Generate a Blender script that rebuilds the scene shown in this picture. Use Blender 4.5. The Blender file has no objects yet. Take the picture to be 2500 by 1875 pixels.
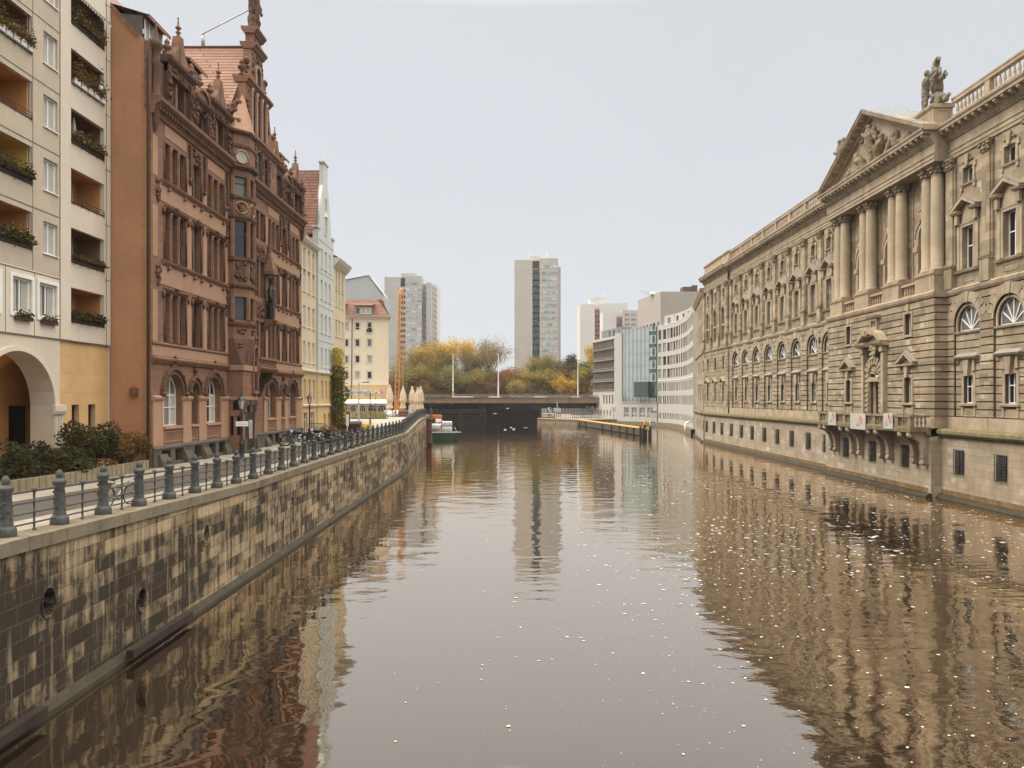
import bpy, bmesh, math, random
from mathutils import Vector, Matrix, noise as mnoise
random.seed(7)
SC = bpy.context.scene
COL = SC.collection
R = math.radians
H = 7.8                      # eye height above the water
F = 1800.0                   # focal length in photo pixels (photo is 2500 wide)
VX, VY = 1255.0, 973.0       # vanishing point of the canal in the photo
# ---------------------------------------------------------------- camera
cd = bpy.data.cameras.new("camera"); cam = bpy.data.objects.new("camera", cd); COL.objects.link(cam)
cam.location = (0, 0, H); cam.rotation_euler = (R(90), 0, 0)
cd.sensor_width = 36.0; cd.lens = 36.0 * F / 2500.0
cd.shift_x = (1250 - VX) / 2500.0; cd.shift_y = (VY - 937.5) / 2500.0
cd.clip_start = 0.3; cd.clip_end = 6000
SC.camera = cam
# ---------------------------------------------------------------- world: overcast sky
SIDE_GAIN = 1.75
SUN_EL, SUN_AZ = R(50), R(-75)          # azimuth measured from +Y (view direction) towards +X
w = bpy.data.worlds.new("World"); SC.world = w; w.use_nodes = True
nt = w.node_tree; nt.nodes.clear()
def wn(t): return nt.nodes.new(t)
out = wn('ShaderNodeOutputWorld'); bg = wn('ShaderNodeBackground'); bg2 = wn('ShaderNodeBackground'); add = wn('ShaderNodeAddShader')
sky = wn('ShaderNodeTexSky'); sky.sky_type = 'NISHITA'; sky.sun_disc = False
sky.sun_elevation = SUN_EL; sky.sun_rotation = SUN_AZ; sky.dust_density = 4.0; sky.air_density = 1.0
bg.inputs['Strength'].default_value = 0.05
tc = wn('ShaderNodeTexCoord'); sx = wn('ShaderNodeSeparateXYZ'); rmp = wn('ShaderNodeValToRGB')
nz = wn('ShaderNodeTexNoise'); nz.inputs['Scale'].default_value = 1.7; nz.inputs['Detail'].default_value = 4
mixn = wn('ShaderNodeMix'); mixn.data_type = 'RGBA'; mixn.blend_type = 'MULTIPLY'; mixn.inputs[0].default_value = 1.0
mr = wn('ShaderNodeMapRange'); mr.inputs['To Min'].default_value = 0.93; mr.inputs['To Max'].default_value = 1.07
L = nt.links.new
L(tc.outputs['Generated'], sx.inputs[0]); L(sx.outputs['Z'], rmp.inputs[0])
cr = rmp.color_ramp
# layered cloud: bright and even near the horizon, brighter towards the zenith
CLOUD = [(0.0, (.43, .445, .472)), (.18, (.435, .448, .468)), (.468, (.42, .431, .445)), (.54, (.92, .91, .89)), (.70, (1.65, 1.58, 1.47)), (1.0, (2.1, 2.0, 1.86))]
cr.elements[0].position = CLOUD[0][0]; cr.elements[0].color = CLOUD[0][1] + (1,)
cr.elements[1].position = CLOUD[-1][0]; cr.elements[1].color = CLOUD[-1][1] + (1,)
for p, c in CLOUD[1:-1]:
    e = cr.elements.new(p); e.color = c + (1,)
L(tc.outputs['Generated'], nz.inputs['Vector']); L(nz.outputs['Fac'], mr.inputs[0])
L(rmp.outputs[0], mixn.inputs[6]); L(mr.outputs[0], mixn.inputs[7])
# sky brightened by an added gain on both sides, to light the facades
ay = wn('ShaderNodeMath'); ay.operation = 'ABSOLUTE'; L(sx.outputs['Y'], ay.inputs[0])
gr = wn('ShaderNodeMapRange'); gr.interpolation_type = 'SMOOTHSTEP'; L(ay.outputs[0], gr.inputs[0])
gr.inputs['From Min'].default_value = .66; gr.inputs['From Max'].default_value = .25; gr.inputs['To Min'].default_value = 1.0; gr.inputs['To Max'].default_value = SIDE_GAIN
mg = wn('ShaderNodeMix'); mg.data_type = 'RGBA'; mg.blend_type = 'MULTIPLY'; mg.inputs[0].default_value = 1.0
L(mixn.outputs[2], mg.inputs[6]); L(gr.outputs[0], mg.inputs[7])
L(mg.outputs[2], bg2.inputs[0]); bg2.inputs['Strength'].default_value = 1.03
L(sky.outputs[0], bg.inputs[0]); bg.inputs['Strength'].default_value = 0.012
L(bg.outputs[0], add.inputs[0]); L(bg2.outputs[0], add.inputs[1]); L(add.outputs[0], out.inputs[0])
# ---------------------------------------------------------------- veiled sun
sl = bpy.data.lights.new("sun", 'SUN'); sl.energy = 1.3; sl.angle = R(28); sl.color = (1.0, .95, .87)
so = bpy.data.objects.new("sun", sl); COL.objects.link(so)
sd = Vector((math.sin(SUN_AZ) * math.cos(SUN_EL), math.cos(SUN_AZ) * math.cos(SUN_EL), math.sin(SUN_EL)))
so.rotation_euler = (-sd).to_track_quat('-Z', 'Y').to_euler(); so.location = (0, 0, 120)
vs = SC.view_settings; vs.view_transform = 'Standard'; vs.look = 'None'; vs.exposure = 0.55; vs.gamma = 1.0
SC.cycles.use_denoising = True
SC.cycles.max_bounces = 6; SC.cycles.diffuse_bounces = 3; SC.cycles.glossy_bounces = 3
SC.cycles.transparent_max_bounces = 4; SC.cycles.caustics_reflective = False; SC.cycles.caustics_refractive = False

HAZE = .00013                    # density of the air
# ================================================================ materials
def mk(name, col, rough=.85, var=.12, vscale=.8, bump=.15, bscale=14, brick=None, streak=None, spec=.25, metal=0.0, patch=None, wave=None):
    m = bpy.data.materials.new(name); m.use_nodes = True
    t = m.node_tree; n = t.nodes; l = t.links.new
    b = n['Principled BSDF']
    b.inputs['Roughness'].default_value = rough; b.inputs['Metallic'].default_value = metal
    b.inputs['Specular IOR Level'].default_value = spec
    g = n.new('ShaderNodeNewGeometry')
    col4 = tuple(col) + (1,)
    cur = None; hgt = None
    uv = None
    if brick or patch or wave:
        s = n.new('ShaderNodeSeparateXYZ'); l(g.outputs['Position'], s.inputs[0])
        a = n.new('ShaderNodeMath'); a.operation = 'ADD'; l(s.outputs['X'], a.inputs[0]); l(s.outputs['Y'], a.inputs[1])
        uv = n.new('ShaderNodeCombineXYZ'); l(a.outputs[0], uv.inputs['X']); l(s.outputs['Z'], uv.inputs['Y'])
    if brick:
        bw, bh, ms, c2, cm = brick
        bt = n.new('ShaderNodeTexBrick'); l(uv.outputs[0], bt.inputs['Vector'])
        bt.inputs['Scale'].default_value = 1; bt.inputs['Brick Width'].default_value = bw; bt.inputs['Row Height'].default_value = bh
        bt.inputs['Mortar Size'].default_value = ms; bt.inputs['Mortar Smooth'].default_value = .1
        bt.inputs['Color1'].default_value = col4; bt.inputs['Color2'].default_value = tuple(c2) + (1,); bt.inputs['Mortar'].default_value = tuple(cm) + (1,)
        cur = bt.outputs['Color']
        inv = n.new('ShaderNodeMath'); inv.operation = 'SUBTRACT'; inv.inputs[0].default_value = 1; l(bt.outputs['Fac'], inv.inputs[1])
        hgt = inv.outputs[0]
    if patch:                                    # odd replaced stones of another shade
        pw, ph, pc, thr = patch
        b2 = n.new('ShaderNodeTexBrick'); l(uv.outputs[0], b2.inputs['Vector']); b2.inputs['Scale'].default_value = 1
        b2.inputs['Brick Width'].default_value = pw; b2.inputs['Row Height'].default_value = ph; b2.inputs['Mortar Size'].default_value = 0
        b2.inputs['Color1'].default_value = (0, 0, 0, 1); b2.inputs['Color2'].default_value = (1, 1, 1, 1)
        cmp_ = n.new('ShaderNodeMath'); cmp_.operation = 'GREATER_THAN'; cmp_.inputs[1].default_value = thr
        l(b2.outputs['Color'], cmp_.inputs[0])
        mx = n.new('ShaderNodeMix'); mx.data_type = 'RGBA'; l(cmp_.outputs[0], mx.inputs[0])
        if cur: l(cur, mx.inputs[6])
        else: mx.inputs[6].default_value = col4
        mx.inputs[7].default_value = tuple(pc) + (1,)
        cur = mx.outputs[2]
    no = n.new('ShaderNodeTexNoise'); l(g.outputs['Position'], no.inputs['Vector'])
    no.inputs['Scale'].default_value = vscale; no.inputs['Detail'].default_value = 6; no.inputs['Roughness'].default_value = .65
    mp = n.new('ShaderNodeMapRange'); l(no.outputs['Fac'], mp.inputs[0])
    mp.inputs['From Min'].default_value = .3; mp.inputs['From Max'].default_value = .7
    mp.inputs['To Min'].default_value = 1 - var; mp.inputs['To Max'].default_value = 1 + var
    mm = n.new('ShaderNodeMix'); mm.data_type = 'RGBA'; mm.blend_type = 'MULTIPLY'; mm.inputs[0].default_value = 1
    if cur: l(cur, mm.inputs[6])
    else: mm.inputs[6].default_value = col4
    l(mp.outputs[0], mm.inputs[7]); cur = mm.outputs[2]
    if streak:                                   # rain streaks and soot, with shapes of their own
        sc_, thr, soft, amt, scol = streak
        mpn = n.new('ShaderNodeMapping'); l(g.outputs['Position'], mpn.inputs[0]); mpn.inputs['Scale'].default_value = (sc_, sc_, sc_ * .16)
        n2 = n.new('ShaderNodeTexNoise'); l(mpn.outputs[0], n2.inputs['Vector']); n2.inputs['Scale'].default_value = 1; n2.inputs['Detail'].default_value = 5; n2.inputs['Roughness'].default_value = .6
        r2 = n.new('ShaderNodeMapRange'); l(n2.outputs['Fac'], r2.inputs[0])
        r2.inputs['From Min'].default_value = thr; r2.inputs['From Max'].default_value = thr + soft; r2.inputs['To Max'].default_value = amt
        m2 = n.new('ShaderNodeMix'); m2.data_type = 'RGBA'; l(r2.outputs[0], m2.inputs[0]); l(cur, m2.inputs[6]); m2.inputs[7].default_value = tuple(scol) + (1,)
        cur = m2.outputs[2]
    l(cur, b.inputs['Base Color'])
    if bump:
        bp = n.new('ShaderNodeBump'); bp.inputs['Strength'].default_value = bump; bp.inputs['Distance'].default_value = .03
        n3 = n.new('ShaderNodeTexNoise'); l(g.outputs['Position'], n3.inputs['Vector']); n3.inputs['Scale'].default_value = bscale; n3.inputs['Detail'].default_value = 4
        src = n3.outputs['Fac']
        if hgt:
            ad = n.new('ShaderNodeMath'); ad.operation = 'MULTIPLY_ADD'; l(hgt, ad.inputs[0]); ad.inputs[1].default_value = 1.5; l(n3.outputs['Fac'], ad.inputs[2]); src = ad.outputs[0]
        if wave:                                  # ribbing across the wall
            wv = n.new('ShaderNodeTexWave'); l(uv.outputs[0], wv.inputs['Vector']); wv.bands_direction = wave[1]; wv.inputs['Scale'].default_value = wave[0]
            ad2 = n.new('ShaderNodeMath'); ad2.operation = 'MULTIPLY_ADD'; l(wv.outputs['Fac'], ad2.inputs[0]); ad2.inputs[1].default_value = wave[2]; l(src, ad2.inputs[2]); src = ad2.outputs[0]
        l(src, bp.inputs['Height']); l(bp.outputs[0], b.inputs['Normal'])
    return m
def simple(name, col, rough=.6, spec=.4, metal=0.0, var=.08, vscale=3, bump=.05):
    return mk(name, col, rough, var, vscale, bump, 30, spec=spec, metal=metal)
M = {}
# red sandstone house
RS = (.205, .111, .069)
M['red'] = mk('red_sandstone', RS, .88, .16, .9, .25, 18, brick=(1.1, .47, .012, (.235, .128, .081), (.11, .058, .037)), streak=(1.3, .60, .25, .55, (.085, .038, .025)))
M['red_light'] = mk('pale_red_stone', (.37, .222, .142), .88, .10, .8, .12, 18, streak=(1.6, .60, .25, .4, (.16, .075, .05)))
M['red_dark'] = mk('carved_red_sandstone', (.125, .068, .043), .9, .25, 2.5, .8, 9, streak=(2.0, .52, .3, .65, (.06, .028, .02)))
M['party'] = mk('brown_render', (.42, .22, .115), .92, .13, .45, .12, 25, streak=(.8, .55, .25, .55, (.24, .12, .06)))
M['plinth'] = mk('grey_plinth_stone', (.092, .077, .062), .9, .18, 1.2, .2, 20, brick=(1.3, .55, .012, (.112, .093, .075), (.12, .1, .08)), streak=(1.8, .58, .25, .5, (.08, .065, .055)))
M['tile'] = mk('clay_roof_tiles', (.29, .165, .105), .8, .16, 1.2, .5, 12, brick=(9, .30, .05, (.33, .195, .13), (.14, .07, .04)))
M['tile_old'] = mk('old_brown_roof_tiles', (.19, .10, .066), .85, .22, 1.5, .6, 12, brick=(9, .33, .05, (.235, .125, .08), (.10, .05, .034)))
M['zinc'] = mk('zinc_sheet', (.20, .205, .20), .45, .12, 1.2, .05, 10, spec=.5)
M['zinc_dark'] = mk('dark_weathered_sheet', (.13, .125, .115), .6, .15, 1.5, .05, 10)
# panel block
M['panel'] = mk('cream_concrete_panel', (.60, .515, .395), .9, .06, .6, .06, 30, streak=(1.1, .62, .25, .35, (.42, .345, .25)))
M['panel_rib'] = mk('ribbed_cream_concrete', (.56, .47, .35), .9, .07, .7, .5, 30, wave=(2.4, 'X', 3.0), streak=(1.1, .62, .25, .35, (.40, .325, .23)))
M['panel_white'] = mk('smooth_pale_concrete', (.64, .56, .45), .9, .05, .6, .05, 30, streak=(1.3, .60, .22, .45, (.42, .35, .25)))
M['ochre'] = mk('ochre_render', (.55, .36, .175), .92, .10, .7, .06, 25, brick=(1.6, .9, .008, (.61, .385, .172), (.47, .285, .12)), streak=(1.3, .6, .25, .35, (.40, .25, .11)))
M['log_orange'] = mk('orange_loggia_render', (.55, .27, .085), .92, .08, .8, .05)
M['log_yellow'] = mk('yellow_loggia_render', (.62, .42, .10), .92, .08, .8, .05)
M['log_brown'] = mk('dark_brown_loggia_render', (.22, .12, .065), .92, .12, .8, .05)
M['joint'] = simple('dark_joint', (.14, .11, .08), .9)
# plaster houses
M['yellow'] = mk('pale_yellow_plaster', (.60, .50, .335), .92, .06, .5, .05, 25, streak=(1.0, .62, .25, .3, (.48, .38, .24)))
M['yellow_d'] = mk('deep_yellow_plaster', (.56, .385, .18), .92, .08, .5, .05, 25, streak=(1.0, .62, .25, .3, (.45, .28, .11)))
M['mint'] = mk('pale_mint_plaster', (.53, .545, .50), .92, .06, .5, .05, 25, streak=(1.0, .58, .25, .45, (.36, .39, .35)))
M['cream'] = mk('cream_plaster', (.66, .57, .42), .92, .05, .4, .05, 25, streak=(.8, .63, .25, .3, (.50, .42, .30)))
M['trim'] = simple('pale_trim', (.66, .60, .50), .85)
# palace sandstone
MS = (.385, .302, .20)
M['ms_joint'] = mk('dirty_stone_joint', (.085, .058, .034), .95, .2, 1.0, .1)
M['ms_col'] = mk('column_drum_stone', (.41, .325, .215), .9, .13, .6, .15, 14, brick=(20, 1.25, .008, (.43, .34, .23), (.28, .215, .14)), streak=(1.3, .56, .25, .5, (.22, .16, .10)))
M['ms'] = mk('weathered_sandstone', MS, .9, .26, .35, .25, 14, brick=(1.5, .6, .006, (.245, .19, .122), (.17, .125, .075)), streak=(1.1, .50, .25, .65, (.16, .115, .07)), patch=(.62, .41, (.44, .365, .265), .93))
M['ms_trim'] = mk('carved_sandstone', (.375, .293, .197), .9, .28, .7, .3, 16, streak=(1.6, .52, .22, .65, (.15, .11, .07)))
M['ms_dark'] = mk('sooty_sandstone', (.27, .205, .135), .92, .3, 1.6, .6, 10, streak=(2.0, .48, .3, .6, (.10, .078, .055)))
M['ms_base'] = mk('basement_ashlar', (.35, .275, .185), .9, .2, .5, .25, 16, brick=(1.25, .52, .011, (.405, .325, .23), (.20, .15, .10)), streak=(1.0, .53, .22, .6, (.17, .125, .08)), patch=(.7, .45, (.47, .40, .31), .93))
M['moss'] = mk('mossy_ledge_stone', (.185, .15, .075), .95, .35, 1.5, .5, 12, streak=(1.2, .5, .3, .6, (.10, .085, .035)))
M['foot'] = mk('wet_green_footing', (.045, .036, .018), .6, .35, 2.0, .5, 9, streak=(1.5, .5, .2, .6, (.016, .013, .008)))
M['statue'] = mk('mossy_statue_stone', (.19, .165, .118), .95, .4, 3.0, .8, 9, streak=(3.0, .5, .3, .7, (.075, .066, .048)))
# quay
M['coping'] = mk('granite_coping', (.185, .15, .10), .85, .25, 1.6, .2, 20, brick=(1.5, 3.0, .012, (.215, .175, .12), (.07, .055, .038)), streak=(2.2, .52, .2, .6, (.095, .075, .045)))
M['iron'] = simple('grey_green_iron', (.052, .052, .046), .6, .5, 0, .22, 6, .3)
M['iron_black'] = simple('black_iron', (.02, .02, .02), .45, .5, 0, .1, 6, .1)
M['asphalt'] = mk('street_asphalt', (.085, .073, .058), .92, .16, .6, .3, 40)
M['paving'] = mk('pale_paving_slabs', (.29, .25, .19), .92, .14, .6, .2, 25, brick=(.9, 5.0, .01, (.32, .275, .215), (.15, .13, .10)))
M['plaza'] = mk('plaza_paving', (.27, .24, .195), .92, .12, .4, .1, 25)
M['kerb'] = mk('kerb_stone', (.38, .34, .28), .9, .12, 1.5, .2, 20)
M['earth'] = mk('dark_earth', (.06, .048, .034), 1, .3, 2, .5, 10)
# others
M['glass'] = simple('window_glass', (.018, .018, .017), .06, .5, 0, .0, 1, 0)
gt = M['glass'].node_tree; gi = gt.nodes.new('ShaderNodeObjectInfo'); gr_ = gt.nodes.new('ShaderNodeValToRGB'); gr_.color_ramp.interpolation = 'CONSTANT'      # curtain tones and varied reflections put into the colour of each pane
ge = gr_.color_ramp.elements; ge[0].color = (.014, .013, .012, 1); ge[1].position = .42; ge[1].color = (.035, .032, .028, 1)
for p_, c_ in ((.62, .075), (.78, .15), (.90, .27)): e_ = ge.new(p_); e_.color = (c_, c_ * .96, c_ * .88, 1)
gt.links.new(gi.outputs['Random'], gr_.inputs[0]); gt.links.new(gr_.outputs[0], gt.nodes['Principled BSDF'].inputs['Base Color'])
M['glass_pale'] = simple('curtained_glass', (.36, .345, .31), .12, .5, 0, .2, 1.2, 0)
M['glass_green'] = simple('green_atrium_glass', (.34, .365, .335), .05, .9, .6, .10, .25, .01)
M['white'] = simple('white_paint', (.78, .76, .71), .6, .3)
M['white_g'] = simple('off_white_render', (.47, .435, .38), .9, .2, 0, .05, .5, .03)
M['brown_frame'] = simple('brown_window_frame', (.085, .05, .034), .6)
M['door'] = simple('dark_door', (.03, .022, .017), .5)
M['curtain'] = simple('white_curtain', (.42, .40, .35), .95, .1, 0, .1, 6, .1)
M['tower'] = mk('tower_concrete', (.47, .435, .39), .92, .05, .2, .03, 6, brick=(6, 2.85, .05, (.49, .455, .41), (.39, .36, .32)))
M['tower_b'] = mk('grey_tower_concrete', (.43, .41, .38), .92, .05, .2, .03, 6, brick=(6, 2.85, .05, (.45, .43, .40), (.36, .34, .31)))
M['tower_w'] = mk('pale_tower_concrete', (.60, .57, .525), .92, .04, .2, .03, 6)
M['tower_win'] = simple('tower_windows', (.40, .41, .41), .3, .5, 0, .75, .35, 0)
M['teal'] = simple('teal_panel', (.20, .42, .41), .6)
M['bal_green'] = simple('dark_green_balcony', (.035, .085, .075), .7)
M['bal_dark'] = simple('dark_balcony_recess', (.07, .065, .06), .9)
M['bal_red'] = simple('red_balcony', (.27, .085, .065), .8)
M['bridge'] = mk('bridge_concrete', (.23, .15, .09), .92, .18, .3, .15, 10, streak=(.7, .56, .25, .6, (.07, .05, .035)))
M['bridge_dark'] = mk('dark_bridge_concrete', (.045, .034, .026), .95, .2, .3, .1, 10)  # near-black concrete for girders, pier and far walls
M['galv'] = simple('galvanised_steel', (.42, .42, .41), .45, .5, .3)
M['orange'] = simple('orange_crane_paint', (.56, .25, .055), .55)
M['yellow_paint'] = simple('yellow_paint', (.50, .30, .06), .7)
M['wood'] = mk('weathered_timber', (.10, .08, .06), .92, .3, 1.5, .5, 14)
M['wood_dark'] = mk('dark_timber', (.035, .026, .02), .9, .3, 1.5, .5, 14)
M['beige_cloth'] = simple('beige_parasol_cloth', (.60, .46, .32), .95, .1, 0, .14, 3, .2)
M['hull'] = simple('green_hull_paint', (.022, .075, .032), .6)
M['cab'] = simple('orange_red_paint', (.50, .12, .035), .5)
M['bag'] = simple('white_bulk_bag', (.56, .55, .52), .9, .1, 0, .15, 3, .4)
M['deckgrey'] = simple('worn_deck_grey', (.36, .33, .28), .8, .2, 0, .2, 2, .2)
M['chrome'] = simple('chrome', (.26, .26, .25), .28, .5, 1.0, .02)
M['black'] = simple('black_rubber', (.018, .018, .018), .7, .3)
M['redlight'] = simple('red_plastic', (.42, .03, .02), .4)
M['signblue'] = simple('blue_sign', (.045, .17, .30), .6)
M['signred'] = simple('red_sign', (.5, .06, .05), .6)
M['signgreen'] = simple('green_sign', (.012, .085, .03), .6)
M['sand'] = simple('gold_lettering', (.62, .40, .10), .6)
M['lamp_glass'] = simple('lantern_glass', (.52, .51, .46), .15, .5)
M['brickpier'] = mk('red_brown_pier', (.165, .075, .052), .9, .2, 1.2, .3, 12, streak=(1.2, .5, .3, .6, (.07, .04, .03)))
M['chair'] = simple('white_plastic', (.75, .74, .72), .6)
M['bird'] = simple('white_feathers', (.78, .78, .77), .9)
M['greyfeather'] = simple('grey_feathers', (.38, .38, .39), .9)
M['tide'] = mk('tide_stained_stone', (.20, .125, .055), .9, .3, 1.2, .3, 12, streak=(1.6, .5, .2, .7, (.075, .05, .025)))
M['foam'] = simple('pale_foam', (.52, .49, .42), .95, .1)
M['terracotta'] = simple('terracotta', (.33, .13, .07), .9)
M['boxbrown'] = simple('brown_flower_box', (.055, .035, .024), .85)
M['light_ms'] = mk('lead_roof_cover', (.27, .24, .20), .7, .1, 1.5, .05, 10)
def leafmat(name, c, c2):
    m = bpy.data.materials.new(name); m.use_nodes = True
    t = m.node_tree; n = t.nodes; l = t.links.new; b = n['Principled BSDF']; b.inputs['Roughness'].default_value = .8; b.inputs['Specular IOR Level'].default_value = .15
    oi = n.new('ShaderNodeNewGeometry'); no = n.new('ShaderNodeTexNoise'); l(oi.outputs['Position'], no.inputs['Vector']); no.inputs['Scale'].default_value = .55; no.inputs['Detail'].default_value = 6
    mp = n.new('ShaderNodeMapRange'); l(no.outputs['Fac'], mp.inputs[0]); mp.inputs['From Min'].default_value = .35; mp.inputs['From Max'].default_value = .65
    mx = n.new('ShaderNodeMix'); mx.data_type = 'RGBA'; l(mp.outputs[0], mx.inputs[0]); mx.inputs[6].default_value = tuple(c) + (1,); mx.inputs[7].default_value = tuple(c2) + (1,)
    l(mx.outputs[2], b.inputs['Base Color'])
    tr = n.new('ShaderNodeBsdfTranslucent'); l(mx.outputs[2], tr.inputs[0]); ms = n.new('ShaderNodeMixShader'); ms.inputs[0].default_value = .35
    l(b.outputs[0], ms.inputs[1]); l(tr.outputs[0], ms.inputs[2]); l(ms.outputs[0], n['Material Output'].inputs[0])
    return m
M['leaf_yellow'] = leafmat('yellow_leaves', (.64, .42, .06), (.44, .31, .055))
M['leaf_gold'] = leafmat('golden_leaves', (.74, .45, .07), (.52, .34, .065))
M['leaf_olive'] = leafmat('olive_leaves', (.38, .29, .06), (.23, .19, .05))
M['leaf_bare'] = leafmat('grey_olive_leaves', (.30, .235, .10), (.22, .175, .08))
M['bronze'] = simple('bronze_glass', (.115, .098, .075), .12, .5, 0, .3, 1.5, 0)
M['leaf_brown'] = leafmat('russet_leaves', (.36, .18, .065), (.30, .19, .065))
M['leaf_orange'] = leafmat('orange_leaves', (.42, .19, .045), (.30, .17, .05))
M['leaf_green'] = leafmat('mid_green_leaves', (.15, .16, .045), (.24, .20, .055))
M['leaf_dark'] = leafmat('dark_green_leaves', (.04, .05, .027), (.075, .075, .035))
M['leaf_hedge'] = leafmat('dull_evergreen_leaves', (.045, .046, .02), (.095, .08, .033))
M['leaf_hedge2'] = leafmat('bronze_hedge_leaves', (.09, .068, .026), (.19, .11, .036))
M['leaf_ivy'] = leafmat('ivy_leaves', (.10, .10, .03), (.16, .10, .035))
M['leaf_ivy2'] = leafmat('yellow_ivy_leaves', (.55, .42, .05), (.36, .30, .05))
M['flower_red'] = leafmat('faded_red_flowers', (.30, .10, .06), (.16, .10, .04))
M['flower_white'] = leafmat('pale_flowers', (.6, .56, .44), (.3, .27, .12))
M['bark'] = mk('bark', (.075, .06, .045), .95, .25, 2, .6, 8)
# ================================================================ helpers
class Frame:
    """wall frame: u along the wall, d outward from it, z up"""
    def __init__(s, ox, oy, U, N): s.o = Vector((ox, oy)); s.U = Vector(U).normalized(); s.N = Vector(N).normalized()
    def __call__(s, u, d, z):
        p = s.o + s.U * u + s.N * d
        return Vector((p.x, p.y, z))
    def rot(s): return math.atan2(s.N.y, s.N.x) - math.pi / 2
    def off(s, d): return Frame(*(s.o + s.N * d), s.U, s.N)
def left_frame(X): return Frame(X, 0, (0, 1), (1, 0))        # wall on the left bank, u = world Y
def right_frame(X): return Frame(X, 0, (0, 1), (-1, 0))      # wall on the right bank, u = world Y
def cam_frame(Y): return Frame(0, Y, (1, 0), (0, -1))        # wall facing the bridge we stand on, u = world X
WORLD = lambda x, y, z: Vector((x, y, z))
class MB:
    def __init__(s, T=WORLD): s.T = T; s.v = []; s.f = []; s.fm = []; s.m = 0; s.sm = []; s.smooth = False
    def face(s, pts):
        i = len(s.v); s.v += [s.T(*p) for p in pts]; s.f.append(list(range(i, i + len(pts)))); s.fm.append(s.m); s.sm.append(s.smooth)
    def mesh(s, vs, fs):
        i = len(s.v); s.v += [s.T(*p) for p in vs]
        for f in fs: s.f.append([i + k for k in f]); s.fm.append(s.m); s.sm.append(s.smooth)
    def box(s, a0, a1, b0, b1, c0, c1):
        s.mesh([(a0, b0, c0), (a1, b0, c0), (a1, b1, c0), (a0, b1, c0), (a0, b0, c1), (a1, b0, c1), (a1, b1, c1), (a0, b1, c1)],
               [(0, 3, 2, 1), (4, 5, 6, 7), (0, 1, 5, 4), (1, 2, 6, 5), (2, 3, 7, 6), (3, 0, 4, 7)])
    def prism(s, poly, b0, b1):
        """polygon in (u, z) extruded through d"""
        n = len(poly)
        s.mesh([(p[0], b0, p[1]) for p in poly] + [(p[0], b1, p[1]) for p in poly],
               [tuple(range(n)), tuple(range(2 * n - 1, n - 1, -1))] + [(i, (i + 1) % n, n + (i + 1) % n, n + i) for i in range(n)])
    def profile(s, prof, a0, a1):
        """closed (d, z) profile swept along u"""
        n = len(prof)
        s.mesh([(a0, p[0], p[1]) for p in prof] + [(a1, p[0], p[1]) for p in prof],
               [tuple(range(n)), tuple(range(2 * n - 1, n - 1, -1))] + [(i, (i + 1) % n, n + (i + 1) % n, n + i) for i in range(n)])
    def hprism(s, poly, c0, c1):
        """polygon in (u, d) extruded up"""
        n = len(poly)
        s.mesh([(p[0], p[1], c0) for p in poly] + [(p[0], p[1], c1) for p in poly],
               [tuple(range(n)), tuple(range(2 * n - 1, n - 1, -1))] + [(i, (i + 1) % n, n + (i + 1) % n, n + i) for i in range(n)])
    def lathe(s, prof, u, d, seg=12, smooth=True, sq=None):
        """(r, z) profile turned round a vertical axis"""
        vs = []; fs = []
        for r, z in prof:
            for k in range(seg):
                a = 2 * math.pi * (k + .5) / seg
                vs.append((u + r * math.cos(a), d + r * math.sin(a), z))
        for i in range(len(prof) - 1):
            for k in range(seg):
                fs.append((i * seg + k, i * seg + (k + 1) % seg, (i + 1) * seg + (k + 1) % seg, (i + 1) * seg + k))
        o = s.smooth; s.smooth = smooth; s.mesh(vs, fs); s.smooth = o
        s.mesh(vs[:seg], [tuple(range(seg))]); s.mesh(vs[-seg:], [tuple(range(seg))])
    def tube(s, pts, rad, seg=6, closed=False):
        pts = [Vector(p) for p in pts]; n = len(pts)
        if not hasattr(rad, '__len__'): rad = [rad] * n
        vs = []; fs = []
        for i, p in enumerate(pts):
            if closed: t = pts[(i + 1) % n] - pts[i - 1]
            else: t = pts[min(i + 1, n - 1)] - pts[max(i - 1, 0)]
            t = t.normalized() if t.length > 1e-9 else Vector((0, 0, 1))
            a = t.cross(Vector((0, 0, 1)))
            if a.length < .05: a = t.cross(Vector((1, 0, 0)))
            a.normalize(); b = t.cross(a)
            for k in range(seg):
                q = 2 * math.pi * k / seg
                vs.append(p + a * (rad[i] * math.cos(q)) + b * (rad[i] * math.sin(q)))
        for i in range(n if closed else n - 1):
            j = (i + 1) % n
            for k in range(seg): fs.append((i * seg + k, i * seg + (k + 1) % seg, j * seg + (k + 1) % seg, j * seg + k))
        if not closed: fs += [tuple(range(seg)), tuple(range((n - 1) * seg, n * seg))]
        o = s.smooth; s.smooth = True; s.mesh([tuple(v) for v in vs], fs); s.smooth = o
    def blob(s, c, r, seed=0, sub=1, rough=.25, sc=(1, 1, 1)):
        """a lump of carving: displaced ball"""
        bm = bmesh.new(); bmesh.ops.create_icosphere(bm, subdivisions=sub, radius=1)
        vs = []
        for v in bm.verts:
            k = 1 + rough * mnoise.noise(v.co * 2.1 + Vector((seed * 3.7, seed, 0))) * 2
            vs.append((c[0] + v.co.x * r * k * sc[0], c[1] + v.co.y * r * k * sc[1], c[2] + v.co.z * r * k * sc[2]))
        o = s.smooth; s.smooth = True
        s.mesh(vs, [tuple(v.index for v in f.verts) for f in bm.faces]); s.smooth = o; bm.free()
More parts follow.
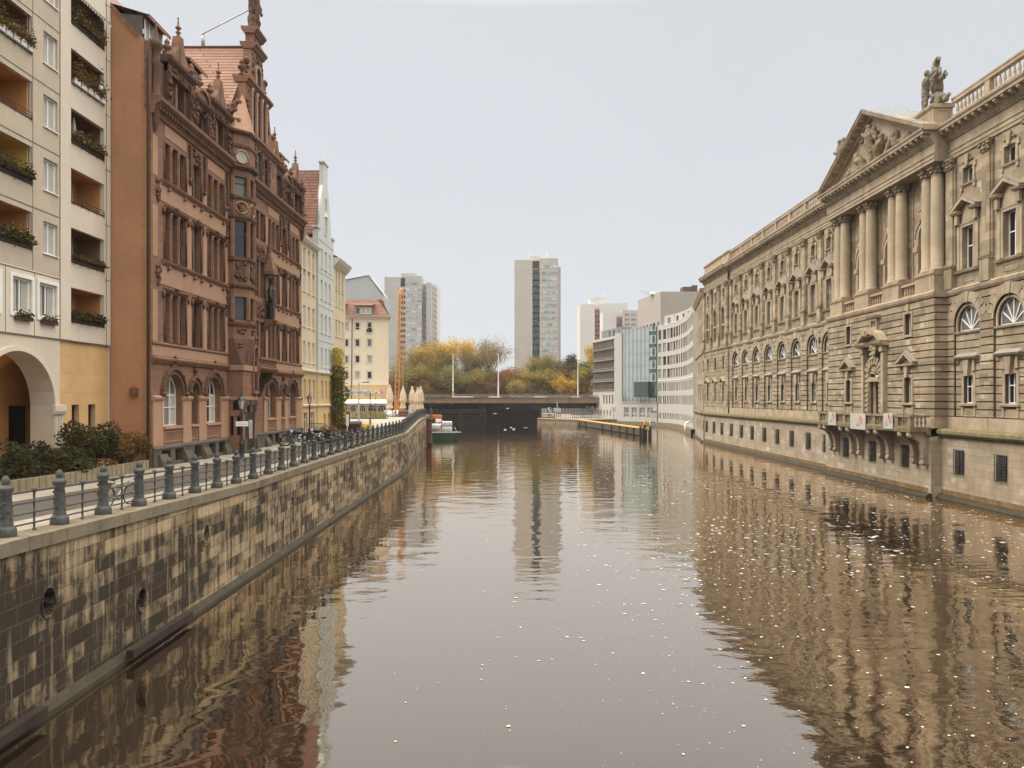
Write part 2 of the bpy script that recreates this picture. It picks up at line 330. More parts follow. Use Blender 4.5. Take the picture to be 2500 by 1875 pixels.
    def meshdata(s, name, mats, recalc=True):
        me = bpy.data.meshes.new(name); me.from_pydata([tuple(v) for v in s.v], [], s.f)
        for m in (mats if isinstance(mats, (list, tuple)) else [mats]): me.materials.append(M[m] if isinstance(m, str) else m)
        me.polygons.foreach_set('material_index', s.fm); me.polygons.foreach_set('use_smooth', s.sm)
        if recalc:
            bm = bmesh.new(); bm.from_mesh(me); bmesh.ops.recalc_face_normals(bm, faces=bm.faces); bm.to_mesh(me); bm.free()
        me.update(); return me
    def build_each(s, name, mats, parent, gap=.03):
        """one object per separate piece: shapes that touch stay together"""
        par = list(range(len(s.v)))
        def find(i):
            while par[i] != i: par[i] = par[par[i]]; i = par[i]
            return i
        for f in s.f:
            for k in f[1:]: par[find(k)] = find(f[0])
        isl = {}
        for i, v in enumerate(s.v):
            b = isl.setdefault(find(i), [v.x, v.y, v.z, v.x, v.y, v.z])
            for q in range(3): b[q] = min(b[q], v[q]); b[q + 3] = max(b[q + 3], v[q])
        ks = list(isl); grp = {k: k for k in ks}
        def g(k):
            while grp[k] != k: k = grp[k]
            return k
        for i, a in enumerate(ks):
            for b in ks[i + 1:]:
                A, B = isl[a], isl[b]
                if all(A[q] - gap <= B[q + 3] and B[q] - gap <= A[q + 3] for q in range(3)): grp[g(a)] = g(b)
        out = {}
        for f, m_, sm_ in zip(s.f, s.fm, s.sm):
            mb = out.setdefault(g(find(f[0])), MB()); i0 = len(mb.v); mb.v += [s.v[k] for k in f]; mb.f.append(list(range(i0, i0 + len(f)))); mb.fm.append(m_); mb.sm.append(sm_)
        res = []
        for mb in out.values():
            o = mb.build(name, mats, parent, None, False); bm = bmesh.new(); bm.from_mesh(o.data); bmesh.ops.remove_doubles(bm, verts=bm.verts, dist=1e-5); bmesh.ops.recalc_face_normals(bm, faces=bm.faces); bm.to_mesh(o.data); bm.free(); res.append(o)
        return res
    def build(s, name, mats, parent=None, label=None, recalc=True):
        o = bpy.data.objects.new(name, s.meshdata(name, mats, recalc)); COL.objects.link(o)
        if parent: attach(o, parent)
        if label: o['label'] = label
        return o
def attach(o, parent):
    o.parent = parent
    p = parent; off = Vector((0, 0, 0))
    o.matrix_parent_inverse = world_of(parent).inverted()
    return o
_W = {}
def world_of(o):
    if o.name in _W: return _W[o.name]
    m = Matrix.LocRotScale(o.location, o.rotation_euler, o.scale)
    if o.parent: m = world_of(o.parent) @ o.matrix_parent_inverse @ m
    return m
def tag(o, label=None, cat=None, group=None, kind=None):
    if label: o['label'] = label
    if cat: o['category'] = cat
    if group: o['group'] = group
    if kind: o['kind'] = kind
    return o
def thing(name, label, cat, loc=(0, 0, 0), rz=0, group=None, kind=None):
    o = bpy.data.objects.new(name, None); COL.objects.link(o); o.location = loc; o.rotation_euler = (0, 0, rz); o.empty_display_size = .5
    return tag(o, label, cat, group, kind)
def inst(name, me, parent, loc, rz=0, label=None, sc=None):
    """one more object of a shared mesh, at a world place, as a part of parent"""
    o = bpy.data.objects.new(name, me); COL.objects.link(o); o.location = loc; o.rotation_euler = (0, 0, rz)
    if sc: o.scale = sc
    if parent: attach(o, parent)
    if label: o['label'] = label
    return o
def children(o): return [c for c in bpy.data.objects if c.parent == o]
def copy_tree(o, loc, rz, label=None, kids=None, scale=None):
    c = o.copy(); COL.objects.link(c); c.location = loc; c.rotation_euler = (0, 0, rz)
    if scale: c.scale = (scale,) * 3
    if label: c['label'] = label
    for ch in (kids if kids is not None else children(o)):
        d = ch.copy(); COL.objects.link(d); d.parent = c
        for g in children(ch):
            e = g.copy(); COL.objects.link(e); e.parent = d
    return c
# ---- local things are modelled round the origin; part() parents without offset
def part(mb, name, mats, root, label=None):
    o = bpy.data.objects.new(name, mb.meshdata(name, mats)); COL.objects.link(o); o.parent = root
    if label: o['label'] = label
    return o
# ---------------------------------------------------------------- walls with real openings
def arc(u0, u1, zs, rise, n=12, pointed=0.0):
    c = (u0 + u1) / 2; a = (u1 - u0) / 2
    return [(c - a * math.cos(math.pi * k / n), zs + rise * math.sin(math.pi * k / n)) for k in range(n + 1)]
def wall(mb, u0, u1, z0, z1, ops=(), d=0.0, rev=.3, flat=True, frontonly=False):
    """ops: (u0, u1, z0, z1[, shape[, rise]]) shape None | 'arch' | 'oval'"""
    us = sorted({u0, u1, *[min(max(o[k], u0), u1) for o in ops for k in (0, 1)]})
    zs = sorted({z0, z1, *[min(max(o[k], z0), z1) for o in ops for k in (2, 3)]})
    for a, b in zip(us, us[1:]):
        run = None
        for c, e in zip(zs, zs[1:]):
            mu, mz = (a + b) / 2, (c + e) / 2
            if any(o[0] < mu < o[1] and o[2] < mz < o[3] for o in ops): 
                if run: mb.face([(a, d, run[0]), (b, d, run[0]), (b, d, run[1]), (a, d, run[1])]); run = None
            else: run = (run[0], e) if run else (c, e)
        if run: mb.face([(a, d, run[0]), (b, d, run[0]), (b, d, run[1]), (a, d, run[1])])
    for o in ops:
        a, b, c, e = o[:4]; sh = o[4] if len(o) > 4 else None
        if e <= z0 or c >= z1: continue
        q = d - (o[6] if len(o) > 6 else rev)
        if sh == 'arch':
            rise = o[5] if len(o) > 5 and o[5] else (b - a) / 2
            A = arc(a, b, e - rise, rise); h = len(A) // 2
            mb.face([(a, d, e)] + [(p[0], d, p[1]) for p in A[h::-1]]); mb.face([(b, d, e)] + [(p[0], d, p[1]) for p in A[h:]])
            loop = [(a, c)] + A + [(b, c)]
        elif sh == 'oval':
            cu, cz = (a + b) / 2, (c + e) / 2
            E = [(cu + (b - a) / 2 * math.cos(2 * math.pi * k / 16), cz + (e - c) / 2 * math.sin(2 * math.pi * k / 16)) for k in range(17)]
            for k0, cn in ((0, (b, e)), (4, (a, e)), (8, (a, c)), (12, (b, c))):
                mb.face([(cn[0], d, cn[1])] + [(p[0], d, p[1]) for p in E[k0:k0 + 5]])
            loop = E
        else: loop = [(a, c), (a, e), (b, e), (b, c), (a, c)]
        if sh == 'arch': loop = loop + [loop[0]]
        for p, r in zip(loop, loop[1:]):
            mb.face([(p[0], d, p[1]), (r[0], d, r[1]), (r[0], q, r[1]), (p[0], q, p[1])])
def ring(mb, u0, u1, zs, rise, wd, d0, d1, n=14, legs=None):
    """arch moulding of width wd round an opening"""
    A = arc(u0, u1, zs, rise, n); B = arc(u0 - wd, u1 + wd, zs, rise + wd, n)
    for k in range(n):
        mb.mesh([(A[k][0], d0, A[k][1]), (A[k + 1][0], d0, A[k + 1][1]), (B[k + 1][0], d0, B[k + 1][1]), (B[k][0], d0, B[k][1]),
                 (A[k][0], d1, A[k][1]), (A[k + 1][0], d1, A[k + 1][1]), (B[k + 1][0], d1, B[k + 1][1]), (B[k][0], d1, B[k][1])],
                [(0, 1, 2, 3), (4, 7, 6, 5), (0, 4, 5, 1), (3, 2, 6, 7), (0, 3, 7, 4), (1, 5, 6, 2)])
    if legs is not None:
        mb.box(u0 - wd, u0, d0, d1, legs, zs); mb.box(u1, u1 + wd, d0, d1, legs, zs)
def border(mb, u0, u1, z0, z1, wd, d0, d1, sill=True):
    mb.box(u0 - wd, u0, d0, d1, z0, z1 + wd); mb.box(u1, u1 + wd, d0, d1, z0, z1 + wd); mb.box(u0, u1, d0, d1, z1, z1 + wd)
    if sill: mb.box(u0 - wd, u1 + wd, d0, d1, z0 - wd, z0)
# ---------------------------------------------------------------- windows: shared meshes, one object each
_WM = {}
def win_meshes(w, h, cols=2, rows=(.62,), bar=.05, arch=0.0, frame='white', pane='glass', fan=False, edge=.06):
    k = (round(w, 3), round(h, 3), cols, rows, bar, round(arch, 3), frame, pane, fan)
    if k in _WM: return _WM[k]
    f = MB(); g = MB(); hw = w / 2; hs = h - arch
    if arch:
        A = arc(-hw, hw, hs, arch, 12); I = arc(-hw + edge, hw - edge, hs, arch - edge, 12)
        g.face([(p[0], 0, p[1]) for p in A] + [(hw, 0, 0), (-hw, 0, 0)])
        for i in range(12):
            f.mesh([(A[i][0], .0, A[i][1]), (A[i + 1][0], .0, A[i + 1][1]), (I[i + 1][0], .0, I[i + 1][1]), (I[i][0], 0, I[i][1]),
                    (A[i][0], .06, A[i][1]), (A[i + 1][0], .06, A[i + 1][1]), (I[i + 1][0], .06, I[i + 1][1]), (I[i][0], .06, I[i][1])],
                   [(4, 5, 6, 7), (2, 3, 7, 6), (0, 4, 7, 3), (1, 2, 6, 5)])
    else:
        g.face([(-hw, 0, 0), (hw, 0, 0), (hw, 0, h), (-hw, 0, h)]); f.box(-hw + edge, hw - edge, 0.004, .06, h - edge, h)
    f.box(-hw, -hw + edge, 0.004, .06, 0, hs if arch else h); f.box(hw - edge, hw, 0.004, .06, 0, hs if arch else h); f.box(-hw + edge, hw - edge, 0.004, .06, 0, edge)
    if fan:
        for a in (22, 56, 90, 124, 158):
            c, s_ = math.cos(R(a)), math.sin(R(a)); rr = (hw - edge * .5)
            px, pz = -s_ * bar * .9, c * bar * .9
            f.mesh([(px * .5, .01, hs * .12 + pz * .5), (-px * .5, .01, hs * .12 - pz * .5), (c * rr - px * 1.3, .01, hs + s_ * rr * .98 - pz * 1.3 - hs * (1 - s_) * .0), (c * rr + px * 1.3, .01, hs + s_ * rr * .98 + pz * 1.3),
                    (px * .5, .07, hs * .12 + pz * .5), (-px * .5, .07, hs * .12 - pz * .5), (c * rr - px * 1.3, .07, hs + s_ * rr * .98 - pz * 1.3), (c * rr + px * 1.3, .07, hs + s_ * rr * .98 + pz * 1.3)],
                   [(0, 1, 2, 3), (4, 7, 6, 5), (0, 4, 5, 1), (3, 2, 6, 7), (0, 3, 7, 4), (1, 5, 6, 2)])
    else:
        for i in range(1, cols):
            x = -hw + w * i / cols; f.box(x - bar / 2, x + bar / 2, .005, .05, edge, h - edge if not arch else hs + arch * .93)
        for r in rows: f.box(-hw + edge, hw - edge, .006, .056, h * r - bar / 2, h * r + bar / 2)
    res = (f.meshdata('window_frame', frame), g.meshdata('window_pane', pane, recalc=False))
    _WM[k] = res; return res
def window(root, fr, u, d, z, w, h, name='window', label=None, **kw):
    fm, gm = win_meshes(w, h, **kw)
    o = inst(name, fm, root, fr(u, d, z), fr.rot(), label)
    g = bpy.data.objects.new('pane', gm); COL.objects.link(g); g.parent = o
    return o
_CM = {}
def curtain(win, w, h, mat='curtain', gap=.22, z0=0.0):
    k = (round(w, 2), round(h, 2), gap, z0, mat)
    if k not in _CM:
        mb = MB(); mb.smooth = True; n = 10
        for sgn in (-1, 1):
            a, b = sgn * (w / 2 - .06), sgn * w * gap / 2
            for i in range(n):
                x0, x1 = a + (b - a) * i / n, a + (b - a) * (i + 1) / n
                y0, y1 = .004 + .012 * (i % 2), .004 + .012 * ((i + 1) % 2)
                s0 = 1 - .35 * (i / n) ** 2; s1 = 1 - .35 * ((i + 1) / n) ** 2
                mb.face([(x0, y0, z0 + .06 + (1 - s0) * .8 * 0), (x1, y1, z0 + .06), (x1, y1, h - .06), (x0, y0, h - .06)])
        _CM[k] = mb.meshdata('curtain', mat, recalc=False)
    c = bpy.data.objects.new('curtain', _CM[k]); COL.objects.link(c); c.parent = win
# ---------------------------------------------------------------- leaves
def leaves(mb, n, fn, size, flat=.5):
    for _ in range(n):
        p = fn()
        if p is None: continue
        s = size * random.uniform(.6, 1.3)
        a = Vector((random.gauss(0, 1), random.gauss(0, 1), random.gauss(0, 1) * flat)).normalized()
        b = a.cross(Vector((random.gauss(0, 1), random.gauss(0, 1), random.gauss(0, 1)))).normalized()
        p = Vector(p)
        i = len(mb.v); mb.v += [p - a * s * .5, p + b * s * .28, p + a * s * .5, p - b * s * .28]
        mb.f.append([i, i + 1, i + 2, i + 3]); mb.fm.append(mb.m); mb.sm.append(False)
# ---------------------------------------------------------------- one continuous sculpted body from limb chains
def sculpt(name, chains, voxel, mat, parent=None, noise=.0, extra=None):
    bm = bmesh.new()
    mb = MB()
    for ch in chains:
        pts = [Vector(c[:3]) for c in ch]; rad = [c[3] for c in ch]
        mb.tube(pts, rad, 8)
        for p, r in zip(pts, rad):
            b2 = bmesh.new(); bmesh.ops.create_icosphere(b2, subdivisions=2, radius=r)
            mb.mesh([tuple(v.co + p) for v in b2.verts], [tuple(v.index for v in f.verts) for f in b2.faces]); b2.free()
    if extra: extra(mb)
    me = mb.meshdata(name + '_raw', mat); o = bpy.data.objects.new(name, me); COL.objects.link(o)
    md = o.modifiers.new('join', 'REMESH'); md.mode = 'VOXEL'; md.voxel_size = voxel; md.use_smooth_shade = True
    sm = o.modifiers.new('soft', 'SMOOTH'); sm.iterations = 2; sm.factor = .5
    dg = bpy.context.evaluated_depsgraph_get(); ev = o.evaluated_get(dg)
    m2 = bpy.data.meshes.new_from_object(ev); o.modifiers.clear(); o.data = m2; m2.name = name
    bpy.data.meshes.remove(me)
    if noise:
        for v in m2.vertices: v.co += v.normal * noise * (mnoise.noise(v.co * 3.1) + .5 * mnoise.noise(v.co * 8))
    m2.materials.clear(); m2.materials.append(M[mat])
    for p in m2.polygons: p.use_smooth = True
    if parent: o.parent = parent
    return o
def courses(mb, u0, u1, z0, z1, pitch, ops, d0, d1, gap=.045):
    """rusticated wall: one raised slab per course, cut round the openings"""
    n = max(1, round((z1 - z0) / pitch)); p = (z1 - z0) / n
    for i in range(n):
        a, b = z0 + i * p + gap / 2, z0 + (i + 1) * p - gap / 2
        iv = [(u0, u1)]
        for o in ops:
            if o[3] <= a or o[2] >= b: continue
            c0, c1 = o[0], o[1]
            if len(o) > 4 and o[4] == 'arch':
                rise = o[5] if len(o) > 5 and o[5] else (c1 - c0) / 2
                zs = o[3] - rise
                if a > zs:
                    k = max(0, 1 - ((a - zs) / rise) ** 2) ** .5; m = (c0 + c1) / 2; hw = (c1 - c0) / 2 * k; c0, c1 = m - hw, m + hw
            nv = []
            for x0, x1 in iv:
                if c1 <= x0 or c0 >= x1: nv.append((x0, x1)); continue
                if c0 > x0: nv.append((x0, c0))
                if c1 < x1: nv.append((c1, x1))
            iv = nv
        for x0, x1 in iv:
            if x1 - x0 > .02: mb.box(x0, x1, d0, d1, a, b)
# ================================================================ the setting: water, ground, streets
def zq(y):
    P = [(-60, 4.62), (17, 4.50), (33, 4.06), (85, 4.06), (108, 4.75), (400, 4.75)]
    for (a, za), (b, zb) in zip(P, P[1:]):
        if y <= b: return za + (zb - za) * (y - a) / (b - a)
    return P[-1][1]
EDGE = [(-11.6, -30), (-11.6, 80), (-12.2, 86.6), (-13.4, 104), (-14.6, 122.4)]      # line of the left quay
def edge_x(y):
    for (xa, ya), (xb, yb) in zip(EDGE, EDGE[1:]):
        if y <= yb: return xa + (xb - xa) * (y - ya) / (yb - ya)
    return EDGE[-1][0]
# water
def water_mat():
    m = bpy.data.materials.new('river_water'); m.use_nodes = True; t = m.node_tree; n = t.nodes; l = t.links.new; n.clear()
    o = n.new('ShaderNodeOutputMaterial'); mix = n.new('ShaderNodeMixShader'); df = n.new('ShaderNodeBsdfDiffuse'); gl = n.new('ShaderNodeBsdfGlossy')
    df.inputs[0].default_value = (.018, .012, .007, 1); gl.inputs[0].default_value = (1, .905, .785, 1); gl.inputs['Roughness'].default_value = .02
    lw = n.new('ShaderNodeLayerWeight'); lw.inputs[0].default_value = .5; pw = n.new('ShaderNodeMath'); pw.operation = 'POWER'; pw.inputs[1].default_value = WATER_POW
    l(lw.outputs['Facing'], pw.inputs[0]); l(pw.outputs[0], mix.inputs[0]); l(df.outputs[0], mix.inputs[1]); l(gl.outputs[0], mix.inputs[2]); l(mix.outputs[0], o.inputs[0])
    g = n.new('ShaderNodeNewGeometry')
    def ns(sc, det, rough=.5, scale=1.0):
        mp = n.new('ShaderNodeMapping'); mp.inputs['Scale'].default_value = sc; l(g.outputs['Position'], mp.inputs[0])
        x = n.new('ShaderNodeTexNoise'); l(mp.outputs[0], x.inputs['Vector']); x.inputs['Scale'].default_value = scale; x.inputs['Detail'].default_value = det; x.inputs['Roughness'].default_value = rough
        return x.outputs['Fac']
    big = ns((.35, .55, 1), 2); mid = ns((1.1, 1.9, 1), 3); fine = ns((5, 8, 1), 2); patch = ns((.018, .03, 1), 2)
    pr = n.new('ShaderNodeMapRange'); l(patch, pr.inputs[0]); pr.inputs['From Min'].default_value = .42; pr.inputs['From Max'].default_value = .62; pr.inputs['To Min'].default_value = .35; pr.inputs['To Max'].default_value = 1.5
    def mad(a, k, b=None):
        x = n.new('ShaderNodeMath'); x.operation = 'MULTIPLY_ADD'; l(a, x.inputs[0])
        if hasattr(k, 'is_output'): l(k, x.inputs[1])
        else: x.inputs[1].default_value = k
        if b is None: x.inputs[2].default_value = 0
        else: l(b, x.inputs[2])
        return x.outputs[0]
    hgt = mad(big, .10); hgt2 = mad(mid, .022); h3 = mad(fine, .0035)
    s = mad(hgt2, pr.outputs[0], hgt); s = mad(h3, pr.outputs[0], s)
    bp = n.new('ShaderNodeBump'); bp.inputs['Strength'].default_value = 1; bp.inputs['Distance'].default_value = WATER_BUMP; l(s, bp.inputs['Height'])
    l(bp.outputs[0], gl.inputs['Normal'])
    M['water'] = m
WATER_POW = 1.5; WATER_BUMP = .42
water_mat()
mb = MB(); mb.face([(-200, -60, 0), (200, -60, 0), (200, 420, 0), (-200, 420, 0)])
tag(mb.build('water', 'water'), 'dark brown river water reflecting the sky and both rows of facades', 'river', kind='structure')
# far land
mb = MB()
mb.face([(-3000, 292, 4.2), (3000, 292, 4.2), (3000, 5000, 4.2), (-3000, 5000, 4.2)]); mb.face([(-200, 292, -2), (200, 292, -2), (200, 292, 4.2), (-200, 292, 4.2)])
mb.face([(-3000, 142, 4.3), (-28, 142, 4.3), (-28, 292, 4.2), (-3000, 292, 4.2)]); mb.face([(-28, 142, -2), (-28, 292, -2), (-28, 292, 4.2), (-28, 142, 4.3)])
mb.face([(52, 150, 4.3), (3000, 150, 4.3), (3000, 292, 4.2), (26, 292, 4.2), (30, 244, 4.25), (42, 224, 4.3), (52, 205, 4.3)]); mb.face([(26, 240, -2), (26, 292, -2), (26, 292, 4.2), (26, 240, 4.25)])
mb.face([(36, -300, 4.3), (3000, -300, 4.3), (3000, 150, 4.3), (52, 150, 4.3), (36.5, 128, 4.3), (36, 125, 4.3)])
mb.face([(-3000, -300, 3.9), (-40, -300, 3.9), (-40, 142, 3.9), (-3000, 142, 3.9)])
tag(mb.build('ground', 'earth'), 'dark ground beyond the river banks', 'ground', kind='structure')
# left bank street: strips that follow the falling and rising quay
YS = [-30, 0, 8, 17, 22, 27, 33, 45, 60, 75, 85, 92, 100, 108, 116, 122.4]
def strip(name, x0, x1, mat, lift, label, cat, ys=YS):
    mb = MB()
    for a, b in zip(ys, ys[1:]):
        fa = x0(a) if callable(x0) else x0; fb = x0(b) if callable(x0) else x0
        mb.face([(x1, a, zq(a) + lift), (fa, a, zq(a) + lift), (fb, b, zq(b) + lift), (x1, b, zq(b) + lift)])
    return tag(mb.build(name, mat, recalc=False), label, cat, kind='structure')
strip('pavement', lambda y: edge_x(y) - .1, -41, 'paving', 0.0, 'pale slab pavement along the quay railing', 'pavement')
strip('road', -13.75, -17.1, 'asphalt', .006, 'grey brown asphalt carriageway behind the quay railing', 'road', YS[:10])
mb = MB(); mb.hprism([(-14.6, 122.4), (-16.2, 128), (-16.6, 141.9), (-60, 141.9), (-60, 122.4)], 3.9, zq(124)); mb.hprism([(-14.6, 122.4), (-16.2, 128), (-16.6, 141.9), (-60, 141.9), (-60, 122.4)], -2, 3.9)
tag(mb.build('plaza', 'plaza'), 'pale paved cafe plaza at the end of the quay', 'plaza', kind='structure')
mb = MB()
for a, b in zip(YS[9:], YS[10:]):
    mb.face([(-41, a, zq(a) + .005), (edge_x(a) - 2.2, a, zq(a) + .005), (edge_x(b) - 2.2, b, zq(b) + .005), (-41, b, zq(b) + .005)])
tag(mb.build('plaza', 'plaza', recalc=False), 'light paved open area between the houses and the quay railing', 'plaza', kind='structure')
# ---------------------------------------------------------------- left quay wall
def quay_mat():
    m = bpy.data.materials.new('stained_quay_blocks'); m.use_nodes = True; t = m.node_tree; n = t.nodes; l = t.links.new; b = n['Principled BSDF']
    b.inputs['Roughness'].default_value = .88; b.inputs['Specular IOR Level'].default_value = .25
    g = n.new('ShaderNodeNewGeometry'); s = n.new('ShaderNodeSeparateXYZ'); l(g.outputs['Position'], s.inputs[0])
    uv = n.new('ShaderNodeCombineXYZ'); l(s.outputs['Y'], uv.inputs['X']); l(s.outputs['Z'], uv.inputs['Y'])
    def bt(c1, c2, mo, ms):
        x = n.new('ShaderNodeTexBrick'); l(uv.outputs[0], x.inputs['Vector']); x.inputs['Scale'].default_value = 1; x.inputs['Brick Width'].default_value = 1.02; x.inputs['Row Height'].default_value = .42
        x.inputs['Mortar Size'].default_value = ms; x.inputs['Mortar Smooth'].default_value = .2; x.inputs['Color1'].default_value = c1; x.inputs['Color2'].default_value = c2; x.inputs['Mortar'].default_value = mo
        x.squash = 1.35; x.squash_frequency = 3; return x
    col = bt((.50, .375, .22, 1), (.40, .29, .165, 1), (.13, .095, .06, 1), .010)
    rnd = bt((0, 0, 0, 1), (1, 1, 1, 1), (.6, .6, .6, 1), .0)
    def ns(sc, det, rough=.6):
        mp = n.new('ShaderNodeMapping'); mp.inputs['Scale'].default_value = sc; l(g.outputs['Position'], mp.inputs[0])
        x = n.new('ShaderNodeTexNoise'); l(mp.outputs[0], x.inputs['Vector']); x.inputs['Scale'].default_value = 1; x.inputs['Detail'].default_value = det; x.inputs['Roughness'].default_value = rough; return x.outputs['Fac']
    big = ns((.16, .16, .3), 2); streak = ns((3.2, 3.2, .28), 5, .65); spot = ns((2.6, 2.6, 2.6), 6, .7)
    def mad(a, k, c):
        x = n.new('ShaderNodeMath'); x.operation = 'MULTIPLY_ADD'; l(a, x.inputs[0]); x.inputs[1].default_value = k
        if hasattr(c, 'is_output'): l(c, x.inputs[2])
        else: x.inputs[2].default_value = c
        return x.outputs[0]
    # more soot towards the near end of the wall, as on the real one
    near = n.new('ShaderNodeMapRange'); l(s.outputs['Y'], near.inputs[0]); near.inputs['From Min'].default_value = 15; near.inputs['From Max'].default_value = 30; near.inputs['To Min'].default_value = .20; near.inputs['To Max'].default_value = .0
    v = mad(rnd.outputs['Color'], .21, -.57); v = mad(streak, .80, v); v = mad(big, .70, v); v = mad(spot, .62, v)
    topb = n.new('ShaderNodeMapRange'); l(s.outputs['Z'], topb.inputs[0]); topb.inputs['From Min'].default_value = 3.25; topb.inputs['From Max'].default_value = 3.5; topb.inputs['To Max'].default_value = -.14     # weaker dark staining in the course below the coping
    ad0 = n.new('ShaderNodeMath'); ad0.operation = 'ADD'; l(v, ad0.inputs[0]); l(topb.outputs[0], ad0.inputs[1])
    ad = n.new('ShaderNodeMath'); ad.operation = 'ADD'; l(ad0.outputs[0], ad.inputs[0]); l(near.outputs[0], ad.inputs[1])
    r = n.new('ShaderNodeMapRange'); l(ad.outputs[0], r.inputs[0]); r.inputs['From Min'].default_value = .44; r.inputs['From Max'].default_value = .72; r.inputs['To Max'].default_value = .97
    mx = n.new('ShaderNodeMix'); mx.data_type = 'RGBA'; l(r.outputs[0], mx.inputs[0]); l(col.outputs['Color'], mx.inputs[6]); mx.inputs[7].default_value = (.026, .019, .013, 1)
    # pale lime runs
    l2 = ns((4.5, 4.5, .22), 4, .6); r2 = n.new('ShaderNodeMapRange'); l(l2, r2.inputs[0]); r2.inputs['From Min'].default_value = .60; r2.inputs['From Max'].default_value = .68; r2.inputs['To Max'].default_value = .55
    m2 = n.new('ShaderNodeMix'); m2.data_type = 'RGBA'; l(r2.outputs[0], m2.inputs[0]); l(mx.outputs[2], m2.inputs[6]); m2.inputs[7].default_value = (.36, .29, .19, 1)
    sp = n.new('ShaderNodeMapRange'); l(spot, sp.inputs[0]); sp.inputs['From Min'].default_value = .3; sp.inputs['From Max'].default_value = .7; sp.inputs['To Min'].default_value = .72; sp.inputs['To Max'].default_value = 1.25
    m3 = n.new('ShaderNodeMix'); m3.data_type = 'RGBA'; m3.blend_type = 'MULTIPLY'; m3.inputs[0].default_value = 1; l(m2.outputs[2], m3.inputs[6]); l(sp.outputs[0], m3.inputs[7])
    m4 = n.new('ShaderNodeMix'); m4.data_type = 'RGBA'; l(col.outputs['Fac'], m4.inputs[0]); l(m3.outputs[2], m4.inputs[6]); m4.inputs[7].default_value = (.115, .085, .055, 1)
    l(m4.outputs[2], b.inputs['Base Color'])
    inv = n.new('ShaderNodeMath'); inv.operation = 'SUBTRACT'; inv.inputs[0].default_value = 1; l(col.outputs['Fac'], inv.inputs[1])
    hh = mad(inv.outputs[0], 1.4, spot); bp = n.new('ShaderNodeBump'); bp.inputs['Strength'].default_value = .5; bp.inputs['Distance'].default_value = .03; l(hh, bp.inputs['Height']); l(bp.outputs[0], b.inputs['Normal'])
    M['quay'] = m
quay_mat()
qw = thing('quay_wall', 'soot stained sandstone block embankment wall under the iron railing', 'embankment wall', (-11.6, 40, 0))
NICHES = [(18.35, 2.72), (22.95, 1.52), (27.75, 2.66), (38.5, 2.3), (52, 1.9)]
fr = left_frame(-11.6)
mb = MB(fr); ops = [(y - .24, y + .24, z - .36, z + .36, 'oval') for y, z in NICHES]
segs = [-30, 0, 17, 22, 27, 33, 80]
for a, b in zip(segs, segs[1:]):
    oo = [o for o in ops if a < (o[0] + o[1]) / 2 <= b]
    wall(mb, a, b, -2, 3.6, oo, 0, .32)
    mb.face([(a, 0, 3.6), (b, 0, 3.6), (b, 0, zq(b) - .30), (a, 0, zq(a) - .30)])
mb2 = MB()
for (xa, ya), (xb, yb) in zip(EDGE[1:], EDGE[2:]):
    mb2.face([(xa, ya, -2), (xb, yb, -2), (xb, yb, zq(yb) - .3), (xa, ya, zq(ya) - .3)])
mb2.face([(-14.6, 122.4, -2), (-20, 122.4, -2), (-20, 122.4, 4.4), (-14.6, 122.4, 4.4)])
mb.v += mb2.v; k = len(mb.v) - len(mb2.v)
for f in mb2.f: mb.f.append([i + k for i in f]); mb.fm.append(0); mb.sm.append(False)
mb.build('wall', 'quay', qw)
for y, z in NICHES:
    mb = MB(fr); mb.face([(y - .3, -.31, z - .42), (y + .3, -.31, z - .42), (y + .3, -.31, z + .42), (y - .3, -.31, z + .42)])
    E = [(y + .27 * math.cos(2 * math.pi * k / 16), .012, z + .39 * math.sin(2 * math.pi * k / 16)) for k in range(16)]
    mb.tube(E, .03, 5, True); nn = mb.build('mooring_niche', 'quay', qw)
    mb = MB(fr); mb.tube([(y + .09 * math.cos(2 * math.pi * k / 10), -.1, z - .08 + .14 * math.sin(2 * math.pi * k / 10)) for k in range(10)], .022, 5, True); mb.build('mooring_ring', 'iron_black', nn)
# coping stones along the edge
def along(e0, e1, ys):
    pts = []
    for y in ys: pts.append((edge_x(y), y))
    return pts
mb = MB()
CY = [-30, 0, 8, 17, 22, 27, 33, 50, 65, 80, 83, 86.6, 95, 104, 108, 115, 122.4]
for a, b in zip(CY, CY[1:]):
    xa, xb = edge_x(a), edge_x(b); za, zb = zq(a), zq(b)
    v = [(xa + .09, a, za - .30), (xa - .78, a, za - .30), (xa - .78, a, za + .025), (xa + .09, a, za + .025), (xb + .09, b, zb - .30), (xb - .78, b, zb - .30), (xb - .78, b, zb + .025), (xb + .09, b, zb + .025)]
    mb.mesh(v, [(2, 3, 7, 6), (3, 0, 4, 7), (0, 1, 5, 4)])
mb.build('coping', 'coping', qw, recalc=False)
mb = MB()
for (xa, ya), (xb, yb) in zip(EDGE, EDGE[1:]):
    mb.mesh([(xa - .1, ya, -2), (xa + .22, ya, -2), (xa + .22, ya, .12), (xa + .0, ya, .30), (xb - .1, yb, -2), (xb + .22, yb, -2), (xb + .22, yb, .12), (xb + .0, yb, .30)],
            [(1, 5, 6, 2), (2, 6, 7, 3)])
mb.build('footing', 'foot', qw)
for y0, y1, x0, x1, z1 in ((14.0, 17.6, -11.36, -11.12, .46), (21.6, 25.6, -11.36, -11.14, .42)):
    mb = MB(); mb.box(x0, x1, y0, y1, z1 - .24, z1); mb.build('fender_beam', 'wood_dark', qw)
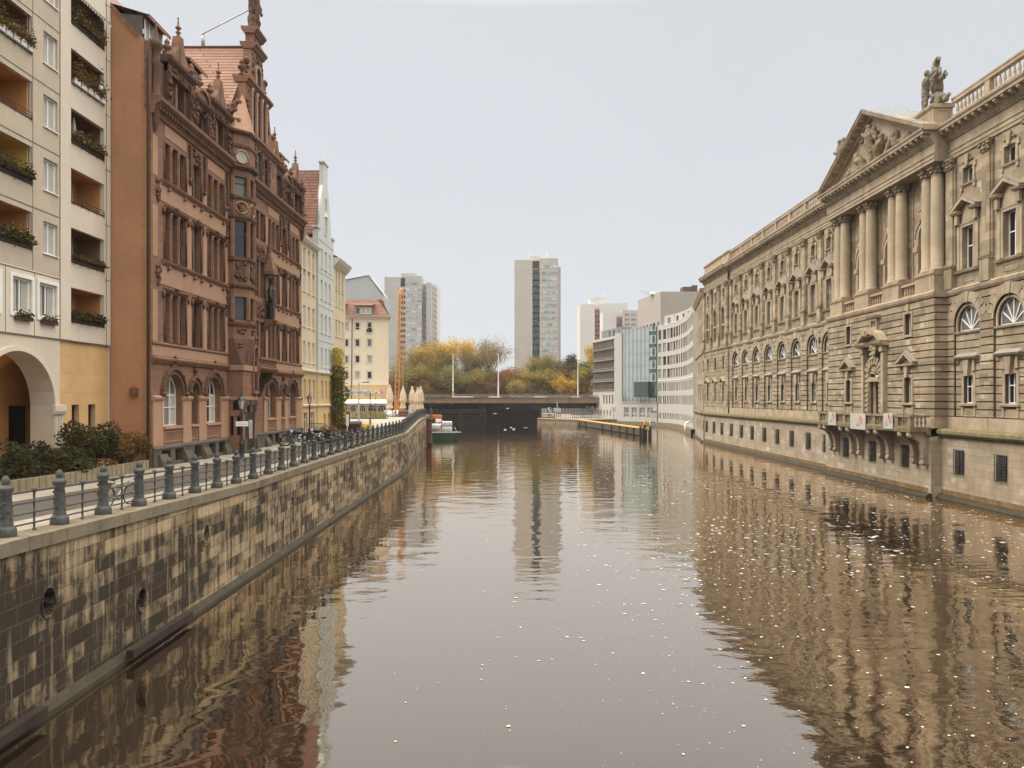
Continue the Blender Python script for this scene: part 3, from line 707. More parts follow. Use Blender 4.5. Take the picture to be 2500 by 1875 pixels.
# end pier of red brown stone
ep = thing('stone_pier', 'red brown stone pier where the quay wall ends beside the workboat', 'pier', (-14.3, 122.9, 0))
mb = MB(); mb.box(-15.0, -13.75, 122.45, 123.7, -2, 4.3); mb.box(-15.03, -13.72, 122.42, 123.73, 2.3, 2.42); mb.build('shaft', 'brickpier', ep)
mb = MB(); mb.box(-15.15, -13.6, 122.3, 123.85, 4.302, 4.72); mb.build('cap', 'coping', ep)
mb = MB(); mb.box(-15.1, -13.65, 122.35, 123.8, -2, .5); mb.build('base', 'foot', ep)
# ---------------------------------------------------------------- iron quay railing
rl = thing('quay_railing', 'grey iron quay railing of ornate ball topped posts and four thin rails', 'railing', (-12.1, 60, 4.06))
prof = [(.23, 0), (.235, .03), (.23, .17), (.20, .22), (.155, .25), (.165, .29), (.15, .33), (.135, .42), (.15, .62), (.135, .80), (.125, .98), (.145, 1.0), (.13, 1.03), (.165, 1.08), (.175, 1.15), (.165, 1.17), (.10, 1.22), (.075, 1.245)]
ball = [(.095, 1.27), (.10, 1.32), (.075, 1.40), (.035, 1.45)]
mb = MB(); mb.lathe(prof + ball, 0, 0, 12)
for k in range(14):
    a = k * 2.4; mb.blob((.135 * math.cos(a), .135 * math.sin(a), .42 + k * .038), .035, k, 1, .3)
post_me = mb.meshdata('post', 'iron')
mb = MB(); mb.lathe(prof + [(.05, 1.25)], 0, 0, 12); post_me2 = mb.meshdata('post', 'iron')
mb = MB(); mb.lathe([(.05, 0), (.05, .05), (.028, .07), (.026, .18), (.05, .2), (.026, .23), (.026, .44), (.05, .46), (.026, .49), (.026, .70), (.05, .72), (.026, .75), (.03, .95), (.075, 1.0), (.08, 1.05), (.05, 1.08)], 0, 0, 8); bal_me = mb.meshdata('baluster', 'iron')
def rail_pt(sv):
    """walk along the railing line, half a metre behind the coping edge"""
    return sv
line = [(x - .5, y) for x, y in EDGE]
def walk(step, y_start):
    pts = []; d = 0
    segl = []
    for (xa, ya), (xb, yb) in zip(line, line[1:]): segl.append((xa, ya, xb, yb, math.hypot(xb - xa, yb - ya)))
    x, y = line[0]; s0 = y_start - (-30); tot = sum(q[4] for q in segl); s_ = s0
    while s_ <= tot + 1e-6:
        r_ = s_
        for xa, ya, xb, yb, ln in segl:
            if r_ <= ln: pts.append((xa + (xb - xa) * r_ / ln, ya + (yb - ya) * r_ / ln)); break
            r_ -= ln
        s_ += step
    return pts
PP = walk(1.04, 17.55 - 2 * 2.08)
for i, (x, y) in enumerate(PP):
    z = zq(y) + .025
    if i % 2 == 0: inst('post', post_me2 if i == 22 else post_me, rl, (x, y, z))
    else: inst('baluster', bal_me, rl, (x, y, z))
for h, r_ in ((1.0, .034), (.72, .024), (.46, .024), (.20, .024)):
    mb = MB(); mb.tube([(x, y, zq(y) + .025 + h) for x, y in PP], r_, 6); mb.build('rail', 'iron', rl)
# end return of the railing round the pier
rl2 = thing('quay_railing', 'short iron railing return standing on top of the red brown end pier', 'railing', (-14.4, 122.9, 4.75))
for x, y in ((-14.95, 122.5), (-13.85, 122.5), (-13.85, 123.6), (-14.95, 123.6)): inst('post', post_me, rl2, (x, y, 4.725))
for h in (1.0, .72, .46, .2):
    mb = MB(); mb.tube([(-14.95, 122.5, 4.725 + h), (-13.85, 122.5, 4.725 + h), (-13.85, 123.6, 4.725 + h), (-14.95, 123.6, 4.725 + h)], .02, 6); mb.build('rail', 'iron', rl2)
# ================================================================ left bank: prefabricated apartment block
def carving(mb, u, z, w, h, d, n, seed=0, r=.09):
    """a field of carved foliage"""
    rr = random.Random(seed * 13 + 5)
    for k in range(n):
        a = rr.uniform(-1, 1); b = rr.uniform(-1, 1)
        mb.blob((u + a * w / 2, d, z + b * h / 2), r * rr.uniform(.7, 1.5), seed + k, 1, .35, (1, .6, 1.1))
def vase(mb, u, d, z, h=1.0):
    mb.lathe([(.20 * h, z), (.20 * h, z + .08 * h), (.09 * h, z + .16 * h), (.10 * h, z + .26 * h), (.24 * h, z + .42 * h), (.26 * h, z + .52 * h), (.12 * h, z + .62 * h), (.14 * h, z + .70 * h), (.17 * h, z + .78 * h), (.06 * h, z + .92 * h), (.02 * h, z + 1.0 * h)], u, d, 8)
def spike(mb, u, d, z, h=1.4):
    mb.lathe([(.16, z), (.10, z + .1 * h), (.08, z + .2 * h), (.17, z + .27 * h), (.06, z + .34 * h), (.09, z + .42 * h), (.19, z + .48 * h), (.08, z + .56 * h), (.045, z + .75 * h), (.025, z + .88 * h), (.055, z + .92 * h), (.012, z + h)], u, d, 8)
fb = left_frame(-21.6)
ab = thing('apartment_block', 'cream prefabricated apartment block with recessed loggias beside the brown gable wall', 'apartment building', (-21.6, 34, 4.1))
Z0 = 11.55; ST = 2.92
U0, U1, UA, UB, UC = 20.0, 39.36, 33.1, 35.06, 35.95      # wall ends, loggia 1 end, pier start, loggia 2 start
log2 = [(UC, 38.85, Z0 + ST * k, Z0 + ST * k + 1.68) for k in range(7)]
log1 = [(28.4, 33.03, Z0 + ST * k, Z0 + ST * k + 1.68) for k in range(1, 7)]
win1 = [(33.84, 34.88, Z0 + ST * k + .02, Z0 + ST * k + 1.5) for k in range(1, 7)]
low = [(31.72, 33.0, Z0 - .02, 13.1), (33.5, 34.8, Z0 - .02, 13.1), (29.6, 30.9, Z0 - .02, 13.1)]
TOP = 33.2
mb = MB(fb)
wall(mb, U0, UB, Z0 + 1.65 + .35, TOP, log1 + win1, 0, .22); mb.build('ribbed_wall', 'panel_rib', ab)
mb = MB(fb); wall(mb, UB, U1, 10.62, TOP, log2, 0.0, .22); wall(mb, U0, UB, 10.62, Z0 + 2.0, low, 0.0, .2)
mb.face([(U1, 0, 4.0), (U1, -.0, TOP), (U1, -9, TOP), (U1, -9, 4.0)]); mb.face([(U0, 0, TOP), (U1, 0, TOP), (U1, -10, TOP), (U0, -10, TOP)])
mb.build('wall', 'panel_white', ab)
mb = MB(fb)                                    # raised corner strip and pier strip
mb.box(39.05, U1 + .015, .003, .05, 10.62, TOP); mb.box(UB + .02, UC - .06, .003, .035, 10.65, TOP); mb.build('corner_panel', 'panel_white', ab)
mb = MB(fb)                                    # dark joints between the slabs
for k in range(0, 8):
    z = Z0 + ST * k - 1.0
    mb.box(U0, UB, .002, .012, z - .022, z + .022) if k else None
    z2 = Z0 + ST * k + 1.95 - ST + .0
    if k: mb.box(38.87, U1 + .01, .051, .056, z2 + .55 - .02, z2 + .55 + .02)
for u in (33.08, 35.04): mb.box(u - .015, u + .015, .002, .010, 13.56, TOP)
for u in (31.3, 33.2, 35.05): mb.box(u - .015, u + .015, .002, .010, 10.62, 13.5)
mb.box(UC - .045, UC - .02, .002, .012, 10.62, TOP); mb.box(39.02, 39.045, .002, .012, 10.62, TOP)
mb.box(U0, U1 + .012, .004, .056, 10.58, 10.63); mb.build('panel_joint', 'joint', ab)
# loggia interiors
cols2 = ['log_orange', 'log_brown', 'log_orange', 'log_brown', 'log_brown', 'log_orange', 'log_brown']
cols1 = [None, 'log_orange', 'log_yellow', 'log_orange', 'log_brown', 'log_brown', 'log_orange']
def loggia(u0, u1, z0, z1, mat):
    D = -1.45
    mb = MB(fb); zf = z0 - 1.0
    mb.face([(u0, D, zf), (u1, D, zf), (u1, D, z1), (u0, D, z1)]); mb.face([(u1, D, zf), (u1, -.22, zf), (u1, -.22, z1), (u1, D, z1)]); mb.face([(u0, D, zf), (u0, -.22, zf), (u0, -.22, z1), (u0, D, z1)])
    mb.face([(u0, D, z1), (u1, D, z1), (u1, -.22, z1), (u0, -.22, z1)]); mb.face([(u0, D, zf), (u1, D, zf), (u1, -.22, zf), (u0, -.22, zf)])
    mb.face([(u0, -.22, zf), (u1, -.22, zf), (u1, -.22, z0), (u0, -.22, z0)])
    o = mb.build('loggia', mat, ab)
    mb = MB(fb); mb.box(u0 + .55, u0 + 1.45, D + .01, D + .06, zf, z1 - .18); mb.build('door', 'door', o)
    mb = MB(fb); mb.box(u0 + 1.5, u0 + 1.6, D + .01, D + .09, zf, z1 - .15); mb.tube([(u1 - .55, D + .1, zf), (u1 - .55, D + .1, z1)], .05, 6); mb.build('pipe', 'panel', o)
    mb = MB(fb)
    mb.tube([(u0 + .02, .06, z0 + .24), (u1 - .02, .06, z0 + .24)], .016, 5); mb.tube([(u0 + .02, .06, z0 + .10), (u1 - .02, .06, z0 + .10)], .012, 5)
    for q in range(5):
        uu = u0 + .1 + (u1 - u0 - .2) * q / 4; mb.tube([(uu, .06, z0 - .14), (uu, .06, z0 + .24)], .012, 5)
    mb.box(u0, u1, -.26, .03, z0 - .03, z0 + .025)
    mb.build('railing', 'iron_black', o)
for k, L_ in enumerate(log2): loggia(*L_, cols2[k])
for k, L_ in enumerate(log1): loggia(*L_, cols1[k + 1])
for a, b, c, e in win1:
    wn_ = window(ab, fb, (a + b) / 2, -.18, c, b - a, e - c, cols=2, rows=(), bar=.07, frame='white', pane='glass', edge=.09); curtain(wn_, b - a, e - c, gap=.02)
    mb = MB(fb); mb.box(a - .05, b + .05, -.05, .07, c - .05, c); mb.build('sill', 'white', wn_, recalc=True).matrix_parent_inverse = world_of(wn_).inverted()
for a, b, c, e in low:
    wn_ = window(ab, fb, (a + b) / 2, -.16, c, b - a, e - c, cols=2, rows=(), bar=.08, frame='white', pane='glass', edge=.10); curtain(wn_, b - a, e - c, gap=.25)
    mb = MB(fb); border(mb, a, b, c, e, .15, .002, .05); mb.build('surround', 'white', wn_)
# arcade and ochre ground floor
AC, AR = 32.1, 2.5
mb = MB(fb); wall(mb, U0, UB, 3.6, 10.58, [(AC - AR, AC + AR, 3.6, 9.9, 'arch', 2.4, 1.1), (AC - AR - 6.6, AC + AR - 6.6, 3.6, 9.9, 'arch', 2.4, 1.1)], 0, 1.1); mb.build('arcade_wall', 'panel', ab)
mb = MB(fb); ring(mb, AC - AR + .02, AC + AR - .02, 7.5, 2.38, .22, .003, .09, 20); mb.build('arch_moulding', 'panel_white', ab)
for u in (AC + AR, AC - AR - .62):
    mb = MB(fb); mb.profile([(.002, 7.0), (.10, 7.05), (.16, 7.2), (.16, 7.48), (.002, 7.5)], u - .12, u + .74); mb.box(u + .03, u + .12, .002, .06, 3.6, 7.0)
    for q in range(4): mb.box(u + .17 + q * .12, u + .24 + q * .12, .002, .05, 3.6, 7.0)
    mb.build('pilaster', 'panel', ab)
mb = MB(fb); wall(mb, AC - AR - .4, 38.8, 3.6, 10.2, [(35.3, 37.0, 3.6, 7.45)], -2.6, .35)
mb.face([(AC - AR, -2.6, 3.6), (AC - AR, -1.1, 3.6), (AC - AR, -1.1, 7.5), (AC - AR, -2.6, 7.5)]); mb.face([(38.8, -2.6, 3.6), (38.8, -1.1, 3.6), (38.8, -1.1, 10.2), (38.8, -2.6, 10.2)])
ring(mb, 33.0, 38.4, 7.4, 2.2, .8, -2.59, -2.2, 14); mb.face([(AC - AR, -1.1, 10.2), (38.8, -1.1, 10.2), (38.8, -2.6, 10.2), (AC - AR, -2.6, 10.2)])
mb.face([(AC + AR, -1.1, 3.6), (38.8, -1.1, 3.6), (38.8, -1.1, 10.2), (AC + AR, -1.1, 10.2)])
mb.build('passage', 'log_orange', ab)
mb = MB(fb); mb.box(35.3, 37.0, -3.0, -2.92, 3.6, 7.45); mb.box(36.1, 36.14, -2.915, -2.9, 3.6, 7.4); mb.build('entrance_door', 'door', ab)
mb = MB(fb); mb.box(37.5, 38.05, -2.59, -2.5, 5.2, 6.8); mb.build('letterbox_panel', 'brown_frame', ab)
mb = MB(fb); sl2 = [(36.1, 36.72, 5.2, 7.5), (37.5, 38.15, 5.2, 7.5)]; wall(mb, UB, U1 - .02, 3.6, 10.58, sl2, -.06, .35); mb.build('ochre_wall', 'ochre', ab)
for a, b, c, e in sl2: window(ab, fb.off(-.06), (a + b) / 2, -.3, c, b - a, e - c, cols=1, rows=(.5,), frame='brown_frame')
# plants on the balconies
def plant_box(u0, u1, z, hgt, mat, label, box='boxbrown', d=.04, dens=620, fl=None, nm='flower_box', grp='planted boxes on the balconies', pots=0):
    t = thing(nm, label, 'flower box', tuple(fb((u0 + u1) / 2, d, z)), 0, grp)
    mb = MB(fb)
    if pots:
        for q in range(pots):
            uu = u0 + (u1 - u0) * (q + .1) / pots; mb.box(uu, uu + (u1 - u0) / pots * .78, d - .1, d + .12, z - .02, z + .26)
    else: mb.box(u0, u1, d - .12, d + .02, z - .02, z + .17)
    mb.build('box', box, t)
    mb = MB(fb)
    def fn():
        a = random.random(); h = abs(random.gauss(0, .62)) * hgt * (.6 + .6 * mnoise.noise(Vector((a * 6, z, 0))) + .3)
        return fb(u0 + a * (u1 - u0 - .04), d + random.gauss(0, .12), z + .15 + h)
    leaves(mb, int(dens * (u1 - u0)), fn, .14); mb.build('foliage', mat, t, recalc=False)
    if fl:
        mb = MB(fb); leaves(mb, int(60 * (u1 - u0)), fn, .12); mb.build('blossom', fl, t, recalc=False)
def zk(k): return Z0 + ST * k + .03
plant_box(36.0, 38.8, zk(5), .75, 'leaf_hedge2', 'overgrown balcony box with rusty leaves under the striped awning', fl='flower_white')
plant_box(36.0, 38.8, zk(4), .85, 'leaf_hedge2', 'tall balcony plants in a row of white pots beside the brown gable wall', box='white', pots=5, fl='flower_red')
plant_box(36.0, 38.8, zk(3), .35, 'leaf_hedge2', 'balcony box with small white flowers beside the folded grey parasol', fl='flower_white')
plant_box(36.0, 38.8, zk(1), .16, 'leaf_hedge2', 'nearly bare stone coloured balcony box above the lowest green one', box='wood')
plant_box(36.0, 38.8, zk(0), .28, 'leaf_hedge', 'dense clipped green balcony box on the lowest loggia')
plant_box(30.2, 33.0, zk(4), .6, 'leaf_hedge2', 'row of white tubs with autumn plants on the upper left loggia', box='white', pots=6, fl='leaf_gold')
plant_box(30.2, 33.0, zk(2), .38, 'leaf_hedge', 'dark planted box on the yellow painted loggia', fl='flower_red')
plant_box(30.2, 33.0, zk(1), .38, 'leaf_hedge', 'planted balcony box with a yellow pot on the lower left loggia', fl='leaf_gold')
for i, (a, b, c, e) in enumerate(low[:2]):
    plant_box(a + .1, b - .1, c - .28, .20, 'leaf_ivy', ['small brown window box on the white framed window left of the end one', 'small brown window box with trailing yellow leaves beside the lowest loggia'][i], dens=120, d=.14, nm='window_box', grp='window boxes under the white framed windows')
aw = thing('awning', 'cream scalloped awning over the topmost planted loggia', 'awning', tuple(fb(37.4, 0, zk(5) + 1.6)))
mb = MB(fb); mb.face([(UC + .05, -.2, zk(5) + 1.62), (38.82, -.2, zk(5) + 1.62), (38.82, .42, zk(5) + 1.28), (UC + .05, .42, zk(5) + 1.28)])
for q in range(12):
    a = UC + .05 + (38.77 - UC) * q / 12; b = UC + .05 + (38.77 - UC) * (q + 1) / 12; mb.face([(a, .42, zk(5) + 1.28), (b, .42, zk(5) + 1.28), (b - .05, .43, zk(5) + 1.13), ((a + b) / 2, .43, zk(5) + 1.09), (a + .05, .43, zk(5) + 1.13)])
mb.build('cloth', 'curtain', aw, recalc=False)
mb = MB(fb); mb.tube([(UC + .05, .42, zk(5) + 1.28), (38.82, .42, zk(5) + 1.28)], .025, 6); mb.build('bar', 'galv', aw)
pa = thing('parasol', 'folded grey green parasol standing on a flowered loggia', 'parasol', tuple(fb(36.6, -.4, zk(3) - .9)))
mb = MB(fb); mb.lathe([(.03, zk(3) + 1.45), (.09, zk(3) + 1.1), (.13, zk(3) + .7), (.07, zk(3) + .5), (.16, zk(3) + .15)], 36.75, -.35, 10); mb.build('cloth', mk('grey_green_cloth', (.30, .33, .29), .95), pa)
mb = MB(fb); mb.tube([(36.75, -.35, zk(3) - .98), (36.75, -.35, zk(3) + 1.5)], .022, 6); mb.build('pole', 'galv', pa)
gl_ = thing('lantern', 'round white globe lamp among the balcony pots', 'lamp', tuple(fb(38.1, .25, zk(4) + .6)))
mb = MB(fb); mb.lathe([(.02, zk(4) + .46), (.1, zk(4) + .5), (.14, zk(4) + .6), (.1, zk(4) + .7), (.02, zk(4) + .74)], 38.1, .22, 10); mb.build('globe', 'white', gl_)
mb = MB(fb); mb.tube([(38.1, .22, zk(4) + .1), (38.1, .22, zk(4) + .47)], .015, 5); mb.build('stem', 'iron_black', gl_)
# hedge and its kerb wall
kw = thing('planter_wall', 'low ribbed concrete kerb wall in front of the hedge', 'low wall', (-19.1, 33, 4.1))
mb = MB()
for q in range(78):
    y = 22.5 + q * .206; mb.box(-19.32, -19.1 if q % 2 else -19.13, y, y + .205, zq(y) - .3, 4.58 + .012 * (q % 2) + (zq(y) - 4.06) * .6)
mb.build('ribs', mk('ribbed_planter_concrete', (.25, .205, .13), .95, .2, 1.5, .3, 14, streak=(1.5, .52, .25, .7, (.09, .075, .04))), kw)
def shrub(name, label, c, r, n, mat, size=.17, grp='shrubs in front of the apartment block', seed=1):
    t = thing(name, label, 'shrub', (c[0], c[1], c[2] - r[2]), 0, grp); mb = MB(); rr = random.Random(seed)
    cl = [(c[0] + rr.uniform(-.6, .6) * r[0], c[1] + rr.uniform(-.75, .75) * r[1], c[2] + rr.uniform(-.5, .55) * r[2], rr.uniform(.30, .6)) for _ in range(16)]
    def fn():
        q = random.choice(cl); v = Vector((random.gauss(0, 1), random.gauss(0, 1), random.gauss(0, 1))).normalized() * random.uniform(.75, 1.05) * q[3]
        return (q[0] + v.x * r[0], q[1] + v.y * r[1], q[2] + v.z * r[2])
    leaves(mb, n, fn, size); mb.build('foliage', mat, t, recalc=False)
    mb = MB()
    for q in cl: mb.tube([(c[0] + (q[0] - c[0]) * .15, c[1] + (q[1] - c[1]) * .3, c[2] - r[2] - .1), ((c[0] + q[0]) / 2, (c[1] + q[1]) / 2, c[2] - .3 * r[2]), q[:3]], [.04, .028, .012], 5)
    mb.build('stem', 'bark', t)
shrub('evergreen_shrub', 'tallest dark evergreen shrub below the two narrow windows', (-20.2, 34.9, 5.45), (1.0, 1.55, 1.35), 5200, 'leaf_hedge', seed=3)
shrub('clipped_hedge', 'bronze tinted clipped hedge against the brown gable wall', (-20.0, 37.9, 5.2), (.95, 1.6, .95), 5200, 'leaf_hedge2', .14, seed=4)
shrub('evergreen_shrub', 'low dark shrub in front of the arched entrance', (-20.0, 30.2, 5.1), (.95, 1.5, 1.0), 4200, 'leaf_hedge', seed=5)
shrub('evergreen_shrub', 'low spreading shrub between the arch and the tallest shrub', (-19.9, 32.6, 4.95), (.85, 1.2, .8), 3600, 'leaf_hedge', seed=6)
shrub('evergreen_shrub', 'dark shrub at the left edge of the picture before the block', (-20.0, 27.6, 5.0), (.95, 1.6, 1.0), 3800, 'leaf_hedge', seed=7)
shrub('young_shrub', 'small light green shrub leaning over the ribbed kerb wall', (-19.45, 33.4, 4.85), (.35, .4, .42), 420, 'leaf_ivy', .12, seed=8)
# ================================================================ red sandstone house
fx = left_frame(-19.4); G0 = 4.06
rh = thing('red_house', 'ornate red brown sandstone house with stepped gable, oriel and many tall windows', 'town house', (-19.4, 53, G0))
UE0, UE1 = 39.45, 67.3
TR = [42.25, 48.0, 59.5, 64.9]; SG = [45.1, 62.2]; EC = 56.35
ROWS = [(10.9, 13.7), (15.5, 18.3), (19.9, 22.05)]
ops = []
for z0, z1 in ROWS:
    for c in TR: ops.append((c - 1.33, c + 1.33, z0, z1))
    for c in SG: ops.append((c - .58, c + .58, z0, z1))
    ops.append((EC - 1.0, EC + 1.0, z0, z1))
AR_ = [(41.9, 1.1), (44.7, .48), (47.5, 1.1), (58.9, 1.05), (61.7, .48), (64.3, 1.05)]
for c, r in AR_: ops.append((c - r, c + r, 6.25, 9.15 if r > .6 else 8.75, 'arch', min(r * 1.12, 1.15) if r > .6 else .62))
mb = MB(fx); wall(mb, UE0, UE1, 5.1, 24.0, ops, 0, .42)
mb.face([(UE1, 0, G0 - .3), (UE1, 0, 26.5), (UE1, -12, 34), (UE1, -12, G0 - .3)])
mb.build('wall', 'red', rh)
# party wall facing the camera
mb = MB(cam_frame(UE0)); mb.face([(-19.4, 0, 3.7), (-19.4, 0, 26.8), (-20.0, 0, 27.25), (-29.0, 0, 37.2), (-33, 0, 37.2), (-33, 0, 3.7)]); mb.build('gable_wall', 'party', rh)
mb = MB(cam_frame(UE0 - .005)); mb.box(-19.75, -19.4, 0, .10, 23.4, 26.9); mb.face([(-19.98, .10, 27.22), (-20.15, .10, 27.12), (-29.1, .10, 37.0), (-28.95, .10, 37.15)]); mb.box(-19.6, -19.4, 0, .05, 4, 23.4); mb.build('gable_edge', 'red', rh)
mb = MB(cam_frame(UE0)); mb.tube([(-19.52, .14, 4.1), (-19.52, .14, 25.8), (-19.45, .1, 27.0)], .065, 8); mb.build('downpipe', 'brown_frame', rh)
mb = MB(cam_frame(UE0))
for q in range(34): mb.box(-19.90, -19.86, .0, .03, 4.6 + q * .62, 4.64 + q * .62)
mb.build('wall_pins', 'brown_frame', rh)
al = thing('alarm_box', 'small dark red alarm box fixed on the brown gable wall', 'alarm box', (-20.3, UE0, 8.0))
mb = MB(cam_frame(UE0)); mb.box(-20.5, -20.1, .01, .18, 7.95, 8.35); mb.build('box', 'brickpier', al)
mb = MB(cam_frame(UE0)); mb.lathe([(.09, 8.35), (.09, 8.47), (.05, 8.52)], -20.3, .1, 8); mb.build('beacon', 'redlight', al)
# plinth with cellar windows
mb = MB(fx); cw = [(40.2 + q, 41.25 + q, 4.25, 4.95) for q in (0.1, 1.7, 4.25, 6.3, 7.9, 17.6, 19.2, 22.1, 23.3, 25.2)]
wall(mb, UE0, UE1, 3.8, 5.02, cw, .16, .5); mb.profile([(0, 5.02), (.20, 5.02), (.20, 5.1), (.02, 5.22)], UE0, 49.95); mb.profile([(0, 5.02), (.20, 5.02), (.20, 5.1), (.02, 5.22)], 52.65, UE1)
mb.face([(UE0, .16, 3.8), (UE0, .16, 5.02), (UE0, 0, 5.02), (UE0, 0, 3.8)])
for c in (40.3, 43.4, 46.0, 49.3, 57.4, 60.6, 62.9, 66.3): mb.profile([(.16, 3.9), (.42, 3.9), (.42, 4.35), (.24, 4.75), (.16, 4.75)], c - .45, c + .45)
mb.build('plinth', 'plinth', rh)
for a, b, c, e in cw: window(rh, fx, (a + b) / 2, -.3, c, b - a, e - c, name='cellar_window', cols=3, rows=(), bar=.03, frame='iron_black', pane='glass')
# ground floor arches
for i, (c, r) in enumerate(AR_):
    big = r > .6; rise = min(r * 1.12, 1.15) if big else .62; top = 9.15 if big else 8.75; zs = top - rise
    mb = MB(fx); ring(mb, c - r - .02, c + r + .02, zs, rise + .02, .20, .003, .13); ring(mb, c - r - .24, c + r + .24, zs + .02, rise + .26, .15, .003, .22)
    for sgn in (-1, 1):
        mb.mesh([(c + sgn * .42 * r, .0, top + .25), (c, 0, top + .75), (c, 0, top + .3), (c + sgn * .42 * r, .18, top + .25), (c, .18, top + .75), (c, .18, top + .3)], [(0, 1, 2), (3, 5, 4), (0, 3, 4, 1), (0, 2, 5, 3)])
        mb.blob((c + sgn * (r + .32), .2, zs + .05), .15, i, 1, .3); mb.blob((c + sgn * (r * .62 + .3), .22, zs + rise * .78 + .2), .10, i + 9, 1, .3)
    mb.blob((c, .16, top + .78), .17, i, 1, .3); mb.blob((c, .16, top + 1.0), .10, i + 3, 1, .3)
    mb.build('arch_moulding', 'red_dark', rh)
    mb = MB(fx); mb.profile([(.0, 6.05), (.14, 6.1), (.14, 6.22), (-.3, 6.27), (-.3, 6.05)], c - r - .02, c + r + .02); mb.build('sill', 'red_light', rh)
    mb = MB(fx); border(mb, c - r + .12, c + r - .12, 5.42, 5.92, .06, .003, .03); mb.build('apron_panel', 'red_light', rh)
    w_ = window(rh, fx, c, -.38, 6.25, 2 * r, top - 6.25, cols=3 if big else 1, rows=(.36, .60), arch=rise, frame='white' if i < 3 and big else 'brown_frame', pane='glass' if i < 3 else 'glass_pale')
    if i < 3 and big: curtain(w_, 2 * r, 1.9, gap=.25)
mb = MB(fx)
for a, b in ((39.5, 40.6), (43.05, 44.15), (45.25, 46.35), (48.65, 49.9), (57.0, 57.8), (59.98, 61.16), (62.22, 63.2), (65.4, 67.25)):
    mb.box(a, b, .002, .09, 5.2, 7.68); mb.profile([(.002, 7.66), (.12, 7.68), (.19, 7.8), (.19, 7.9), (.002, 7.98)], a - .06, b + .06)
mb.build_each('pier', 'red_light', rh)
# string courses and bands
mb = MB(fx)
for a, b in ((UE0, 49.97), (56.6, UE1 + .1)):
    mb.profile([(0, 9.72), (.10, 9.74), (.24, 9.92), (.26, 10.02), (.0, 10.12)], a, b); mb.profile([(0, 10.72), (.09, 10.74), (.11, 10.82), (.0, 10.88)], a, b)
mb.build_each('string_course', 'red', rh)
mb = MB(fx)
for a, b in ((UE0 + .05, 49.97), (52.7, UE1 - .05)): mb.box(a, b, .002, .03, 10.14, 10.70)
for z in (14.1, 18.7):
    for a, b in ((40.35, 49.7), (58.0, 66.7)): mb.box(a, b, .002, .03, z, z + 1.08)
for c in TR: mb.box(c - 1.35, c + 1.35, .002, .03, 22.35, 23.0); 
for u in (UE0 + .1, 43.75, 46.0, 49.45, 57.6, 60.95, 63.1, 66.6):
    for z0, z1 in ROWS:
        hw = .17; mb.box(u, u + .55, .002, .022, z0, z1)
mb.build_each('plaster_band', 'red_light', rh)
mb = MB(fx)
for z in (15.3, 19.7):
    for a, b in ((40.5, 49.75), (57.9, 66.5)): mb.profile([(0, z - .14), (.06, z - .12), (.2, z + .05), (.22, z + .14), (0, z + .2)], a, b)
    for c in TR + SG:
        for sgn in (-1, 1): mb.blob((c + sgn * (1.0 if c in TR else .5), .12, z - .25), .13, int(c * 3 + z), 1, .3, (1, .8, 1))
mb.build_each('sill_course', 'red', rh)
mb = MB(fx); k = 0
for z0, z1 in ROWS[:2]:
    for c in TR + SG:
        hw = 1.33 if c in TR else .58; mb.profile([(.002, z1 + .06), (.10, z1 + .08), (.16, z1 + .2), (.002, z1 + .26)], c - hw - .12, c + hw + .12)
        for sgn in (-1, 1): mb.blob((c + sgn * (hw + .22), .08, z1 - .12), .17, k, 1, .35, (.7, .6, 1.5)); k += 1
        mb.blob((c, .12, z1 + .3), .16, k, 1, .35, (1.4, .6, .8)); k += 1
for u in (40.15, 49.8, 57.9, 66.75):
    for z in (14.6, 19.2): carving(mb, u, z, .35, 1.2, .06, 12, k, .12); k += 13
for c in SG: carving(mb, c, 22.6, 1.0, .9, .05, 16, k, .11); k += 7
for u in (44.05, 46.15, 49.72, 61.1, 63.3): mb.box(u - .14, u + .14, .002, .16, 20.9, 22.9); carving(mb, u, 20.7, .3, .5, .1, 5, k, .11); k += 5
mb.build_each('carving', 'red_dark', rh)
# mullions and windows
mb = MB(fx)
for z0, z1 in ROWS:
    for c in TR:
        for sgn in (-1, 1): mb.box(c + sgn * .47 - .15, c + sgn * .47 + .15, -.36, -.04, z0, z1); mb.lathe([(.10, z0), (.10, z0 + .15), (.07, z0 + .25), (.07, z1 - .3), (.11, z1)], c + sgn * .47, -.04, 8)
    mb.box(EC - .14, EC + .14, -.36, -.04, z0, z1)
mb.build_each('mullion', 'red', rh)
mb = MB(fx)
for z0, z1 in ROWS:
    for c in TR + SG + [EC]:
        hw = 1.33 if c in TR else (.58 if c in SG else 1.0)
        for sgn in (-1, 1): mb.tube([(c + sgn * (hw + .06), .0, z0 + .1), (c + sgn * (hw + .06), .0, z1)], .07, 6)
mb.build('jamb_moulding', 'red_dark', rh)
for z0, z1 in ROWS:
    for c in TR:
        for q, hw in ((-.94, .34), (0, .32), (.94, .34)): window(rh, fx, c + q, -.34, z0, hw * 2 + .05, z1 - z0, cols=1, rows=(.66,), frame='brown_frame')
    for c in SG: window(rh, fx, c, -.38, z0, 1.16, z1 - z0, cols=2, rows=(.66,), frame='brown_frame')
    for q in (-.57, .57): window(rh, fx, EC + q, -.38, z0, .86, z1 - z0, cols=1, rows=(.66,), frame='brown_frame')
for z in (14.55, 18.95):
    mb = MB(fx); mb.box(EC - 1.0, EC + 1.0, .002, .05, z - .55, z + .6); carving(mb, EC, z, 1.5, .9, .08, 18, int(z), .13); mb.build('relief', 'red_dark', rh)
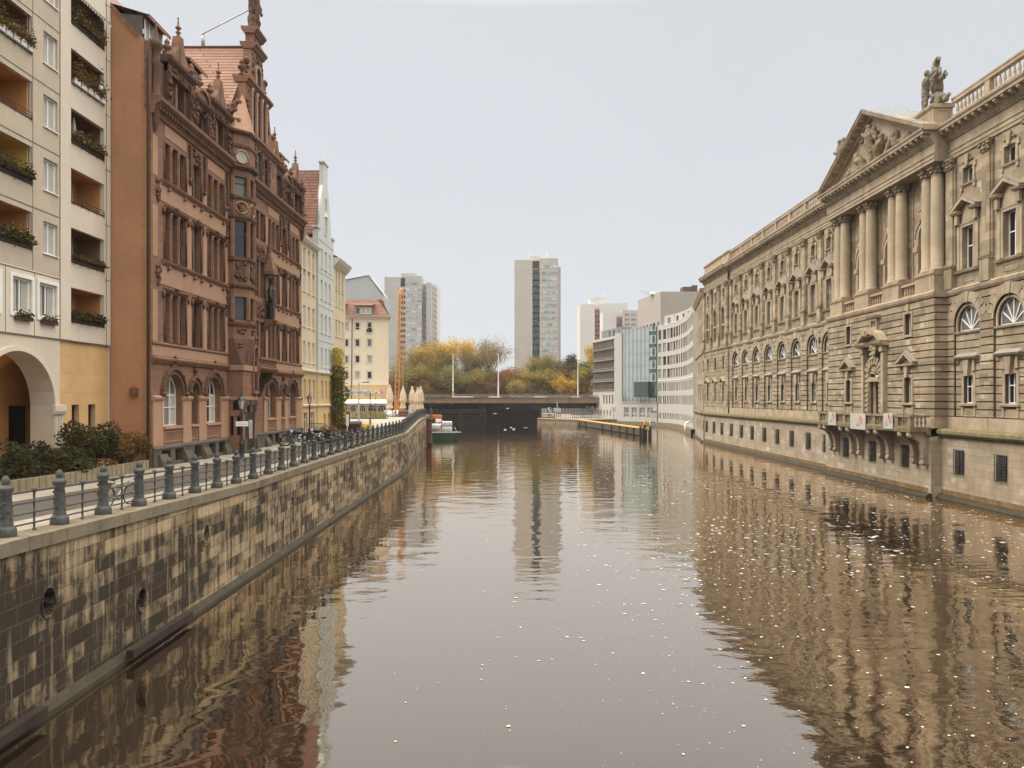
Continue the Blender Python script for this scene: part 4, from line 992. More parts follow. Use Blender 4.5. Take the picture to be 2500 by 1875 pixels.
# main cornice
mb = MB(fx)
CP = [(0, 23.08), (.10, 23.1), (.16, 23.3), (.22, 23.34), (.22, 23.52), (.48, 23.72), (.56, 23.8), (.58, 23.98), (.0, 24.06)]
for a, b in ((UE0 - .05, 50.0), (52.6, UE1 + .1)): mb.profile(CP, a, b)
mb.build_each('cornice', 'red', rh)
mb = MB(fx)
for a, b in ((39.6, 49.9), (52.8, 67.2)):
    n = int((b - a) / .34)
    for q in range(n): u = a + (b - a) * q / n; mb.box(u, u + .17, .10, .40, 23.36, 23.54)
mb.build('dentils', 'red_dark', rh)
# attic storey with its own gables
ATT = [(42.7, 1), (45.6, 0), (48.5, 1), (59.9, 1), (62.8, 0), (65.6, 1)]
aops = []
for c, g in ATT: aops.append((c - (.95 if g else .5), c + (.95 if g else .5), 24.15, 26.05))
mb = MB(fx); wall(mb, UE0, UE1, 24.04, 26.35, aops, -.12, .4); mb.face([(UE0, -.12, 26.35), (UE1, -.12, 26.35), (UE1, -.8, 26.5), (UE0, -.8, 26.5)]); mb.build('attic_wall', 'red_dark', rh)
for i, (c, g) in enumerate(ATT):
    hw = 1.62 if g else 1.15; zt = 26.75 if g else 25.95
    mb = MB(fx)
    for sgn in (-1, 1):
        mb.box(c + sgn * (hw - .2) - .2, c + sgn * (hw - .2) + .2, -.11, .16, 24.06, zt - .25); carving(mb, c + sgn * (hw - .2), 25.2, .3, 1.8, .2, 12, i * 5 + sgn, .13)
    mb.box(c - hw, c + hw, -.11, .1, 26.08, zt - .2)
    mb.profile([(-.3, zt - .2), (.12, zt - .2), (.34, zt), (.38, zt + .16), (-.3, zt + .2)], c - hw - .18, c + hw + .18)
    carving(mb, c, zt - .45, 2 * hw - .6, .3, .12, 14, i * 7, .11)
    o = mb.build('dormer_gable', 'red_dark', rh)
    mb = MB(fx)
    if g:
        zt += .2; mb.prism([(c - 1.05, zt), (c - .75, zt + .55), (c - .42, zt + 1.0), (c - .2, zt + 1.75), (c + .2, zt + 1.75), (c + .42, zt + 1.0), (c + .75, zt + .55), (c + 1.05, zt)], -.28, .16)
        mb.prism([(c - .32, zt + .1), (c - .2, zt + 1.1), (c, zt + 1.35), (c + .2, zt + 1.1), (c + .32, zt + .1)], .163, .24)
        spike(mb, c, -.05, zt + 1.7, 1.25); vase(mb, c - hw + .05, .05, zt, .95); vase(mb, c + hw - .1, .05, zt, .95)
    else:
        zt += .2; A = arc(c - .95, c + .95, zt, .75, 10); mb.prism(A, -.28, .14); ring(mb, c - .8, c + .8, zt, .6, .16, .143, .28, 10)
        vase(mb, c, -.05, zt + .7, .95); vase(mb, c - hw, .05, zt, .85)
    mb.build('dormer_crown', 'red', rh)
    mb = MB(fx)
    if g: mb.box(c - .14, c + .14, -.48, -.14, 24.15, 26.05); mb.build_each('mullion', 'red', rh)
    for q in ((-.55, .55) if g else (0,)): window(rh, fx, c + q, -.46, 24.15, .78 if g else .95, 1.85, cols=1 if g else 2, rows=(.64,), frame='brown_frame')
# corner turrets of the attic
for i, u in enumerate((UE0 + .25, UE1 - .15)):
    mb = MB(fx); mb.lathe([(.06, 22.2), (.18, 22.7), (.2, 23.3), (.32, 23.8), (.30, 24.1), (.2, 24.25), (.2, 25.7), (.28, 25.9), (.2, 26.05), (.2, 26.5), (.34, 26.7), (.34, 26.95), (.12, 27.2), (.07, 27.7), (.02, 28.1)], u, .12, 10); mb.build('corner_turret', 'red_dark', rh)
# roofs
mb = MB(fx)
mb.face([(UE0, -.35, 26.45), (UE1, -.35, 26.45), (UE1, -9.6, 36.9), (UE0, -9.6, 36.9)]); mb.face([(UE0, -9.6, 36.9), (UE1, -9.6, 36.9), (UE1, -19, 26.5), (UE0, -19, 26.5)])
mb.face([(UE1, -.35, 26.45), (UE1, -9.6, 36.9), (UE1, -19, 26.5)])
mb.build('roof', 'tile', rh)
mb = MB(fx)
mb.face([(50.0, -.2, 26.6), (50.0, -5.5, 26.6), (55.0, -7.2, 34.0), (55.0, -.2, 34.0)]); mb.face([(60.0, -.2, 26.6), (60.0, -7, 26.6), (55.0, -7.2, 34.0), (55.0, -.2, 34.0)])
mb.build('cross_roof', 'tile', rh)
mb = MB(fx); mb.tube([(55, -.2, 34.0), (55, -7.2, 34.0)], .12, 6); mb.build('ridge_tiles', 'tile_old', rh)
mb = MB(fx); mb.tube([(55, -3.8, 34.0), (55, -3.8, 35.0)], .14, 6); mb.tube([(54.9, -3.9, 34.9), (54.6, -.2, 36.6)], .045, 6); mb.build('stay_rod', 'galv', rh)
for i, (a, b, z) in enumerate(((39.9, 42.1, 27.1), (45.0, 47.2, 27.1), (62.2, 64.4, 27.1))):
    mb = MB(fx); mb.mesh([(a, -.7, z - .4), (a, -.7, z + 1.45), (a, -2.6, z + 1.6)], [(0, 1, 2)]); mb.mesh([(b, -.7, z - .4), (b, -.7, z + 1.45), (b, -2.6, z + 1.6)], [(0, 1, 2)])
    mb.box(a, b, -.72, -.66, z - .4, z + .15); mb.box(a, b, -.72, -.66, z + 1.3, z + 1.46)
    o = mb.build('roof_dormer', 'zinc_dark', rh)
    mb = MB(fx); mb.mesh([(a - .15, -.3, z + 1.42), (b + .15, -.3, z + 1.42), (b + .15, -3.4, z + 2.35), (a - .15, -3.4, z + 2.35)], [(0, 1, 2, 3)]); mb.box(a - .15, b + .15, -.32, -.26, z + 1.26, z + 1.44); mb.build('dormer_roof', 'tile', o)
    for q in (.28, .72): window(rh, fx, a + (b - a) * q, -.68, z + .15, 1.0, 1.15, name='dormer_window', cols=2, rows=(), frame='white', pane='glass_pale')
# great stepped gable
GC = 55.0
def half(pts): return [(GC - x, z) for x, z in pts] + [(GC + x, z) for x, z in reversed(pts)]
mb = MB(fx)
mb.prism(half([(4.4, 24.05), (4.4, 27.0), (3.6, 27.3), (3.15, 28.2), (2.75, 29.2), (2.5, 30.45)]), -.38, .28)
mb.prism(half([(2.2, 30.9), (1.75, 31.4), (1.35, 32.2), (1.1, 33.5)]), -.34, .25)
mb.prism(half([(.85, 33.95), (.85, 34.75)]), -.34, .25)
mb.build('great_gable', 'red', rh)
mb = MB(fx)
for z, hw in ((26.7, 4.55), (30.5, 2.6), (33.55, 1.2), (34.78, 1.0)):
    mb.profile([(-.4, z - .15), (.34, z - .15), (.52, z + .08), (.62, z + .14), (.62, z + .3), (-.62, z + .36), (-.62, z + .14), (-.4, z - .05)], GC - hw, GC + hw)
mb.build_each('gable_cornice', 'red', rh)
mb = MB(fx)
for u, z, h in ((GC - 3.9, 27.05, 1.4), (GC - 2.4, 30.85, 1.2), (GC + 3.9, 27.05, 1.6), (GC + 2.4, 30.85, 1.5), (GC + 1.05, 33.9, 1.5)):
    (vase if u < GC else spike)(mb, u, -.02, z, h)
for sgn in (-1, 1):
    for z, hw in ((28.0, 3.2), (31.6, 1.7)):
        mb.tube([(GC + sgn * (hw + .3 * math.cos(t)), .1, z + .3 * math.sin(t)) for t in [q * .7 for q in range(9)]], .13, 6); mb.blob((GC + sgn * (hw + .25), .15, z + .5), .3, int(z), 1, .35)
    carving(mb, GC + sgn * 2.2, 29.0, .5, 2.2, .3, 12, 31, .13); carving(mb, GC + sgn * .95, 32.2, .35, 1.8, .28, 9, 37, .11)
carving(mb, GC, 34.35, 1.4, .7, .28, 12, 41, .12); carving(mb, GC, 33.0, .9, .6, .28, 8, 43, .12)
mb.build_each('gable_carving', 'red_dark', rh)
mb = MB(fx)
for u in (GC - 1.55, GC - .55, GC + .55, GC + 1.55): mb.box(u - .12, u + .12, .283, .42, 27.1, 30.2); mb.lathe([(.13, 27.1), (.09, 27.3), (.09, 30.0), (.15, 30.3)], u, .42, 8)
ring(mb, GC - .5, GC + .5, 31.9, .5, .18, .253, .40, 10, 30.9)
mb.build_each('gable_pilasters', 'red_light', rh)
for u in (GC - 1.05, GC, GC + 1.05): window(rh, fx, u, .29, 27.25, .7, 2.8, name='gable_window', cols=1, rows=(.5,), frame='brown_frame')
window(rh, fx, GC, .26, 30.95, .95, 1.4, name='gable_window', cols=1, rows=(), arch=.47, frame='brown_frame')
for u in (53.5, 55.0, 56.5):
    mb = MB(fx); ring(mb, u - .42, u + .42, 25.75, .42, .14, .283, .42, 8, 24.25); carving(mb, u, 26.45, .5, .2, .3, 4, int(u * 3), .1); mb.build('arch_moulding', 'red_dark', rh)
    window(rh, fx, u, .29, 24.2, .84, 1.97, name='gable_window', cols=1, rows=(.6,), arch=.42, frame='brown_frame')
mb = MB(fx)
for u in (52.75, 54.25, 55.75, 57.25): mb.box(u - .16, u + .16, .283, .45, 24.1, 26.4); carving(mb, u, 25.4, .2, 1.4, .46, 8, int(u * 7), .1)
mb.build_each('gable_pilaster', 'red_dark', rh)
# oriel
def opoly(g=0.0, k=1.0): return [(50.0 - g, -.05), (50.0 - g, .38 + g * .4), (50.78 - g * .4, 1.18 + g), (51.82 + g * .4, 1.18 + g), (52.6 + g, .38 + g * .4), (52.6 + g, -.05)]
orl = []
mb = MB(fx)
for a, b in ((11.9, 13.15), (14.75, 17.45), (19.95, 21.65), (22.95, 26.0)): mb.hprism(opoly(), a, b)
mb.build_each('oriel', 'red', rh)
mb = MB(fx)
for z, g in ((12.85, .14), (15.45, .14), (17.25, .14), (20.15, .12), (21.45, .12), (23.55, .28), (25.0, .08), (25.95, .2)):
    mb.hprism(opoly(g * .6), z - .10, z); mb.hprism(opoly(g), z + .002, z + .16)
mb.build_each('oriel_cornice', 'red_dark', rh)
mb = MB(fx); ring8 = opoly(0)
for z0, z1 in ((13.15, 14.75), (17.45, 19.95), (21.65, 22.95)):
    for (pu, pd) in ring8[1:5]:
        mb.hprism([(pu + .17 * math.cos(t), pd - .1 + .17 * math.sin(t)) for t in [math.pi / 4 * q for q in range(8)]], z0, z1)
    mb.box(49.98, 50.16, -.05, .30, z0, z1); mb.box(52.44, 52.62, -.05, .30, z0, z1)
mb.build_each('oriel_post', 'red', rh)
mb = MB(fx)
for z0, z1 in ((13.15, 14.75), (17.45, 19.95), (21.65, 22.95)): mb.hprism([(50.15, -.05), (50.15, .22), (50.85, .95), (51.75, .95), (52.45, .22), (52.45, -.05)], z0, z1)
mb.build_each('oriel_window', 'glass', rh)
mb = MB(fx)
for z0, z1 in ((13.15, 14.75), (17.45, 19.95), (21.65, 22.95)):
    zz = z0 + (z1 - z0) * .62; mb.hprism([(50.12, -.05), (50.12, .24), (50.84, .98), (51.76, .98), (52.48, .24), (52.48, -.05)], zz, zz + .09)
mb.build_each('oriel_transom', 'brown_frame', rh)
# ornament on the chamfer face of the oriel: medallion, shield, wreath, round window
cf = Frame(-19.4 + .78, 50.39, (.8 / 1.12, .78 / 1.09), (.78, -.8)); cf = Frame(-19.4 + .78, 50.39, (1, 1), (1, -1))
def disc(T, z, r, d0, d1, mat, nm, n=20):
    mb = MB(T); mb.prism([(r * math.cos(2 * math.pi * k / n), z + r * math.sin(2 * math.pi * k / n)) for k in range(n)], d0, d1); return mb.build(nm, mat, rh)
def hoop(T, z, r, t, d, mat, nm):
    mb = MB(T); mb.tube([(r * math.cos(2 * math.pi * k / 20), d, z + r * math.sin(2 * math.pi * k / 20)) for k in range(20)], t, 6, True); return mb.build(nm, mat, rh)
disc(cf, 24.3, .40, .003, .02, 'glass_pale', 'round_window'); hoop(cf, 24.3, .44, .07, .03, 'red_light', 'round_frame')
ff = Frame(-19.4 + 1.18, 51.3, (0, 1), (1, 0))
for T in (cf, ff):
    hoop(T, 20.85, .42, .06, .03, 'red_light', 'medallion'); mb = MB(T); carving(mb, 0, 20.85, .5, .55, .04, 12, 3, .10); carving(mb, 0, 16.4, .75, 1.3, .04, 26, 5, .12); mb.prism([(-.25, 16.75), (-.25, 16.3), (0, 15.95), (.25, 16.3), (.25, 16.75)], .0, .12); carving(mb, 0, 12.4, .7, .3, .03, 9, 7, .1); mb.build('relief', 'red_dark', rh)
# cone roof of the oriel
mb = MB(fx); P = opoly(.05); n = len(P); mb.mesh([(p[0], p[1], 26.1) for p in P] + [(51.9, .25, 29.2), (52.3, .25, 29.2)], [(0, 1, 6), (1, 2, 6), (2, 3, 7, 6), (3, 4, 7), (4, 5, 7)]); mb.build('oriel_roof', 'red_light', rh)
# scaled corbel below the oriel and the porch
mb = MB(fx)
Q = [(49.97, -.05), (49.97, .95), (50.0, 1.02), (52.55, 1.02), (52.62, .95), (52.62, -.05)]; P = opoly()
mb.mesh([(p[0], p[1], 10.1) for p in Q] + [(p[0], p[1], 11.9) for p in P], [(0, 1, 7, 6), (1, 2, 8, 7), (2, 3, 9, 8), (3, 4, 10, 9), (4, 5, 11, 10)])
for r_ in range(6):
    for q in range(5):
        t = r_ / 6.0; u = 50.0 + .06 * 1 + (q + .5 * (r_ % 2)) * .14; mb.blob((u, .72 + .09 * q, 10.45 + t * 1.3), .085, q + r_, 1, .1, (1, 1, .7))
mb.build('corbel', 'red_dark', rh)
mb = MB(fx); sx0, sx1 = 50.35, 52.3
wall(mb, 49.95, 52.65, 3.9, 9.7, [(sx0, sx1, 3.9, 7.35)], 1.03, .1)
fs = Frame(-19.4, 49.95, (1, 0), (0, -1)); mb2 = MB(fs); wall(mb2, 0, 1.03, 3.9, 9.7, [(.14, .40, 5.3, 6.6), (.58, .86, 5.3, 6.6), (.30, .95, 7.0, 7.7, 'arch', .3)], 0, .3)
k0 = len(mb.v); mb.v += mb2.v
for f in mb2.f: mb.f.append([i + k0 for i in f]); mb.fm.append(0); mb.sm.append(False)
mb.face([(52.65, 0, 3.9), (52.65, 1.03, 3.9), (52.65, 1.03, 9.7), (52.65, 0, 9.7)]); mb.build('porch', 'red', rh)
mb = MB(fs); mb.face([(.02, -.28, 4.0), (1.0, -.28, 4.0), (1.0, -.28, 7.8), (.02, -.28, 7.8)]); mb.build('porch_window', 'glass', rh)
mb = MB(fx); mb.hprism([(49.85, 0), (49.85, 1.13), (52.75, 1.13), (52.75, 0)], 9.72, 10.08); mb.hprism([(49.9, 0), (49.9, 1.09), (52.7, 1.09), (52.7, 0)], 7.72, 7.95); mb.build('porch_cornice', 'red_light', rh)
mb = MB(fx); mb.box(sx0, sx1, .88, .94, 3.95, 7.35); mb.build('entrance_door', 'door', rh)
mb = MB(fx); mb.box(sx0 + .95, sx0 + 1.65, .945, .96, 5.0, 6.3); mb.build('door_glass', 'glass_pale', rh)
mb = MB(fx)
for u in (sx0 - .12, sx1 + .12, (sx0 + sx1) / 2): mb.lathe([(.16, 6.9), (.10, 7.0), (.16, 7.3), (.2, 7.6)], u, 1.06, 8)
mb.hprism([(49.9, 1.0), (49.9, 1.2), (50.3, 1.2), (50.3, 1.0)], 3.9, 5.0); mb.hprism([(52.35, 1.0), (52.35, 1.2), (52.75, 1.2), (52.75, 1.0)], 3.9, 5.0); mb.box(50.3, 52.3, 1.04, 1.5, 3.9, 4.22); mb.build('porch_carving', 'plinth', rh)
# arched niche window at the porch corner
mb = MB(fx); ring(mb, 51.75, 52.45, 11.0, .45, .14, 1.04, 1.22, 8, 8.4); mb.box(51.62, 52.58, 1.04, 1.28, 8.15, 8.35); carving(mb, 52.1, 11.9, .7, .9, 1.05, 10, 77, .12); mb.build('niche', 'red', rh)
mb = MB(fx); mb.prism(arc(51.77, 52.43, 11.0, .43, 8) + [(52.43, 8.4), (51.77, 8.4)], 1.035, 1.05); mb.build('niche_window', 'glass', rh)
# balcony right of the oriel
mb = MB(fx); mb.profile([(0, 9.72), (1.3, 9.82), (1.42, 9.95), (0, 9.98)], 52.66, 56.4); mb.box(52.66, 56.4, 1.12, 1.3, 9.99, 10.12); mb.box(52.66, 56.4, 1.1, 1.34, 10.62, 10.78); mb.box(56.2, 56.4, 0, 1.12, 9.99, 10.74)
for q in range(11):
    u = 52.8 + q * .33; mb.mesh([(u - .05, 1.16, 10.12), (u + .05, 1.16, 10.12), (u + .33, 1.16, 10.62), (u + .23, 1.16, 10.62), (u - .05, 1.24, 10.12), (u + .05, 1.24, 10.12), (u + .33, 1.24, 10.62), (u + .23, 1.24, 10.62)], [(0, 1, 2, 3), (4, 7, 6, 5), (0, 3, 7, 4), (1, 5, 6, 2)])
    mb.mesh([(u + .23, 1.15, 10.12), (u + .33, 1.15, 10.12), (u + .05, 1.15, 10.62), (u - .05, 1.15, 10.62), (u + .23, 1.25, 10.12), (u + .33, 1.25, 10.12), (u + .05, 1.25, 10.62), (u - .05, 1.25, 10.62)], [(0, 1, 2, 3), (4, 7, 6, 5), (0, 3, 7, 4), (1, 5, 6, 2)])
mb.build('balcony', 'red', rh)
for u in (53.0, 55.9):
    mb = MB(fx); mb.profile([(0, 9.72), (1.2, 9.72), (1.1, 9.35), (.55, 8.9), (.25, 8.0), (0, 7.9)], u - .16, u + .16); mb.build('bracket', 'red_dark', rh)
# black figure with canopy on the facade
st = thing('statue', 'dark bronze robed figure under a stone canopy on the red house wall', 'statue', tuple(fx(57.65, .4, 14.0)))
b = fx(57.65, .42, 0)
fg = sculpt('figure', [[(b.x, b.y, 14.1, .30), (b.x, b.y, 14.9, .30), (b.x + .02, b.y, 15.6, .27), (b.x, b.y, 16.2, .33), (b.x, b.y, 16.5, .20), (b.x, b.y, 16.75, .12), (b.x, b.y, 16.95, .19), (b.x, b.y, 17.1, .17)],
                  [(b.x, b.y - .33, 16.35, .14), (b.x + .05, b.y - .48, 15.8, .11), (b.x + .2, b.y - .35, 15.4, .09)], [(b.x, b.y + .33, 16.35, .14), (b.x + .05, b.y + .45, 15.85, .11), (b.x + .22, b.y + .3, 15.9, .09)],
                  [(b.x + .25, b.y - .38, 14.0, .045), (b.x + .25, b.y - .38, 17.3, .04)], [(b.x, b.y - .12, 14.05, .16), (b.x + .1, b.y - .14, 13.98, .13)], [(b.x, b.y + .12, 14.05, .16), (b.x + .1, b.y + .14, 13.98, .13)]], .05, 'zinc_dark')
attach(fg, st)
fg.data.materials.clear(); fg.data.materials.append(simple('dark_bronze', (.030, .024, .02), .55, .4))
mb = MB(fx); mb.profile([(.0, 13.2), (.25, 13.4), (.75, 13.85), (.78, 13.95), (0, 13.97)], 57.2, 58.1); mb.build('console', 'red', st)
mb = MB(fx); mb.hprism([(57.2, 0), (57.2, .7), (57.65, .95), (58.1, .7), (58.1, 0)], 17.45, 17.75); mb.mesh([(57.2, 0, 17.75), (57.2, .7, 17.75), (57.65, .95, 17.75), (58.1, .7, 17.75), (58.1, 0, 17.75), (57.65, .3, 19.4)], [(0, 1, 5), (1, 2, 5), (2, 3, 5), (3, 4, 5)]); mb.lathe([(.1, 19.2), (.05, 19.5), (.02, 19.9)], 57.65, .3, 6); mb.build('canopy', 'red', st)
# knight on top of the great gable
b = fx(GC, .0, 0)
fg = sculpt('statue', [[(b.x, b.y - .3, 35.15, .28), (b.x + .05, b.y - .3, 36.0, .24), (b.x, b.y - .1, 36.7, .34)], [(b.x, b.y + .35, 35.15, .3), (b.x + .12, b.y + .35, 35.9, .26), (b.x, b.y + .12, 36.7, .34)],
                  [(b.x, b.y, 36.7, .42), (b.x, b.y, 37.4, .44), (b.x, b.y, 37.9, .3), (b.x, b.y, 38.3, .22), (b.x, b.y, 38.6, .25)], [(b.x, b.y + .5, 37.8, .2), (b.x + .2, b.y + .75, 37.2, .16), (b.x + .35, b.y + .6, 36.7, .13)],
                  [(b.x, b.y - .5, 37.8, .2), (b.x + .1, b.y - .7, 37.1, .16), (b.x + .2, b.y - .55, 36.5, .13)], [(b.x - .1, b.y, 35.15, .35), (b.x - .2, b.y + .1, 36.3, .3)]], .07, 'red_dark', None, .05)
tag(fg, 'stone armoured figure standing on the very top of the stepped gable', 'statue')
# ================================================================ row of plaster houses behind the red house
def frames(n0): return None
def row_house(label, name, X, u0, u1, zt, zb, zs, cols, wallm, basem, ww=.78, wh=2.2, gz=4.06, shop=False):
    fr = left_frame(X); t = thing(name, label, 'town house', (X, (u0 + u1) / 2, gz))
    ops = []
    for z in zs:
        for c in cols: ops.append((c - ww / 2, c + ww / 2, z, z + wh))
    mb = MB(fr); wall(mb, u0, u1, zb, zt, ops, 0, .2); mb.face([(u0, 0, gz), (u0, 0, zt), (u0, -10, zt), (u0, -10, gz)]); mb.face([(u1, 0, gz), (u1, 0, zt), (u1, -10, zt), (u1, -10, gz)]); mb.build('wall', wallm, t)
    for z in zs:
        for c in cols:
            w_ = window(t, fr, c, -.17, z, ww, wh, cols=2, rows=(.66,), bar=.06, frame='white', pane='glass_pale' if random.random() < .55 else 'glass', edge=.09)
            mb = MB(fr); mb.box(c - ww / 2 - .08, c + ww / 2 + .08, -.02, .09, z - .08, z); s = mb.build('sill', 'trim', w_); s.matrix_parent_inverse = world_of(w_).inverted()
    return t, fr
# house 1: yellow
h1, f1 = row_house('pale yellow plaster house with three window columns right of the red house', 'plaster_house', -19.4, 67.32, 72.25, 22.3, 10.4, [11.2, 14.5, 17.75, 20.0 - .25 + 0.0 if False else 19.85], [68.2, 69.75, 71.3], 'yellow', 'yellow_d', .75, 1.95)
def base_floor(t, fr, u0, u1, cols, shopcols):
    ops = [(c - .4, c + .4, 7.7, 9.6) for c in cols] + shopcols
    mb = MB(fr); wall(mb, u0, u1, 3.9, 10.36, ops, .03, .25); mb.build('ground_floor_wall', 'yellow_d', t)
    mb = MB(fr); mb.profile([(.03, 10.2), (.2, 10.28), (.28, 10.42), (0, 10.5)], u0, u1); mb.profile([(.03, 7.0), (.16, 7.05), (.2, 7.2), (.03, 7.25)], u0, u1)
    for q in range(5): mb.box(u0, u1, .032, .045, 7.5 + q * .52, 7.54 + q * .52) if False else None
    mb.build_each('string_course', 'trim', t)
    for c in cols: window(t, fr, c, -.18, 7.7, .8, 1.9, cols=2, rows=(.66,), frame='white', pane='glass_pale')
    for o in shopcols: window(t, fr, (o[0] + o[1]) / 2, -.2, o[2], o[1] - o[0], o[3] - o[2], name='shop_window', cols=2, rows=(.7,), frame='white', pane='glass', arch=(o[1] - o[0]) / 2 if len(o) > 4 else 0)
base_floor(h1, f1, 67.32, 72.25, [68.2, 69.75, 71.3], [(67.8, 69.1, 4.2, 6.5), (70.2, 71.6, 4.2, 6.5)])
mb = MB(f1); mb.profile([(0, 22.0), (.3, 22.25), (.45, 22.5), (.45, 22.6), (-.3, 22.75)], 67.2, 72.3); mb.build('cornice', 'trim', h1)
mb = MB(f1); mb.face([(67.32, .3, 22.62), (72.3, .3, 22.62), (72.3, -6, 29.6), (67.32, -6, 29.6)]); mb.build('roof', 'tile_old', h1)
mb = MB(f1); mb.box(67.6, 70.2, -2.2, -.5, 22.9, 25.2); mb.build('roof_dormer', 'zinc_dark', h1)
mb = MB(f1); mb.box(67.45, 70.35, -2.4, -.3, 25.2, 25.4); mb.build('dormer_roof', 'tile_old', h1)
# house 2: mint gable house
h2, f2 = row_house('pale mint green plaster house with a tall pointed gable', 'gable_house', -19.3, 72.3, 78.85, 23.6, 10.4, [11.0, 14.4, 17.8, 20.9], [74.0, 75.6, 77.2], 'mint', 'yellow_d', .72, 1.9)
base_floor(h2, f2, 72.3, 78.85, [74.0, 75.6, 77.2], [(74.6, 75.4, 4.2, 6.3, 'arch'), (76.3, 77.1, 4.2, 6.3, 'arch')])
mb = MB(f2)
g = [(72.3, 23.6), (72.3, 24.6), (73.1, 24.7), (74.55, 29.3), (74.75, 29.4), (74.75, 31.7), (76.35, 31.7), (76.35, 29.4), (76.55, 29.3), (78.0, 24.7), (78.85, 24.6), (78.85, 23.6)]
mb.prism(g, -.45, 0.0); mb.build('gable', 'mint', h2)
mb = MB(f2)
mb.box(72.15, 73.2, -.5, .12, 24.6, 24.78); mb.box(77.9, 79.0, -.5, .12, 24.6, 24.78); mb.box(74.6, 76.5, -.5, .1, 31.7, 31.86); mb.lathe([(.1, 31.86), (.05, 32.2), (.02, 32.8)], 75.55, -.2, 6)
for a, b in (((73.1, 24.7), (74.55, 29.3)), ((78.0, 24.7), (76.55, 29.3))): mb.tube([(a[0], -.2, a[1]), (b[0], -.2, b[1])], .14, 6)
for z in (13.6, 17.1, 20.4, 23.6): mb.box(72.3, 78.85, .002, .03, z - .04, z + .04)
mb.box(72.3, 72.5, .003, .10, 10.5, 24.6); mb.build_each('gable_coping', mk('grey_mint_trim', (.47, .50, .47), .9), h2)
for c, z, hh in ((75.6, 24.5, 1.7), (75.6, 27.2, 1.1)): 
    window(h2, f2, c, .01, z, .75, hh, cols=2, rows=(), frame='white', pane='glass'); 
mb = MB(f2); mb.prism([(75.1, 26.3), (75.6, 26.75), (76.1, 26.3)], .002, .16); mb.build('window_hood', 'trim', h2)
mb = MB(f2); mb.face([(72.4, -.3, 24.0), (75.55, -.3, 31.2), (75.55, -9, 31.2), (72.4, -9, 24.0)]); mb.face([(78.8, -.3, 24.0), (75.55, -.3, 31.2), (75.55, -9, 31.2), (78.8, -9, 24.0)]); mb.build('roof', 'tile_old', h2)
# house 3: yellow corner house, turned with the bank
f3 = left_frame(-19.4)
h3, f3 = row_house('narrow pale yellow house with heavy eaves behind the mint gable house', 'plaster_house', -19.35, 78.9, 84.6, 22.6, 7.2, [8.3, 11.4, 14.6, 17.9, 20.1], [80.3, 81.6, 83.2], 'yellow', 'yellow_d', .75, 1.8)
mb = MB(f3); mb.box(78.9, 84.6, 0, .04, 3.9, 7.1); mb.build('ground_floor_wall', 'yellow_d', h3)
mb = MB(f3); mb.profile([(0, 21.9), (.25, 22.15), (.55, 22.5), (.75, 22.85), (-.3, 22.95)], 78.8, 84.8); mb.build('cornice', 'trim', h3)
mb = MB(f3); mb.face([(78.8, .6, 22.9), (84.8, .6, 22.9), (84.8, -6, 26.5), (78.8, -6, 26.5)]); mb.build('roof', 'tile_old', h3)
# ivy on the corner
iv = thing('ivy', 'tall ivy with yellow top climbing the corner of the narrow yellow house', 'climbing plant', (-19.1, 82, 4.1))
def ivf(lo, hi, w=1.0):
    def fn():
        z = random.uniform(lo, hi); tt = (z - 4) / 8.0
        u = random.uniform(76.9 + .5 * tt + .5 * mnoise.noise(Vector((z, 1, 3))), 81.8 - 1.6 * max(0, tt - .55) + .4 * mnoise.noise(Vector((z, 7, 3))))
        return f3(u, .22 + abs(random.gauss(0, .32)) * w, z)
    return fn
mb = MB(); leaves(mb, 5200, ivf(4.1, 11.3), .24); mb.build('foliage', 'leaf_ivy', iv, recalc=False)
mb = MB(); leaves(mb, 1300, ivf(10.0, 13.2, .7), .24); mb.build('foliage', 'leaf_ivy2', iv, recalc=False)
mb = MB(f3)
for q in range(6): mb.tube([(77.6 + q * .6, .2, 4.0), (77.8 + q * .55, .2, 7.5), (78.3 + q * .35, .2, 11)], [.06, .04, .02], 5)
mb.build('stem', 'bark', iv)
# restaurant house facing the river bend
YB = 140.0; k = YB / F
def px(x): return (x - VX) * k
def pz(y): return H + (VY - y) * k
fc = cam_frame(YB)
sb = thing('corner_house', 'cream corner house with red brown tiled roof and restaurant sign', 'town house', (px(890), YB, 4.7))
xl, xr = px(800), px(948.5)
cols = [845, 872.5, 902]; rows = [(787, 805.5), (828, 846), (868, 886), (907, 925)]
ops = [(px(c) - .42, px(c) + .42, pz(b), pz(a)) for c in cols for a, b in rows]
mb = MB(fc); wall(mb, xl, xr, pz(938), pz(777), ops, 0, .22); mb.face([(xr, 0, 4.4), (xr, 0, pz(777)), (xr - 3.5, -14, pz(777)), (xr - 3.5, -14, 4.4)]); mb.build('wall', 'cream', sb)
mb = MB(fc); mb.box(xl, xr, -.3, .03, 4.3, pz(938)); mb.build('ground_floor_wall', 'yellow_d', sb)
mb = MB(fc); mb.profile([(0, pz(778)), (.2, pz(776)), (.4, pz(772)), (-.2, pz(771))], xl, xr + .3); mb.box(xl, xr + .02, .002, .07, pz(940), pz(936)); mb.build('cornice', 'trim', sb)
mb = MB(fc); mb.mesh([(xl, .45, pz(776)), (xr + .5, .45, pz(776)), (px(925), -3.3, pz(726)), (px(912), -4.2, pz(729) + .4), (xl, -4.2, pz(729) + .4), (xr - 3.0, -14, pz(776))], [(0, 1, 2, 3, 4), (1, 5, 3, 2)])
mb.build('roof', 'tile_old', sb)
